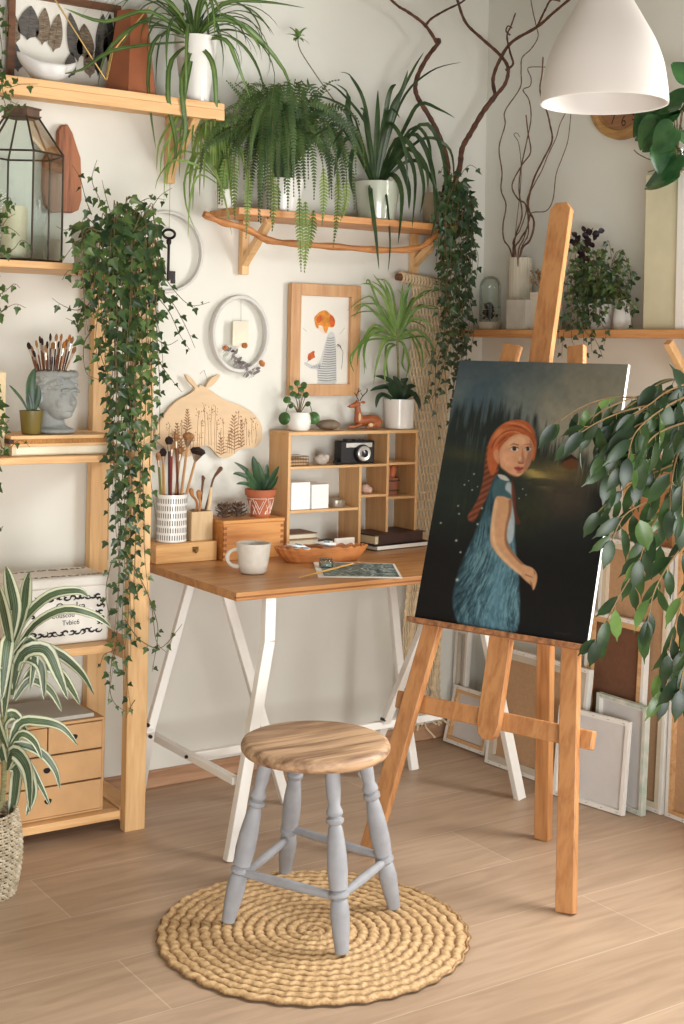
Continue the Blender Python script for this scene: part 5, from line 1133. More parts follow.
tool('carved_spoon', 'dark wooden tool with a ball end and spike in the pale wooden block', [(.004, .010), (201, 500), (203, 480), (204, 477)], (.0035, .010), dkt)
tool('carved_spoon', 'dark wooden scoop bending right at the top of the pale wooden block', [(.014, .014), (208, 500), (213, 480), (218, 472), (222, 467)], (.0035, .009), dkt)
MB_ = MB().tube([P(204, 478, Y=3.93), P(205.5, 467, Y=3.93)], [.002, .0008], 6); o = None
# pinecones
ZB2 = .8685
for k, (x, y, l_) in enumerate(((224, 514, 'left of two dark open pinecones on the honey wooden box'), (238, 513, 'right of two dark open pinecones on the honey wooden box'))):
    c = P(x, y + 4, Y=3.89); c.z = ZB2; b = MB(); n_ = 44
    b.tube([c + UP * .004, c + UP * .03], .006, 8)
    for i in range(n_):
        t_ = i / n_; a_ = i * 2.39996; r_ = .023 * math.sin(PI * (.18 + .78 * t_)) ** .8 + .004; zz = .003 + .040 * t_; d_ = Vector((math.cos(a_), math.sin(a_), .15 + .5 * t_)).normalized(); s2 = Vector((-math.sin(a_), math.cos(a_), 0))
        o_ = c + UP * zz; tip_ = o_ + d_ * (r_ + .003); w_ = .0045
        b.poly([o_ + s2 * w_ * .4, tip_ + s2 * w_, tip_ + d_ * .003 + UP * .003, tip_ - s2 * w_, o_ - s2 * w_ * .4]); b.poly([o_ - s2 * w_ * .4 - UP * .002, tip_ - s2 * w_ - UP * .002, tip_ + d_ * .003 + UP * .001, tip_ + s2 * w_ - UP * .002, o_ + s2 * w_ * .4 - UP * .002])
    o = b.build('pinecone', mat('pinecone_scale', (160, 132, 112), .8, .3, 60, rgb2=(88, 66, 54)), None, loc=c, sharp=180); tag(o, l_, 'pinecone')
# terracotta plant
c = P(260, 517, Y=3.90); c = Vector((c.x, 3.90, ZB2)); ht = P(260, 489, Y=3.90).z - ZB2
tp_ = thing('potted_agave', 'dark spiky leaved plant in a terracotta pot with white triangles on the box', 'plant', c)
terr = mat('terracotta', (178, 100, 66), .7, .12, 16, bump=.1)
MB().lathe([(0, 0), (.032, 0), (.046, ht * .78), (.050, ht * .78), (.052, ht), (.046, ht), (.044, ht * .85), (0, ht * .85)], c, 40).build('pot', terr, tp_, sharp=30)
b = MB()
def onpot(a_, t_): r_ = .032 + (.046 - .032) * t_ / .78 + .0006; return c + Vector((math.cos(a_) * r_, math.sin(a_) * r_, ht * t_))
fa = math.atan2(-FW.y, -FW.x)
for a0_ in (-2.4, -1.2, 0, 1.2, 2.4):
    for (u0, v0), (u1, v1) in (((-.55, .68), (0, .10)), ((.55, .68), (0, .10)), ((-.55, .68), (.55, .68)), ((-.32, .60), (0, .28)), ((.32, .60), (0, .28)), ((-.62, .1), (-.3, .45)), ((-.62, .45), (-.3, .1))):
        b.tube([onpot(fa + a0_ + (u0 + (u1 - u0) * i / 5), v0 + (v1 - v0) * i / 5) for i in range(6)], .0011, 4)
    b.poly([onpot(fa + a0_ + .48, .10), onpot(fa + a0_ + .72, .10), onpot(fa + a0_ + .6, .24)])
b.build('painted_triangles', mat('white_glaze_paint', (232, 220, 208), .7), tp_)
b = MB(); t0 = c + UP * ht * .85
for q, w_ in ((((258, 488), (256, 470), (253, 456)), .013), (((259, 488), (250, 475), (243, 468), (234, 462)), .008), (((258, 488), (248, 478), (238, 474), (233, 474)), .008), (((258, 490), (246, 484), (236, 484)), .007), (((262, 488), (266, 478), (267, 464)), .011), (((264, 488), (272, 478), (279, 466)), .010), (((262, 490), (262, 478), (258, 462)), .011), (((260, 490), (252, 484), (246, 478)), .010), (((264, 490), (272, 486), (278, 476)), .008)):
    pp = [P(x, y, Y=3.88) for x, y in q]; pp[0] = t0 + (pp[0] - t0) * .3; sp = spline(pp, 6); b.blade(sp, wprof(len(sp) - 1, w_, .45, .04), .35, nrm=(-FW + UP * .5))
b.build('leaves', leafmat('agave_leaf', (62, 94, 58), (34, 62, 40), .4), tp_, sharp=70)
# mug
c = P(253, 573, Z=D); c.z = D; hm_ = .092; rm = .053
mg = thing('mug', 'white speckled ceramic mug with a round handle on the desk corner', 'mug', c)
mugm = mat('speckled_ceramic', (216, 210, 198), .3, .05, 60, coat=.3)
b = MB(); b.lathe([(0, .001), (.036, .001), (.041, .006), (.046, .03), (.050, .06), (rm, hm_ - .001), (rm - .0015, hm_), (rm - .0045, hm_ - .002), (.046, .06), (.040, .012), (0, .010)], c, 56); b.build('body', mugm, mg, sharp=50)
hd_ = (-RT * .95 - FW * .1).normalized(); b = MB()
b.tube([c + hd_ * (.049 + .030 * math.sin(a_)) + UP * (.046 + .026 * math.cos(a_)) for a_ in [-.25 + (PI + .5) * i / 14 for i in range(15)]], [.006 + .001 * math.cos(i) for i in range(15)], 10); b.build('handle', mugm, mg)
# long scalloped bowl
c = P(322, 562, Z=D); ubx = Vector((1, .0, 0)); c = Vector((c.x, 3.66, D)); c = P(321, 561, Z=D)
bw = thing('wooden_bowl', 'long carved wooden bowl with a scalloped rim on the desk holding paint tubes', 'bowl', c)
b = MB(); ax = (RT * .93 + FW * .37).normalized(); ay = Vector((-ax.y, ax.x, 0)); A_l, B_l, Hh = .158, .044, .046; rows = []
def bowlpt(a_, t_, inner):
    r_ = (.74 + .26 * t_ ** .7) - (.06 if inner else 0) * (1 if t_ > .2 else 0)
    sc_ = 1 + .016 * math.cos(a_ * 22) * (.3 + .7 * t_)
    z_ = Hh * t_ + (.006 if inner and t_ < .3 else 0) + (.003 * math.cos(a_ * 22) * (t_ > .95))
    ca, sa = math.cos(a_), math.sin(a_); ca = math.copysign(abs(ca) ** .7, ca); sa = math.copysign(abs(sa) ** .7, sa)
    return c + ax * (A_l * ca * r_ * sc_) + ay * (B_l * sa * r_ * sc_ * (1 if not inner else .93)) + UP * (z_ + .001)
n_ = 220; prof_ = [(0.0, False), (.10, False), (.4, False), (.7, False), (1, False), (1, True), (.7, True), (.4, True), (.12, True)]
for t_, inn in prof_: rows.append([b.a(bowlpt(2 * PI * j / n_, t_, inn)) for j in range(n_)])
for A_, B_ in zip(rows, rows[1:]):
    for j in range(n_): b.face((A_[j], A_[(j + 1) % n_], B_[(j + 1) % n_], B_[j]))
b.face(rows[0][::-1]); b.face(rows[-1]); b.build('bowl', wood('carved_bowl_wood', (186, 120, 68), (146, 84, 42), 'X', .35), bw, sharp=50)
bw2 = tag(bw, bw['label'], 'bowl')
tubem = mat('paint_tube_foil', (216, 214, 206), .35, .1, 60, metal=.3); tubl = mat('tube_label', (110, 130, 140), .5, .5, 80)
def ptube(p0, p1, r, label, twist=0):
    t_ = thing('paint_tube', label, 'paint tube', p0); d = (p1 - p0); sp = [p0 + d * (i / 6) for i in range(7)]; s_ = d.cross(UP).normalized()
    b = MB(); rings = []
    for i in range(7):
        k_ = i / 6; w_ = r * (1.25 - .25 * k_); th = r * (.12 + .88 * min(1, k_ * 1.3)); up_ = s_.cross(d.normalized())
        rings.append([b.a(p0 + d * k_ * .86 + s_ * w_ * math.cos(2 * PI * j / 14) + up_ * th * math.sin(2 * PI * j / 14)) for j in range(14)])
    for A_, B_ in zip(rings, rings[1:]):
        for j in range(14): b.face((A_[j], A_[(j + 1) % 14], B_[(j + 1) % 14], B_[j]))
    b.face(rings[0][::-1]); b.face(rings[-1]); b.build('body', tubem, t_)
    MB().tube([p0 + d * .86, p0 + d], r * .55, 10).build('cap', mat('tube_cap', (236, 234, 226), .4), t_)
    MB().tube([p0 + d * .45, p0 + d * .7], r * 1.035, 14, cap=False).build('paint_band', tubl, t_)
cb_ = c + UP * .040
ptube(c - ax * .12 + UP * .058, c - ax * .045 + UP * .042 + ay * .01, .0085, 'white paint tube resting over the left end of the scalloped bowl')
ptube(c - ax * .02 + UP * .058 + ay * .02, c + ax * .05 + UP * .052, .010, 'white paint tube in the middle of the scalloped bowl')
ptube(c - ax * .10 + UP * .046 - ay * .015, c - ax * .03 + UP * .036, .0075, 'crumpled paint tube lying low in the left half of the scalloped bowl')
# glass jar
c = P(326, 568, Z=D); c.z = D + .0005; gj = thing('glass_jar', 'small squat glass jar of brush water before the scalloped bowl', 'jar', c)
MB().lathe([(0, 0), (.020, 0), (.0225, .004), (.0225, .022), (.019, .026), (.021, .027), (.021, .030), (.0185, .030), (.0175, .026), (.020, .021), (.020, .005), (0, .004)], c, 32).build('glass', glassmat('jar_glass', (232, 238, 236)), gj)
MB().lathe([(0, 0), (.0192, 0), (.0195, .012), (0, .012)], c + UP * .0045, 24).build('water', mat('murky_water', (196, 198, 194), .1, .05), gj)
# painted sheet
q = [P(x, y, Z=D) for x, y in ((313, 562), (394.5, 564.5), (402.5, 578.5), (318, 577.5))]
sh = thing('painted_sheet', 'teal marbled painted sheet with white borders lying at the desk edge', 'paper', (q[0] + q[2]) / 2); sh.location.z = D
qq = [Vector((p.x, p.y, D + .0004)) for p in q]; b = MB(); b.prism(qq, (0, 0, .0022)); b.build('sheet', paperm, sh)
M, nt, B, N, L = newmat('marbled_paint'); tc = N.new('ShaderNodeTexCoord'); n1 = N.new('ShaderNodeTexNoise'); n1.inputs['Scale'].default_value = 26; n1.inputs['Detail'].default_value = 6; n1.inputs['Distortion'].default_value = 2.5; L.new(tc.outputs['Object'], n1.inputs[0]); rp = N.new('ShaderNodeValToRGB'); L.new(n1.outputs[0], rp.inputs[0]); e = rp.color_ramp.elements; e[0].position = .38; e[0].color = (*s2l((52, 66, 66)), 1); e[1].position = .66; e[1].color = (*s2l((196, 206, 200)), 1); k = e.new(.52); k.color = (*s2l((96, 124, 124)), 1); L.new(rp.outputs[0], B.inputs['Base Color']); B.inputs['Roughness'].default_value = .5
cen_ = sum(qq, Vector()) / 4; b = MB(); b.prism([cen_ + (p - cen_) * .9 + UP * .0023 + (qq[1] - qq[0]) * .02 for p in qq], (0, 0, .0006)); b.build('paint_layer', M, sh)
brush(P(299, 577.5, Z=D + .006), P(359, 562, Z=D + .010), mat('bare_brush_wood', (214, 166, 92), .45), bris[2], .0028, .9, 'thin pale wooden brush lying across the painted sheet', None, .012)
# books right
c = P(399, 545, Z=D); lw = P(372, 550, Z=D); rw = P(432, 545, Z=D)
def flatbox(cen, w_, d_, h_, yaw, z):
    u_ = Vector((math.cos(yaw), math.sin(yaw), 0)); v_ = Vector((-u_.y, u_.x, 0)); p_ = [cen + u_ * (w_ * a_) + v_ * (d_ * b_) for a_, b_ in ((-.5, -.5), (.5, -.5), (.5, .5), (-.5, .5))]
    return [Vector((x.x, x.y, z)) for x in p_], h_
FL_ = P(379, 546.5, Z=D + .016); B1 = FL_ + Vector((math.cos(.105), math.sin(.105), 0)) * .118 + Vector((-math.sin(.105), math.cos(.105), 0)) * .078; B1.z = 0
sk = thing('sketchbook', 'white paged sketchbook with black cover lying under the dark leather journal', 'book', Vector((B1.x, B1.y, D)))
yw = math.radians(6)
f_, h_ = flatbox(B1, .245, .150, .013, yw, D + .003); MB().prism(f_, (0, 0, .012)).build('pages', paperm, sk)
f_, h_ = flatbox(B1 + Vector((-.004, .002, 0)), .262, .154, .002, yw, D + .0005); MB().prism(f_, (0, 0, .0022)).build('cover', blackm, sk)
f_, h_ = flatbox(B1 + Vector((-.004, .002, 0)), .262, .154, .002, yw, D + .0155); MB().prism(f_, (0, 0, .002)).build('cover', blackm, sk)
B2 = B1 + Vector((-.012, .008, 0)); yw2 = math.radians(7)
lj = thing('leather_journal', 'thick dark brown leather journal lying on the sketchbook by the cubby', 'book', Vector((B2.x, B2.y, D + .018)))
leath = mat('dark_leather', (66, 42, 36), .5, .2, 30, bump=.25, bscale=80)
f_, h_ = flatbox(B2 + Vector((.004, 0, 0)), .225, .128, .03, yw2, D + .021); MB().prism(f_, (0, 0, .027)).build('pages', mat('journal_pages', (212, 196, 160), .85, .1, 80, stretch=(1, 1, 12)), lj)
b = MB(); f_, h_ = flatbox(B2 + Vector((.004, 0, 0)), .238, .140, .003, yw2, D + .0180); b.prism(f_, (0, 0, .0028)); f_, h_ = flatbox(B2 + Vector((.004, 0, 0)), .238, .140, .003, yw2, D + .048); b.prism(f_, (0, 0, .004)); b.build('cover', leath, lj, bevel=.001)
f_, h_ = flatbox(B2 + Vector((.018, -.066, 0)), .205, .004, .03, yw2, D + .0209); MB().prism(f_, (0, 0, .0270)).build('spine', leath, lj)
# ================================================================== cubby contents
def inz(z): return z + .0006
def small(name, label, cat, x0, x1, y0, y1, z0, z1, m, **k): return bx_thing(name, label, cat, x0, x1, y0, y1, z0, z1, m, None, **k)
ZT = 1.1457
# pilea
c = P(298, 430, Y=3.93); c = Vector((c.x, 3.925, ZT)); pl_ = thing('potted_pilea', 'small coin leaved plant in a round white pot on top of the cubby', 'plant', c)
MB().lathe([(0, 0), (.030, 0), (.038, .010), (.041, .03), (.038, .052), (.033, .062), (.030, .062), (.032, .05), (0, .05)], c, 36).build('pot', cer, pl_); MB().lathe([(0, 0), (.029, 0), (.028, .004), (0, .006)], c + UP * .05, 20).build('soil', soil, pl_)
lf = MB(); st = MB(); t0 = c + UP * .05
for x, y, r_, mid in ((284.5, 418.5, .0215, (290, 402)), (313.5, 418, .0215, (308, 402)), (291, 388, .009, None), (297, 383, .010, None), (304, 385.5, .0125, None), (293, 394, .011, None), (301, 390, .011, None), (306, 395, .011, None), (287, 400, .013, None), (298, 396, .010, None), (308, 404, .010, None), (291, 406, .009, None)):
    p_ = P(x, y, Y=3.895 if r_ > .02 else 3.915); q = [t0, P(*mid, Y=3.91), p_] if mid else [t0, (t0 + p_) / 2 + Vector((0, -.006, .012)), p_]
    st.tube(spline(q, 4), .0013, 5)
    nn = (-FW + UP * (.1 if r_ > .02 else random.uniform(.1, .9)) + RT * random.uniform(-.6, .6)).normalized(); u_ = nn.orthogonal().normalized(); v_ = nn.cross(u_); ids = [lf.a(p_ + nn * -.002)]; rim = [lf.a(p_ + (u_ * math.cos(2 * PI * j / 18) + v_ * math.sin(2 * PI * j / 18)) * r_ + nn * .001) for j in range(18)]
    for j in range(18): lf.face((ids[0], rim[j], rim[(j + 1) % 18]))
st.build('stalks', stemm, pl_); lf.build('leaves', leafmat('pilea_leaf', (84, 126, 66), (54, 96, 50), .3), pl_, sharp=180, solid=.0012)
c = P(328, 430, Y=3.93); b = MB(); b.ball((c.x, 3.93, ZT + .018), (.046, .032, .018), 24, 14, .12, 3); o = b.build('flat_stone', mat('brown_stone', (122, 106, 88), .7, .2, 22, bump=.3), None, loc=(c.x, 3.93, ZT), sharp=180); tag(o, 'smooth flat brown stone lying on top of the cubby between plant and deer', 'stone')
# deer figurine
dp = P(366, 430, Y=3.93); de = thing('deer_figurine', 'small brown lying deer figurine with antlers on top of the cubby', 'figurine', Vector((dp.x, 3.93, ZT)))
def dq(x, y, Y=3.93): return P(275 + x / 4.56, 370 + y / 4.557, Y=Y)
b = MB()
b.tube([dq(372, 238), dq(395, 234), (dq(430, 228)), dq(460, 232), dq(482, 243)], [.012, .0185, .0195, .0195, .012], 16)
b.tube([dq(384, 240), dq(381, 215), dq(378, 190), dq(376, 165)], [.0185, .0155, .012, .0095], 14)
b.ball(dq(374, 157), (.0145, .0105, .0125), 14, 9); b.tube([dq(368, 158), dq(352, 163), dq(338, 167)], [.0105, .0075, .0052], 12)
b.ball(dq(402, 147, 3.925), (.0105, .0035, .0052), 10, 6); b.ball(dq(372, 142, 3.935), (.004, .003, .006), 10, 6)
for x_, y_, Y_ in ((345, 262, 3.915), (352, 258, 3.945)): b.tube([dq(392, 250, Y_), dq(365, 262, Y_), dq(335, 263, Y_), dq(350, 268, Y_)], [.0075, .005, .004, .003], 10)
for Y_ in (3.912, 3.948): b.tube([dq(455, 245, Y_), dq(440, 262, Y_), dq(415, 265, Y_)], [.009, .006, .004], 10); b.ball(dq(470, 248, Y_), (.013, .008, .014), 12, 8)
b.ball(dq(486, 240), (.005, .005, .006), 8, 6)
mnz = min(v.z for v in b.v)
for v in b.v: v.z += (ZT + .001 - mnz) * max(0, min(1, (ZT + .07 - v.z) / .07))
b.build('body', mat('deer_glaze', (178, 104, 60), .4, .25, 30, rgb2=(148, 80, 44), bump=.1), de, remesh=.0014, smooth_it=3)
for s_, Y_ in ((0, 3.925), (1, 3.938)):
    b = MB(); o_ = 18 * s_; b.tube(spline([dq(382 + o_ * .3, 140, Y_), dq(372 + o_ * 1.6, 118, Y_), dq(378 + o_ * 2.2, 100, Y_), dq(384 + o_ * 2, 84, Y_)], 4), .0019, 6); b.tube([dq(374 + o_ * 1.5, 120, Y_), dq(362 + o_ * 1.6, 104, Y_)], .0015, 6); b.tube([dq(378 + o_ * 2.2, 102, Y_), dq(392 + o_ * 1.7, 92, Y_)], .0014, 6); b.build('antler', mat('dark_antler', (74, 46, 36), .5), de)
b = MB(); b.ball(dq(366, 154, 3.9195), .0021, 8, 6); b.ball(dq(333, 167, 3.929), .0024, 8, 6); b.build('eye_and_nose', blackm, de)
b = MB(); b.ball(dq(386, 215, 3.916), (.005, .004, .015), 10, 8); b.ball(dq(437, 250, 3.909), (.011, .006, .007), 10, 8); b.build('pale_chest', mat('deer_cream', (226, 196, 156), .5), de)
# white pot plants at the right end of the cubby
c = P(398, 429, Y=3.93); c = Vector((c.x, 3.925, ZT)); wpz = P(398, 400, Y=3.93).z - ZT
wp_ = thing('potted_dracaena', 'white pot with dark broad leaves and a tall airy palm like stem on the cubby', 'plant', c)
pot(wp_, c, .050, .054, wpz + .004, cer)
b = MB(); t0 = c + UP * (wpz * .86)
for q, w_ in ((((396, 400), (394, 385), (384, 378), (375, 376)), .009), (((396, 400), (388, 388), (378, 388), (370, 391)), .009), (((396, 400), (384, 395), (378, 398), (376, 408)), .009), (((398, 400), (402, 385), (408, 378)), .012), (((398, 400), (398, 384), (393, 376)), .012), (((400, 400), (408, 388), (416, 386)), .010), (((400, 400), (412, 394), (418, 400), (420, 410)), .010), (((398, 400), (391, 388), (386, 384)), .012), (((402, 400), (408, 392), (416, 396)), .011), (((400, 402), (404, 388), (401, 378)), .012)):
    pp = [P(x, y, Y=3.90) for x, y in q]; pp[0] = t0 + (pp[0] - t0) * .3; sp = spline(pp, 6); b.blade(sp, wprof(len(sp) - 1, w_, .5, .04), .35, nrm=(-FW + UP * .4))
b.build('dark_leaves', leafmat('broad_dark_leaf', (44, 70, 44), (24, 44, 30), .3), wp_, sharp=70)
b = MB(); b.tube([t0, P(398, 360, Y=3.92), P(397, 325, Y=3.92)], .004, 8); b.build('stem', mat('cane_stem', (1, 1, 1)), wp_)
b = MB(); random.seed(3); rs = random.Random(3)
for q in ([(396, 335), (385, 300), (372, 285), (360, 284)], [(396, 338), (380, 315), (362, 312), (350, 318)], [(396, 340), (378, 325), (362, 340), (358, 360)], [(397, 335), (392, 300), (386, 283), (378, 278)], [(397, 335), (400, 300), (402, 284)], [(397, 335), (410, 305), (424, 292), (436, 290)], [(397, 338), (412, 320), (428, 322), (436, 334)], [(397, 340), (412, 335), (420, 352), (422, 375)], [(396, 340), (385, 340), (376, 360), (372, 378)], [(397, 340), (404, 345), (408, 365), (406, 380)], [(396, 335), (382, 308), (366, 304), (352, 308)], [(396, 338), (376, 330), (364, 350), (366, 370)], [(397, 330), (404, 296), (414, 282)], [(397, 338), (414, 312), (430, 306), (442, 310)], [(397, 345), (390, 350), (384, 372), (388, 385)], [(396, 336), (388, 296), (372, 274)], [(397, 340), (418, 330), (430, 345), (432, 365)], [(396, 340), (372, 335), (356, 350), (352, 366)]):
    guided(b, [P(x + rs.uniform(-2, 2), y, Y=3.92 - .02 * i) for i, (x, y) in enumerate(q)], .0052, 14)
    guided(b, [P(x + rs.uniform(-6, 6) * min(i, 1), y + rs.uniform(-8, 8) * min(i, 1), Y=3.92 + .012 * i) for i, (x, y) in enumerate(q)], .0044, 14)
b.build('leaves', g_lt, wp_, sharp=70)
# in the compartments
def cp(x, y, Y=3.90): return P(x, y, Y=Y)
za, zb_, zc_ = 1.0306, .8846, .7526
b0 = thing('wire_tray', 'little brown wire basket in the top left cubby compartment', 'basket', (2.405, 3.90, za))
b = MB(); x0_, x1_ = 2.388, 2.458
for z in (za + .002, za + .012, za + .022, za + .032):
    b.tube([(x0_, 3.875, z), (x1_, 3.875, z), (x1_, 3.94, z), (x0_, 3.94, z), (x0_, 3.875, z)], .0012, 4)
for k in range(12): xx = x0_ + (x1_ - x0_) * k / 11; b.tube([(xx, 3.875, za + .002), (xx, 3.875, za + .034)], .0009, 4)
b.build('wires', mat('copper_wire', (120, 84, 60), .4, .1, 20, metal=.5), b0); MB().box(x0_ + .003, x1_ - .003, 3.88, 3.935, za + .001, za + .024).build('contents', mat('tan_card', (198, 168, 130), .8), b0)
c = cp(321, 457, 3.90); b = MB(); b.ball((c.x, 3.90, za + .018), (.026, .02, .018), 20, 12, .2, 4); b.ball((c.x + .012, 3.89, za + .024), (.013, .013, .014), 14, 9, .2, 4); o = b.build('sea_shell', mat('grey_shell', (178, 168, 158), .5, .25, 60, stretch=(1, 1, 3)), None, loc=(c.x, 3.9, za), sharp=180); tag(o, 'grey striped sea shell beside the camera in the cubby', 'shell')
# camera
c0, c1 = cp(341, 462, 3.885), cp(375, 440, 3.885); cx_ = (c0.x + c1.x) / 2
ca = thing('film_camera', 'black and silver vintage film camera in the top cubby compartment', 'camera', (cx_, 3.90, za))
zt_ = za + .078
MB().box(c0.x, c1.x, 3.885, 3.93, za + .0005, zt_).build('body', mat('camera_leatherette', (28, 28, 30), .55, .2, 90, bump=.2, bscale=200), ca, bevel=.004)
MB().box(c0.x + .020, c1.x - .012, 3.8835, 3.886, zt_ - .022, zt_ - .006).build('face_plate', mat('brushed_silver', (196, 194, 188), .35, .05, 30, metal=.7), ca, bevel=.001)
MB().box(c0.x + .028, c0.x + .048, 3.890, 3.92, zt_, zt_ + .006).build('shutter_dial', blackm, ca, bevel=.001); MB().box(cx_ - .01, cx_ + .03, 3.892, 3.925, zt_, zt_ + .005).build('hot_shoe', blackm, ca, bevel=.001)
lx = cp(364, 452.5, 3.87); lz = za + .036
def yl(prof, cen, m_, nm, par):
    b = MB(); n_ = 32; rows = [[b.a((cen[0] + r * math.cos(2 * PI * j / n_), cen[1] - d_, cen[2] + r * math.sin(2 * PI * j / n_))) for j in range(n_)] for r, d_ in prof]
    for A_, B_ in zip(rows, rows[1:]):
        for j in range(n_): b.face((A_[j], B_[j], B_[(j + 1) % n_], A_[(j + 1) % n_]))
    b.face(rows[0]); b.face(rows[-1][::-1]); return b.build(nm, m_, par)
le = yl([(.031, 0), (.031, .010), (.029, .012)], (lx.x, 3.8848, lz), blackm, 'lens_barrel', ca)
yl([(.026, 0), (.026, .006), (.023, .008), (.016, .006)], (lx.x, 3.8725, lz), mat('lens_silver', (206, 204, 198), .3, .03, 20, metal=.5), 'lens_ring', le); yl([(.013, 0), (.013, .004), (.008, .006), (.001, .007)], (lx.x, 3.8665, lz), mat('lens_glass', (24, 26, 34), .05, 0, coat=1), 'front_glass', le)
b = MB(); b.tube(spline([(c0.x, 3.90, za + .012), (c0.x - .012, 3.89, za + .016), (c0.x - .03, 3.885, za + .008), (c0.x - .02, 3.88, za + .004), (c0.x - .004, 3.88, za + .005)], 5), .0045, 8); b.build('strap', blackm, ca)
wb = mat('white_box', (238, 237, 234), .6, .01, 5)
for (xa, xb, yt, l_) in ((291, 310.5, 482, 'taller left white card box in the middle cubby compartment'), (311.5, 329, 484, 'right white card box next to another in the middle cubby compartment')):
    p0_, p1_ = cp(xa, 509, 3.875), cp(xb, yt, 3.875); small('card_box', l_, 'box', p0_.x, p1_.x, 3.875, 3.95, zb_, p1_.z, wb)
c = cp(337, 505, 3.90); b = MB(); b.lathe([(0, 0), (.026, 0), (.027, .002), (.027, .018), (.0275, .018), (.0275, .024), (.025, .026), (0, .026)], (c.x, 3.90, zb_), 32, 1.05, .9); o = b.build('tin_can', mat('dull_tin', (156, 146, 132), .35, .15, 40, metal=.6), None, loc=(c.x, 3.9, zb_)); tag(o, 'shallow round grey tin right of the white card boxes', 'tin')
c = cp(366, 494, 3.90); b = MB(); b.ball((2.712, 3.90, .9256 + .016), (.017, .013, .016), 18, 10, .25, 4); b.ball((2.722, 3.893, .9256 + .012), (.010, .01, .012), 14, 8, .2, 4); o = b.build('sea_shell', mat('pink_shell', (206, 172, 156), .5, .2, 50), None, loc=(2.712, 3.9, .9256), sharp=180); tag(o, 'little pinkish shell alone in the small central cubby compartment', 'shell')
bkx = cp(397, 500, 3.90).x; sbk = thing('small_basket', 'tiny dark wooden bucket of clay rolls in the right cubby column', 'basket', (2.825, 3.92, .9146)); c = Vector((2.828, 3.92, .9146))
b = MB(); b.lathe([(0, 0), (.028, 0), (.033, .062), (.029, .062), (.026, .006), (0, .006)], c, 24)
b.build('bucket', wood('bucket_wood', (138, 82, 54), (96, 54, 36), 'Z', .5), sbk); b = MB()
for z in (.014, .048): b.lathe([(.0295 + z * .07, z), (.0315 + z * .07, z + .001), (.0315 + z * .07, z + .005), (.0295 + z * .07, z + .006)], c, 24, cap=False)
b.build('hoop', mat('dark_hoop', (74, 44, 32), .5), sbk)
for k, (dx, dy, tx_, ty_) in enumerate(((-.010, 0, -.012, 0), (.006, -.008, .010, -.004), (.010, .008, .024, .006), (-.004, .012, -.002, .012))):
    o = MB().tube([c + Vector((dx, dy, .010)), c + Vector((tx_ * .6, ty_, .06)), c + Vector((tx_, ty_, .098)), c + Vector((tx_ * 1.1, ty_, .103))], [.008, .009, .009, .005], 10).build('clay_roll', mat('clay_orange', (196, 112, 72), .7, .15, 30), None, loc=c + Vector((dx, dy, .010)))
    tag(o, 'short orange clay roll standing in the tiny wooden bucket', 'roll', 'clay rolls in the tiny bucket')
small('book', 'black covered thin book lying lowest in the bottom left cubby compartment', 'book', 2.384, 2.62, 3.865, 3.98, zc_ + .0004, zc_ + .012, darkcov)
bk3 = thing('book', 'grey covered book in the middle of the bottom left cubby stack', 'book', (2.45, 3.92, zc_ + .0125)); MB().box(2.388, 2.50, 3.872, 3.98, zc_ + .015, zc_ + .031).build('pages', pagem, bk3); b = MB(); b.box(2.385, 2.505, 3.868, 3.982, zc_ + .0125, zc_ + .015); b.box(2.385, 2.505, 3.868, 3.982, zc_ + .031, zc_ + .0335); b.build('cover', mat('tan_cover', (176, 140, 104), .7), bk3)
bk4 = thing('book', 'brown covered book topmost in the bottom left cubby stack', 'book', (2.45, 3.92, zc_ + .034)); MB().box(2.388, 2.492, 3.874, 3.98, zc_ + .0366, zc_ + .050).build('pages', pagem, bk4); b = MB(); b.box(2.386, 2.496, 3.87, 3.982, zc_ + .034, zc_ + .0366); b.box(2.386, 2.496, 3.87, 3.982, zc_ + .050, zc_ + .0526); b.build('cover', mat('brown_cover', (134, 104, 82), .7), bk4)
small('seed_packet', 'printed cream paper packet leaning on the bowl near the cubby', 'packet', 2.52, 2.60, 3.80, 3.804, D + .0005, D + .052, paperm, bevel=0)
# ================================================================== pendant lamp
def dpt(px, py, dep):
    r = ray(px, py); return Vector((0, 0, EYE)) + r * dep
lc = dpt(604, 104, 3.25); ppm = F / 3.25; zc0 = lc.z
lamp = thing('pendant_lamp', 'white bell shaped pendant lamp hanging from the ceiling at the upper right', 'lamp', lc)
lz = lambda y: (104 - y) / ppm
out_ = [(63.5, 104), (63, 95), (61.5, 83), (57.5, 62), (49.5, 41), (38.5, 21), (26.5, 0), (19.5, -14), (18, -25)]
prof_ = [(r / ppm, lz(y)) for r, y in out_]
M, nt, B, N, L = newmat('lamp_shade_white'); B.inputs['Base Color'].default_value = (*s2l((214, 208, 202)), 1); B.inputs['Roughness'].default_value = .45
trn = N.new('ShaderNodeBsdfTranslucent'); trn.inputs[0].default_value = (*s2l((214, 206, 198)), 1); ms = N.new('ShaderNodeMixShader'); ms.inputs[0].default_value = .15; L.new(B.outputs[0], ms.inputs[1]); L.new(trn.outputs[0], ms.inputs[2]); L.new(ms.outputs[0], N['Material Output'].inputs[0])
b = MB(); b.lathe(spline([Vector((r, z, 0)) for r, z in prof_], 4) and [(p.x, p.y) for p in spline([Vector((r, z, 0)) for r, z in prof_], 4)] + [(p.x - .004, p.y) for p in reversed(spline([Vector((r, z, 0)) for r, z in prof_], 4))], lc, 64, cap=False); b.build('lamp_shade', M, lamp, sharp=60)
MB().lathe([(0, lz(-20)), (.022, lz(-20)), (.022, lz(2)), (.018, lz(6)), (0, lz(6))], lc, 20).build('bulb_socket', mat('white_plastic', (234, 232, 226), .4, .02, 6), lamp)
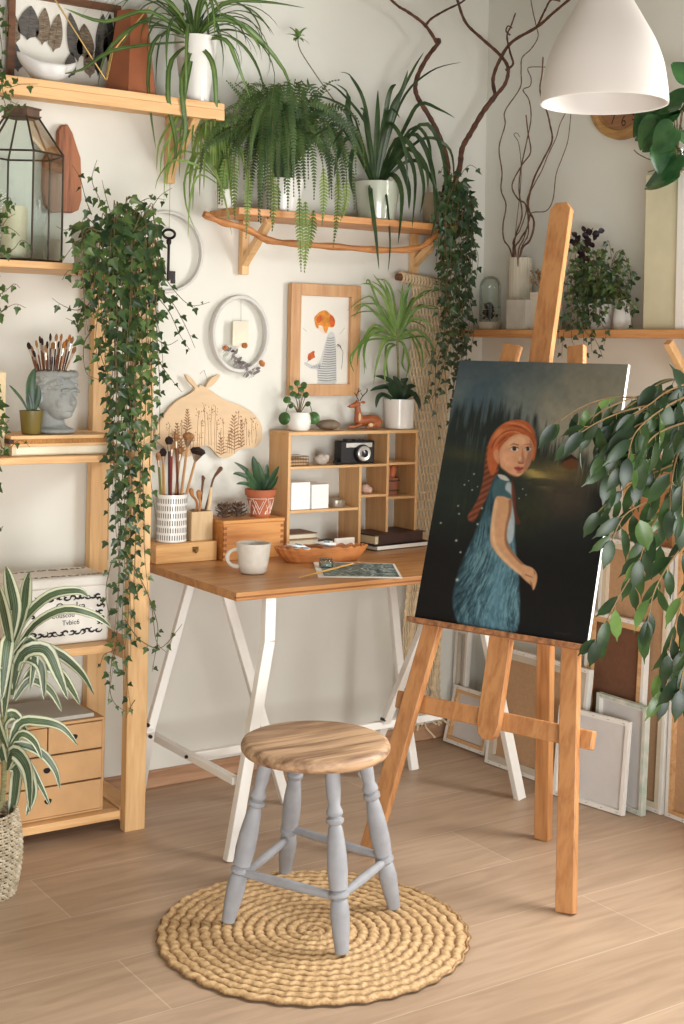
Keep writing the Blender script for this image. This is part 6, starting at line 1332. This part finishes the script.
MB().ball(lc + UP * (lz(18)), (.026, .026, .034), 18, 12).build('bulb', mat('opal_bulb', (246, 243, 234), .3, .01, 5), lamp)
MB().lathe([(.019, lz(-26)), (.010, lz(-40)), (.004, lz(-46)), (.004, CEIL - lc.z - .02), (.045, CEIL - lc.z - .018), (.045, CEIL - lc.z - .001)], lc, 16).build('cord', mat('white_plastic', (1, 1, 1)), lamp)
# ================================================================== right shelf things
ZR = 1.5035
def rs_(px, py=331, X=3.21): p = P(px, py, X=X); return Vector((X, p.y, ZR))
c = rs_(489.5, X=3.215); wcl = 13.5 / (F / 4.13)
cl = thing('glass_cloche', 'small glass dome on a pale base over dark dried flowers on the right shelf', 'cloche', c)
MB().lathe([(0, 0), (wcl * 1.0, 0), (wcl * 1.03, .003), (wcl * 1.03, .026), (wcl * .98, .030), (0, .030)], c, 36).build('base', mat('pale_base', (206, 196, 176), .6, .05, 10), cl)
hh = P(489, 276, X=3.215).z - ZR
MB().lathe([(wcl * .97, .031), (wcl * .97, hh - wcl)] + [(wcl * .97 * math.cos(t_), hh - wcl + wcl * math.sin(t_)) for t_ in [PI / 2 * i / 10 for i in range(1, 11)]], c, 40, cap=False).build('glass_dome', glassmat(), cl)
b = MB(); random.seed(8); rs = random.Random(8)
for k in range(46): p_ = c + Vector((rs.gauss(0, .009), rs.gauss(0, .011), .04 + rs.random() * .055)); oval_leaf(b, p_, rdir() + UP * .5, rdir() - FW, .018, .6)
for k in range(6): b.tube([c + UP * .03, c + Vector((rs.gauss(0, .008), rs.gauss(0, .008), .09))], .0012, 4)
b.build('dried_flowers', mat('dark_dried_flowers', (74, 52, 46), .8, .4, 60, rgb2=(50, 58, 40)), cl, sharp=180)
def rbox(name, label, cat, c, hx, hy, h, m, group=None): 
    o = MB().box(c.x - hx, c.x + hx, c.y - hy, c.y + hy, c.z, c.z + h).build(name, m, None, bevel=.003, loc=c); return tag(o, label, cat, group)
# ribbed vase with curly branches
c = rs_(519, X=3.252); rv = thing('ribbed_vase', 'ribbed cream vase behind the square planter holding thin curly willow branches', 'vase', c); hv = P(519, 258, X=3.252).z - ZR; b = MB(); n_ = 96; rows = []
for r_, z in ((0.0, .001), (.036, .001), (.040, .01), (.041, hv * .5), (.041, hv * .96), (.039, hv), (.035, hv), (.034, hv * .5), (.0, hv * .4)):
    rows.append([b.a(c + Vector(((r_ + (.0022 * abs(math.cos(j * PI * 22 / n_ * 1.0)) if r_ > .037 else 0)) * math.cos(2 * PI * j / n_), (r_ + (.0022 * abs(math.cos(j * PI * 22 / n_)) if r_ > .037 else 0)) * math.sin(2 * PI * j / n_), z))) for j in range(n_)])
for A_, B_ in zip(rows, rows[1:]):
    for j in range(n_): b.face((A_[j], A_[(j + 1) % n_], B_[(j + 1) % n_], B_[j]))
b.build('vase', mat('ribbed_cream', (206, 198, 178), .55, .04, 8), rv)
cw = thing('willow_branches', 'bundle of thin curly willow branches rising from the ribbed vase', 'branches', c + UP * .03)
wilm = mat('willow_bark', (112, 78, 56), .7, .2, 60, rgb2=(78, 52, 38)); FX = lambda x, y: P(x, y, X=3.235 if y < 262 else 3.25)
v0 = c + UP * .03
def wil(q, r0, r1, k=0): branch(cw, 'branch', [v0 + Vector((.006 * math.sin(k * 2), .012 * math.cos(k * 1.7), 0))] + q, r0, r1, lambda x, y: P(x, y, X=3.235 - .010 * (k % 3)), wilm, 5)
wil([(512, 256), (504, 240), (503, 225), (506, 205), (501, 190), (502, 172), (499, 148), (505, 125), (505, 111), (520, 88), (521, 72), (522, 58), (531, 49), (538, 37), (536, 25), (533, 12), (531, 0), (532, -8)], .0028, .0016, 1)
wil([(514, 256), (520, 240), (528, 225), (526, 205), (518, 199), (512, 185), (522, 165), (530.6, 152), (528, 133), (526, 115)], .0034, .0022, 2)
wil([(513, 256), (516, 235), (522, 215), (519, 190), (521, 168), (527, 140), (531, 118), (529, 100), (523, 90), (530, 86), (531, 78), (528, 68), (542, 67), (552, 68)], .0028, .0014, 3)
wil([(520, 256), (530, 240), (534, 222), (528, 206), (533.5, 180), (543, 160), (552, 141), (550, 125), (547, 112), (541, 96), (540, 86), (542, 74), (543, 57)], .0040, .0024, 4)
wil([(518, 256), (524, 238), (530, 215), (527, 200), (534, 185), (542, 170), (548, 155), (556, 138), (560, 124), (566, 112)], .0026, .0014, 5)
wil([(520, 256), (528, 235), (530, 214), (546, 211), (553, 199), (556, 175), (562, 158), (568, 140), (571, 112)], .0022, .0014, 6)
wil([(516, 256), (513, 242), (520, 230), (526, 212), (525, 204)], .0026, .0018, 7); wil([(514, 255), (521, 180), (519, 145), (514, 135), (517, 133), (520, 137)], .0016, .0010, 8)
# planters in front
c = rs_(522, X=3.175); c.y -= .004; sq = thing('square_planter', 'weathered white square planter on the right shelf before the ribbed vase', 'planter', c); hs_ = P(522, 300, X=3.16).z - ZR
b = MB(); hx_, hy_ = .034, .050
b.box(c.x - hx_, c.x + hx_, c.y - hy_, c.y + hy_, c.z, c.z + hs_ * .85)
for x0_, x1_, y0_, y1_ in ((-hx_, hx_, -hy_, -hy_ + .006), (-hx_, hx_, hy_ - .006, hy_), (-hx_, -hx_ + .006, -hy_ + .006, hy_ - .006), (hx_ - .006, hx_, -hy_ + .006, hy_ - .006)): b.box(c.x + x0_, c.x + x1_, c.y + y0_, c.y + y1_, c.z + hs_ * .85, c.z + hs_)
b.build('planter', mat('weathered_white', (198, 192, 182), .7, .12, 16, bump=.2), sq)
c = rs_(543, X=3.20); c.y -= .012; s2_ = thing('dried_flower_box', 'cream box with a tuft of small dried brown flowers beside the square planter', 'plant', c); hb_ = P(540, 292, X=3.18).z - ZR
MB().box(c.x - .035, c.x + .035, c.y - .045, c.y + .045, c.z, c.z + hb_).build('box', mat('cream_box', (212, 204, 188), .6, .03, 8), s2_, bevel=.002)
b = MB(); rs = random.Random(3)
for k in range(60):
    p_ = c + Vector((rs.gauss(-.01, .012), rs.gauss(.012, .026), hb_ + .012 + rs.random() * .065)); b.ball(p_, .0032 + .002 * rs.random(), 6, 4); b.tube([c + Vector((-.005, .005, hb_)), p_], .0006, 3)
b.build('dried_flowers', mat('dried_tan_flowers', (156, 120, 84), .8, .3, 60), s2_, sharp=180)
# bushy ivy with pot
c = rs_(600, X=3.21); bi = thing('bushy_ivy', 'bushy ivy in a small white pot hanging over the right shelf behind the easel', 'plant', c)
pot(bi, c, .036, .046, .085, cer)
c9 = rs_(622, X=3.215); wv = thing('white_bud_vase', 'slim white vase half hidden by ivy next to the tall cream box', 'vase', c9); MB().lathe([(0, 0), (.024, 0), (.028, .01), (.030, .04), (.024, .07), (.017, .095), (.019, .105), (.015, .105), (.014, .08), (0, .03)], c9, 28).build('vase', cer, wv)
b = MB(); b.tube([c9 + UP * .03, P(628, 300, X=3.2), P(632, 285, X=3.2), P(630, 272, X=3.2)], .0012, 5); lfv = MB(); rs = random.Random(5); random.seed(61)
for k in range(16): oval_leaf(lfv, P(630 + rs.uniform(-8, 8), 290 + rs.uniform(-18, 22), X=3.19), rdir() - UP * .3, -FW + rdir() * .6, .022, .6)
b.build('stem', stemm, wv); lfv.build('leaves', g_ivy2, wv, sharp=180)
st = MB(); lf = MB(); lf2 = MB(); t0 = c + UP * .085
for k in range(66):
    x1 = rs.uniform(560, 636); y1 = rs.uniform(268, 335); xm = 598 + (x1 - 598) * .6; ym = min(y1, 300) - rs.uniform(5, 32)
    vine(st, rs.choice((lf, lf2)), [t0, P(xm, ym, X=3.19), P(x1, y1, X=3.14 + rs.uniform(-.02, .03))], gap=.020, L=.032, r=.001)
for q in (((575, 320), (572, 340), (578, 352), (576, 362)), ((580, 320), (590, 338), (592, 352)), ((570, 315), (563, 340), (562, 358)), ((590, 325), (598, 345), (603, 358)), ((568, 310), (560, 325), (558, 345)), ((585, 325), (584, 345), (587, 360)), ((600, 320), (606, 332), (604, 345)), ((595, 270), (590, 258), (600, 250)), ((572, 300), (568, 275), (574, 262))):
    vine(st, lf, [t0] + [P(x, y, X=3.10) for x, y in q], gap=.022, L=.030, r=.001)
st.build('stems', stemm, bi); lf.build('leaves', g_ivy2, bi, sharp=180); lf2.build('leaves', g_ivy, bi, sharp=180)
c = rs_(584, X=3.24); c.y += .01; ox = thing('dark_oxalis', 'stem of nearly black leaves in a slim clear bottle above the bushy ivy', 'plant', c)
hb3 = P(584, 262, X=3.24).z - ZR
MB().lathe([(0, 0), (.017, 0), (.019, .004), (.019, hb3 * .55), (.008, hb3 * .75), (.008, hb3), (.0065, hb3), (.0065, hb3 * .75), (.017, hb3 * .54), (.017, .006), (0, .006)], c, 24).build('bottle', glassmat(), ox)
b = MB(); tp2 = P(586, 238, X=3.23); b.tube([c + UP * .01, c + UP * hb3, P(584, 250, X=3.235), tp2, P(593, 228, X=3.23)], .0014, 5)
b.build('stem', mat('purple_stem', (84, 54, 58), .6), ox); b = MB(); random.seed(9); rs = random.Random(9)
for x, y in ((577, 236), (580, 242), (584, 232), (590, 229), (595, 234), (578, 250), (583, 252), (588, 247), (582, 260), (586, 256), (574, 240), (591, 242), (586, 240), (580, 255), (598, 231), (584, 246)):
    for k in range(3): oval_leaf(b, P(x, y, X=3.225), rdir() * .8 - UP * .4, -FW + rdir() * .5, .023, .8)
b.build('leaves', leafmat('near_black_leaf', (50, 34, 40), (28, 20, 26), .4), ox, sharp=180)
# tall cream box, white frame
yb0, yb1 = P(642.5, 330, X=3.165).y, P(677, 330, X=3.165).y; zt9 = P(643, 178, X=3.22).z
o = MB().box(3.165, 3.225, yb1, yb0, ZR, zt9).build('tall_cream_box', mat('cream_linen', (214, 208, 178), .75, .05, 10, bump=.15, bscale=220), None, bevel=.003, loc=(3.22, (yb0 + yb1) / 2, ZR)); tag(o, 'tall cream linen covered box standing on the right shelf under the heart leaved plant', 'box')
o = MB().box(3.150, 3.20, yb1 - .135, yb1 - .004, ZR, zt9 - .01).build('white_box_panel', mat('white_board', (240, 238, 232), .6, .02, 8), None, bevel=.002, loc=(3.18, yb1 - .06, ZR)); tag(o, 'bright white panel at the right edge of the shelf beside the tall cream box', 'board')
# heart leaved plant on top of the box
c = Vector((3.195, yb1 + .04, zt9 + .001)); hp = thing('heart_leaf_plant', 'heart shaped glossy leaves of a trailing plant on the tall cream box', 'plant', c)
pot(hp, c, .024, .030, .07, glassmat('pale_glass_pot', (226, 232, 226)))
lf = MB(); st = MB()
def heart(p, tipd, nrm, L_):
    d = Vector(tipd).normalized(); n = Vector(nrm); n = (n - d * n.dot(d)).normalized(); s = d.cross(n); rim = []
    for sg in (1, -1):
        q = [(0, .08), (.16, -.06), (.34, -.04), (.46, .14), (.46, .38), (.34, .62), (.16, .85), (0, 1)]
        rim.append([lf.a(p + (s * sg * a_ + d * b_) * L_ + n * L_ * (a_ * .28) - n * L_ * .12 * b_ * b_) for a_, b_ in q])
    mid_ = [lf.a(p + d * L_ * b_ - n * L_ * .12 * b_ * b_) for b_ in (.08, .3, .55, .8)]
    for R_, sg in zip(rim, (1, -1)):
        seq = [(mid_[0], R_[1], R_[2], mid_[1]), (mid_[1], R_[2], R_[3]), (mid_[1], R_[3], R_[4], mid_[2]), (mid_[2], R_[4], R_[5], mid_[3]), (mid_[3], R_[5], R_[6]), (mid_[3], R_[6], R_[7])]
        for f_ in seq: lf.face(f_ if sg > 0 else f_[::-1])
for (x, y), (tx_, ty_), L_, X_h in (((668, 104), (630, 138), .10, 3.10), ((664, 122), (640, 152), .09, 3.10), ((676, 128), (652, 152), .11, 3.06), ((664, 146), (660, 174), .10, 3.09), ((682, 172), (642, 184), .12, 3.08), ((684, 104), (648, 108), .10, 3.11), ((676, 116), (698, 104), .10, 3.12), ((690, 80), (682, 72), .09, 3.12), ((682, 130), (700, 150), .1, 3.12), ((660, 120), (640, 140), .10, 3.12), ((676, 108), (662, 122), .08, 3.12)):
    a_ = P(x, y, X=X_h); t_ = P(tx_, ty_, X=X_h - .02); heart(a_, t_ - a_, -FW + UP * .45 + rdir() * .25, max((t_ - a_).length, .075) * 1.05); st.tube(spline([c + UP * .06, (c + UP * .1 + a_) / 2 + UP * .02, a_], 4), .0018, 5)
for q in (((676, 150), (655, 160), (640, 155), (634, 150)), ((676, 160), (660, 168), (648, 172)), ((680, 175), (676, 150))): st.tube(spline([P(x, y, X=3.10) for x, y in q], 4), .0018, 5)
st.build('stems', stemm, hp); o = lf.build('leaves', leafmat('glossy_heart_leaf', (66, 106, 60), (38, 76, 44), .22), hp, sharp=180); q = o.modifiers.new('s', 'SUBSURF'); q.levels = 2; q.render_levels = 2
# wall clock
c = Vector((3.2985, 3.27, 2.295)); ck = thing('wall_clock', 'round wooden wall clock with carved numerals half hidden behind the white lamp', 'clock', c); b = MB(); n_ = 64
prf = [(.155, 0), (.158, .008), (.155, .030), (.140, .036), (.128, .030), (.124, .014)]; rows = [[b.a((c.x - d_, c.y + r_ * math.cos(2 * PI * j / n_), c.z + r_ * math.sin(2 * PI * j / n_))) for j in range(n_)] for r_, d_ in prf]
for A_, B_ in zip(rows, rows[1:]):
    for j in range(n_): b.face((A_[j], A_[(j + 1) % n_], B_[(j + 1) % n_], B_[j]))
b.build('rim', wood('clock_rim_wood', (188, 146, 92), (156, 112, 64), 'Y', .5), ck); b = MB(); b.tube([c - Vector((.002, 0, 0)), c - Vector((.014, 0, 0))], .126, 64); b.build('face', wood('clock_face_wood', (166, 122, 86), (136, 94, 64), 'Y', .6), ck)
b = MB()
for h in range(1, 13):
    a_ = PI / 2 - h * PI / 6; text_mb(b, str(h), .050, (c.x - .0146, c.y - .098 * math.cos(a_), c.z + .098 * math.sin(a_)), (0, -1, 0), (0, 0, 1), .0004)
b.build('numerals', mat('numeral_brown', (72, 46, 34), .7), ck)
for nm, L_, an in (('hour_hand', .06, 2.0), ('minute_hand', .09, .6)): MB().bar(c - Vector((.018, 0, 0)), c + Vector((-.018, -L_ * math.cos(an), L_ * math.sin(an))), .006, .002, (0, math.sin(an), math.cos(an))).build(nm, blackm, ck)
# ================================================================== stretched canvases against the right wall
cwhite = mat('gessoed_canvas', (228, 224, 216), .75, .05, 14, bump=.1); clin = mat('raw_linen', (182, 146, 110), .9, .06, 90, bump=.1); cdark = mat('dark_linen', (112, 76, 54), .9, .08, 60); sbar = wood('stretcher_bar', (214, 172, 124), (190, 144, 98), 'Y', .6); cpale = mat('pale_primed_back', (206, 202, 198), .85, .03, 20); sgreen = mat('green_stained_edge', (168, 186, 172), .75, .25, 20, rgb2=(214, 210, 198))
def canvas(bl, br_, h, lean, label, back=clin, bar=sbar, edge=cwhite, bw=.035, th=.02, mid=False, group=None, fx=None):
    """stretched canvas seen from behind: bl/br_ floor pixels of the lower corners (left is farther away)"""
    a_, b_ = [P(*q, Z=0) if q[0] > 10 else Vector((*q, 0)) for q in (bl, br_)]
    if fx: a_.x += fx; b_.x += fx
    u = (b_ - a_); w_ = u.length; u.normalize(); bk = Vector((-u.y, u.x, 0)); bk = bk if bk.x > 0 else -bk; v = (UP * math.cos(lean) + bk * math.sin(lean)); n = v.cross(u).normalized(); n = n if n.x > 0 else -n
    lift = max(0, -n.z * 0) + .001
    o_ = a_ + UP * lift + UP * abs(n.z) * th; t_ = thing('stretched_canvas', label, 'canvas', (a_ + b_) / 2, group)
    Q = lambda x, y, z: o_ + u * x + v * y + n * z
    def slab(x0, x1, y0, y1, z0, z1, mb): mb.prism([Q(x0, y0, z0), Q(x1, y0, z0), Q(x1, y1, z0), Q(x0, y1, z0)], n * (z1 - z0))
    b = MB(); e = .0022
    slab(0, w_, 0, h, th - e, th, b)
    for q in ((0, w_, 0, e), (0, w_, h - e, h), (0, e, e, h - e), (w_ - e, w_, e, h - e)): slab(*q, .0, th - e, b)
    fw = .012                                              # the folded over cloth on the back
    for q in ((0, w_, 0, fw), (0, w_, h - fw, h), (0, fw, fw, h - fw), (w_ - fw, w_, fw, h - fw)): slab(*q, -.0012, 0, b)
    b.build('wrapped_cloth', edge, t_)
    for q in ((e, w_ - e, e, bw), (e, w_ - e, h - bw, h - e), (e, bw, bw, h - bw), (w_ - bw, w_ - e, bw, h - bw)):
        b = MB(); slab(*q, .0004, th * .8, b); b.build('stretcher_bar', bar, t_)
    if mid: b = MB(); slab(bw, w_ - bw, h * mid - .018, h * mid + .018, .003, th * .7, b); b.build('cross_bar', bar, t_)
    b = MB(); slab(bw * .5, w_ - bw * .5, bw * .5, h - bw * .5, th * .82, th - e - .0005, b); b.build('linen_back', back, t_)
    b = MB(); k_ = int(w_ / .05)
    for i in range(k_):
        x = .02 + i * (w_ - .04) / max(1, k_ - 1)
        for y in (.007, h - .007): slab(x - .004, x + .004, y - .0008, y + .0008, -.0019, -.0012, b)
    b.m = 0; b.build('staples', mat('steel_staple', (150, 148, 144), .4, metal=.6), t_)
    return t_
def hgt(px, py, q): a_ = P(*q, Z=0); return P(px, py, X=a_.x + .06).z
canvas((443, 742), (484, 757.5), .205, .25, 'small canvas with its bare back showing, farthest in the corner', back=cpale, bar=sbar, bw=.024)
canvas((484.5, 763), (577, 797), hgt(509, 647, (484, 763)) * .99, .12, 'mid sized brown backed canvas with a white edge behind the easel', back=clin, bar=mat('grey_bar', (196, 184, 166), .7, .08, 12), bw=.034)
canvas((552, 795), (622, 817), .285, .10, 'small pale grey canvas frontmost of the stack right of the easel leg', back=cpale, bar=cwhite, bw=.014, th=.017)
canvas((3.133, 3.20), (3.133, 2.985), .335, .04, 'white canvas with green stained edges just behind the small grey one', back=cpale, bar=cwhite, edge=sgreen, bw=.014)
canvas((3.165, 3.30), (3.165, 3.035), .58, .05, 'tall dark backed canvas with a wooden frame behind the green edged one', back=cdark, bar=sbar, bw=.03)
canvas((3.197, 3.28), (3.197, 2.965), .82, .043, 'large brown backed canvas with a cream edge behind the dark backed one', back=clin, bar=mat('cream_bar', (212, 198, 174), .7, .06, 12), bw=.03)
canvas((3.205, 2.955), (3.205, 2.65), 1.00, .03, 'tall linen backed canvas at the far right edge with a white lower edge', back=clin, bar=sbar, bw=.022)
canvas((3.256, 3.235), (3.256, 2.97), 1.12, .012, 'tallest brown canvas against the wall showing a bar halfway up', back=mat('rust_linen', (176, 124, 84), .9, .06, 40), bar=sbar, bw=.035, mid=.49)
canvas((3.16, 3.97), (3.16, 3.90), .40, .05, 'narrow upright canvas in the corner behind the easel crossbar', back=cpale, bar=mat('grey_bar', (1, 1, 1)), bw=.02)
# ================================================================== weeping fig from the right
fc = Vector((2.75, 2.22, 0)); pf = dpt(880, 700, 3.1)
fg = thing('weeping_fig', 'weeping fig branches with hanging green leaves reaching in from the right', 'plant', Vector((pf.x, pf.y, 0)))
fb = Vector((pf.x, pf.y, 0)); MB().lathe([(0, 0), (.11, 0), (.115, .01), (.15, .27), (.15, .28), (.14, .28), (.13, .24), (0, .24)], fb, 40).build('pot', terr, fg)
MB().lathe([(0, .24), (.13, .24), (.12, .25), (0, .252)], fb, 24).build('soil', soil, fg)
figb = mat('fig_bark', (150, 122, 84), .7, .2, 30)
DP = 3.05; tr = [fb + UP * .24, dpt(820, 620, 3.1), dpt(765, 500, 3.1), dpt(748, 400, 3.08), dpt(740, 340, 3.08)]
MB().tube(spline(tr, 6), [.013 - .0003 * i for i in range(25)], 9).build('trunk', figb, fg)
st = MB(); lf = MB(); lf2 = MB(); lf3 = MB(); rs = random.Random(44); random.seed(44)
def figbranch(q, d0, d1, gap=.0165, L_=.074, drop=.9, r=.0028, alt=(None,)):
    n_ = len(q); sp = spline([dpt(x, y, d0 + (d1 - d0) * i / (n_ - 1)) for i, (x, y) in enumerate(q)], 6); k_ = len(sp)
    st.tube(sp, [r * (1.1 - .8 * i / k_) for i in range(k_)], 6); acc = 0; sd = 1; nl = k_ // 4
    for i in range(k_ - 1):
        seg = sp[i + 1] - sp[i]; acc += seg.length
        if acc > gap and i > k_ * .06:
            acc = 0; sd = -sd; d = seg.normalized(); s_ = d.cross(FW).normalized() * sd
            td = (s_ * rs.uniform(.2, .8) + d * rs.uniform(.1, .6) - UP * drop * rs.uniform(.6, 1.3) + rdir() * .35).normalized(); pe = sp[i] + td * .012; st.tube([sp[i], pe], .0009, 3)
            nr = (-FW * rs.uniform(.5, 1) + UP * rs.uniform(.2, .8) + rdir() * .55)
            oval_leaf(rs.choice((lf, lf, lf2)) if rs.random() > .12 else lf3, pe, td - UP * .25, nr, L_ * rs.uniform(.7, 1.25), .33, .26, .32)
    oval_leaf(lf2, sp[-1], (sp[-1] - sp[-3]).normalized() - UP * .5, -FW + UP * .4, L_ * .9, .40, .2, .55)
for q, d0, d1 in ((((745, 400), (700, 400), (650, 398), (610, 398), (580, 408), (556, 424)), 3.08, 3.05), (((745, 420), (690, 415), (640, 418), (600, 428), (574, 440)), 3.1, 3.12), (((745, 430), (680, 430), (640, 440), (615, 455), (608, 475)), 3.08, 3.0), (((745, 380), (700, 385), (660, 392), (630, 405), (610, 425)), 3.05, 2.98), (((740, 345), (710, 360), (690, 378), (668, 380), (655, 386)), 3.05, 3.0), (((745, 410), (690, 405), (660, 425), (648, 450), (640, 476)), 3.05, 2.95),
                   (((745, 450), (700, 455), (660, 470), (630, 485), (610, 500), (598, 512)), 3.05, 3.05), (((745, 470), (690, 475), (650, 500), (625, 515), (612, 540)), 3.05, 2.98), (((745, 480), (700, 490), (665, 510), (650, 530), (640, 560)), 3.0, 2.95), (((740, 500), (690, 520), (655, 545), (632, 575), (612, 610), (598, 640)), 3.05, 3.05), (((740, 510), (700, 530), (672, 560), (655, 590), (648, 620)), 3.02, 2.98), (((745, 440), (700, 430), (680, 450), (672, 480), (670, 510)), 2.95, 2.9), (((745, 520), (710, 540), (690, 580), (676, 620), (668, 655)), 2.95, 2.9),
                   (((745, 400), (715, 410), (690, 440), (684, 480), (682, 520)), 2.9, 2.85), (((745, 540), (720, 580), (700, 620), (684, 650)), 2.95, 2.9), (((745, 430), (700, 408), (670, 405), (640, 412), (622, 430), (615, 445)), 3.0, 2.95), (((742, 560), (715, 600), (690, 640), (672, 668), (665, 690)), 2.98, 2.92), (((745, 390), (700, 392), (664, 408), (636, 432), (628, 458)), 2.98, 2.9), (((720, 590), (700, 620), (686, 660), (680, 690)), 2.85, 2.8), (((745, 395), (690, 392), (640, 396), (600, 412), (590, 424)), 3.02, 3.0), (((745, 405), (690, 400), (636, 408), (602, 420), (582, 432)), 2.98, 2.96), (((745, 415), (690, 412), (650, 420), (620, 436), (604, 452)), 2.96, 2.94), (((745, 425), (700, 420), (660, 432), (640, 452), (624, 466)), 2.94, 2.92), (((745, 390), (700, 382), (670, 390), (650, 404), (634, 414)), 2.96, 2.94)):
    figbranch(q, d0, d1)
for (x, y), (tx_, ty_), L_ in (((662, 672), (660, 706), .080), ((650, 460), (640, 470), .07), ((640, 520), (648, 548), .07)):
    a_ = dpt(x, y, 2.95); t_ = dpt(tx_, ty_, 2.95); oval_leaf(lf3, a_, t_ - a_, -FW + UP * .2, L_, .55, .1, .6)
st.build('twigs', figb, fg); lf.build('leaves', leafmat('fig_leaf', (62, 88, 48), (36, 60, 34), .36, trans=.2), fg, sharp=180); lf2.build('leaves', leafmat('fig_leaf_deep', (48, 72, 40), (28, 48, 30), .36, trans=.15), fg, sharp=180); lf3.build('leaves', leafmat('fig_leaf_young', (106, 134, 72), (78, 110, 54), .25, trans=.3), fg, sharp=180)
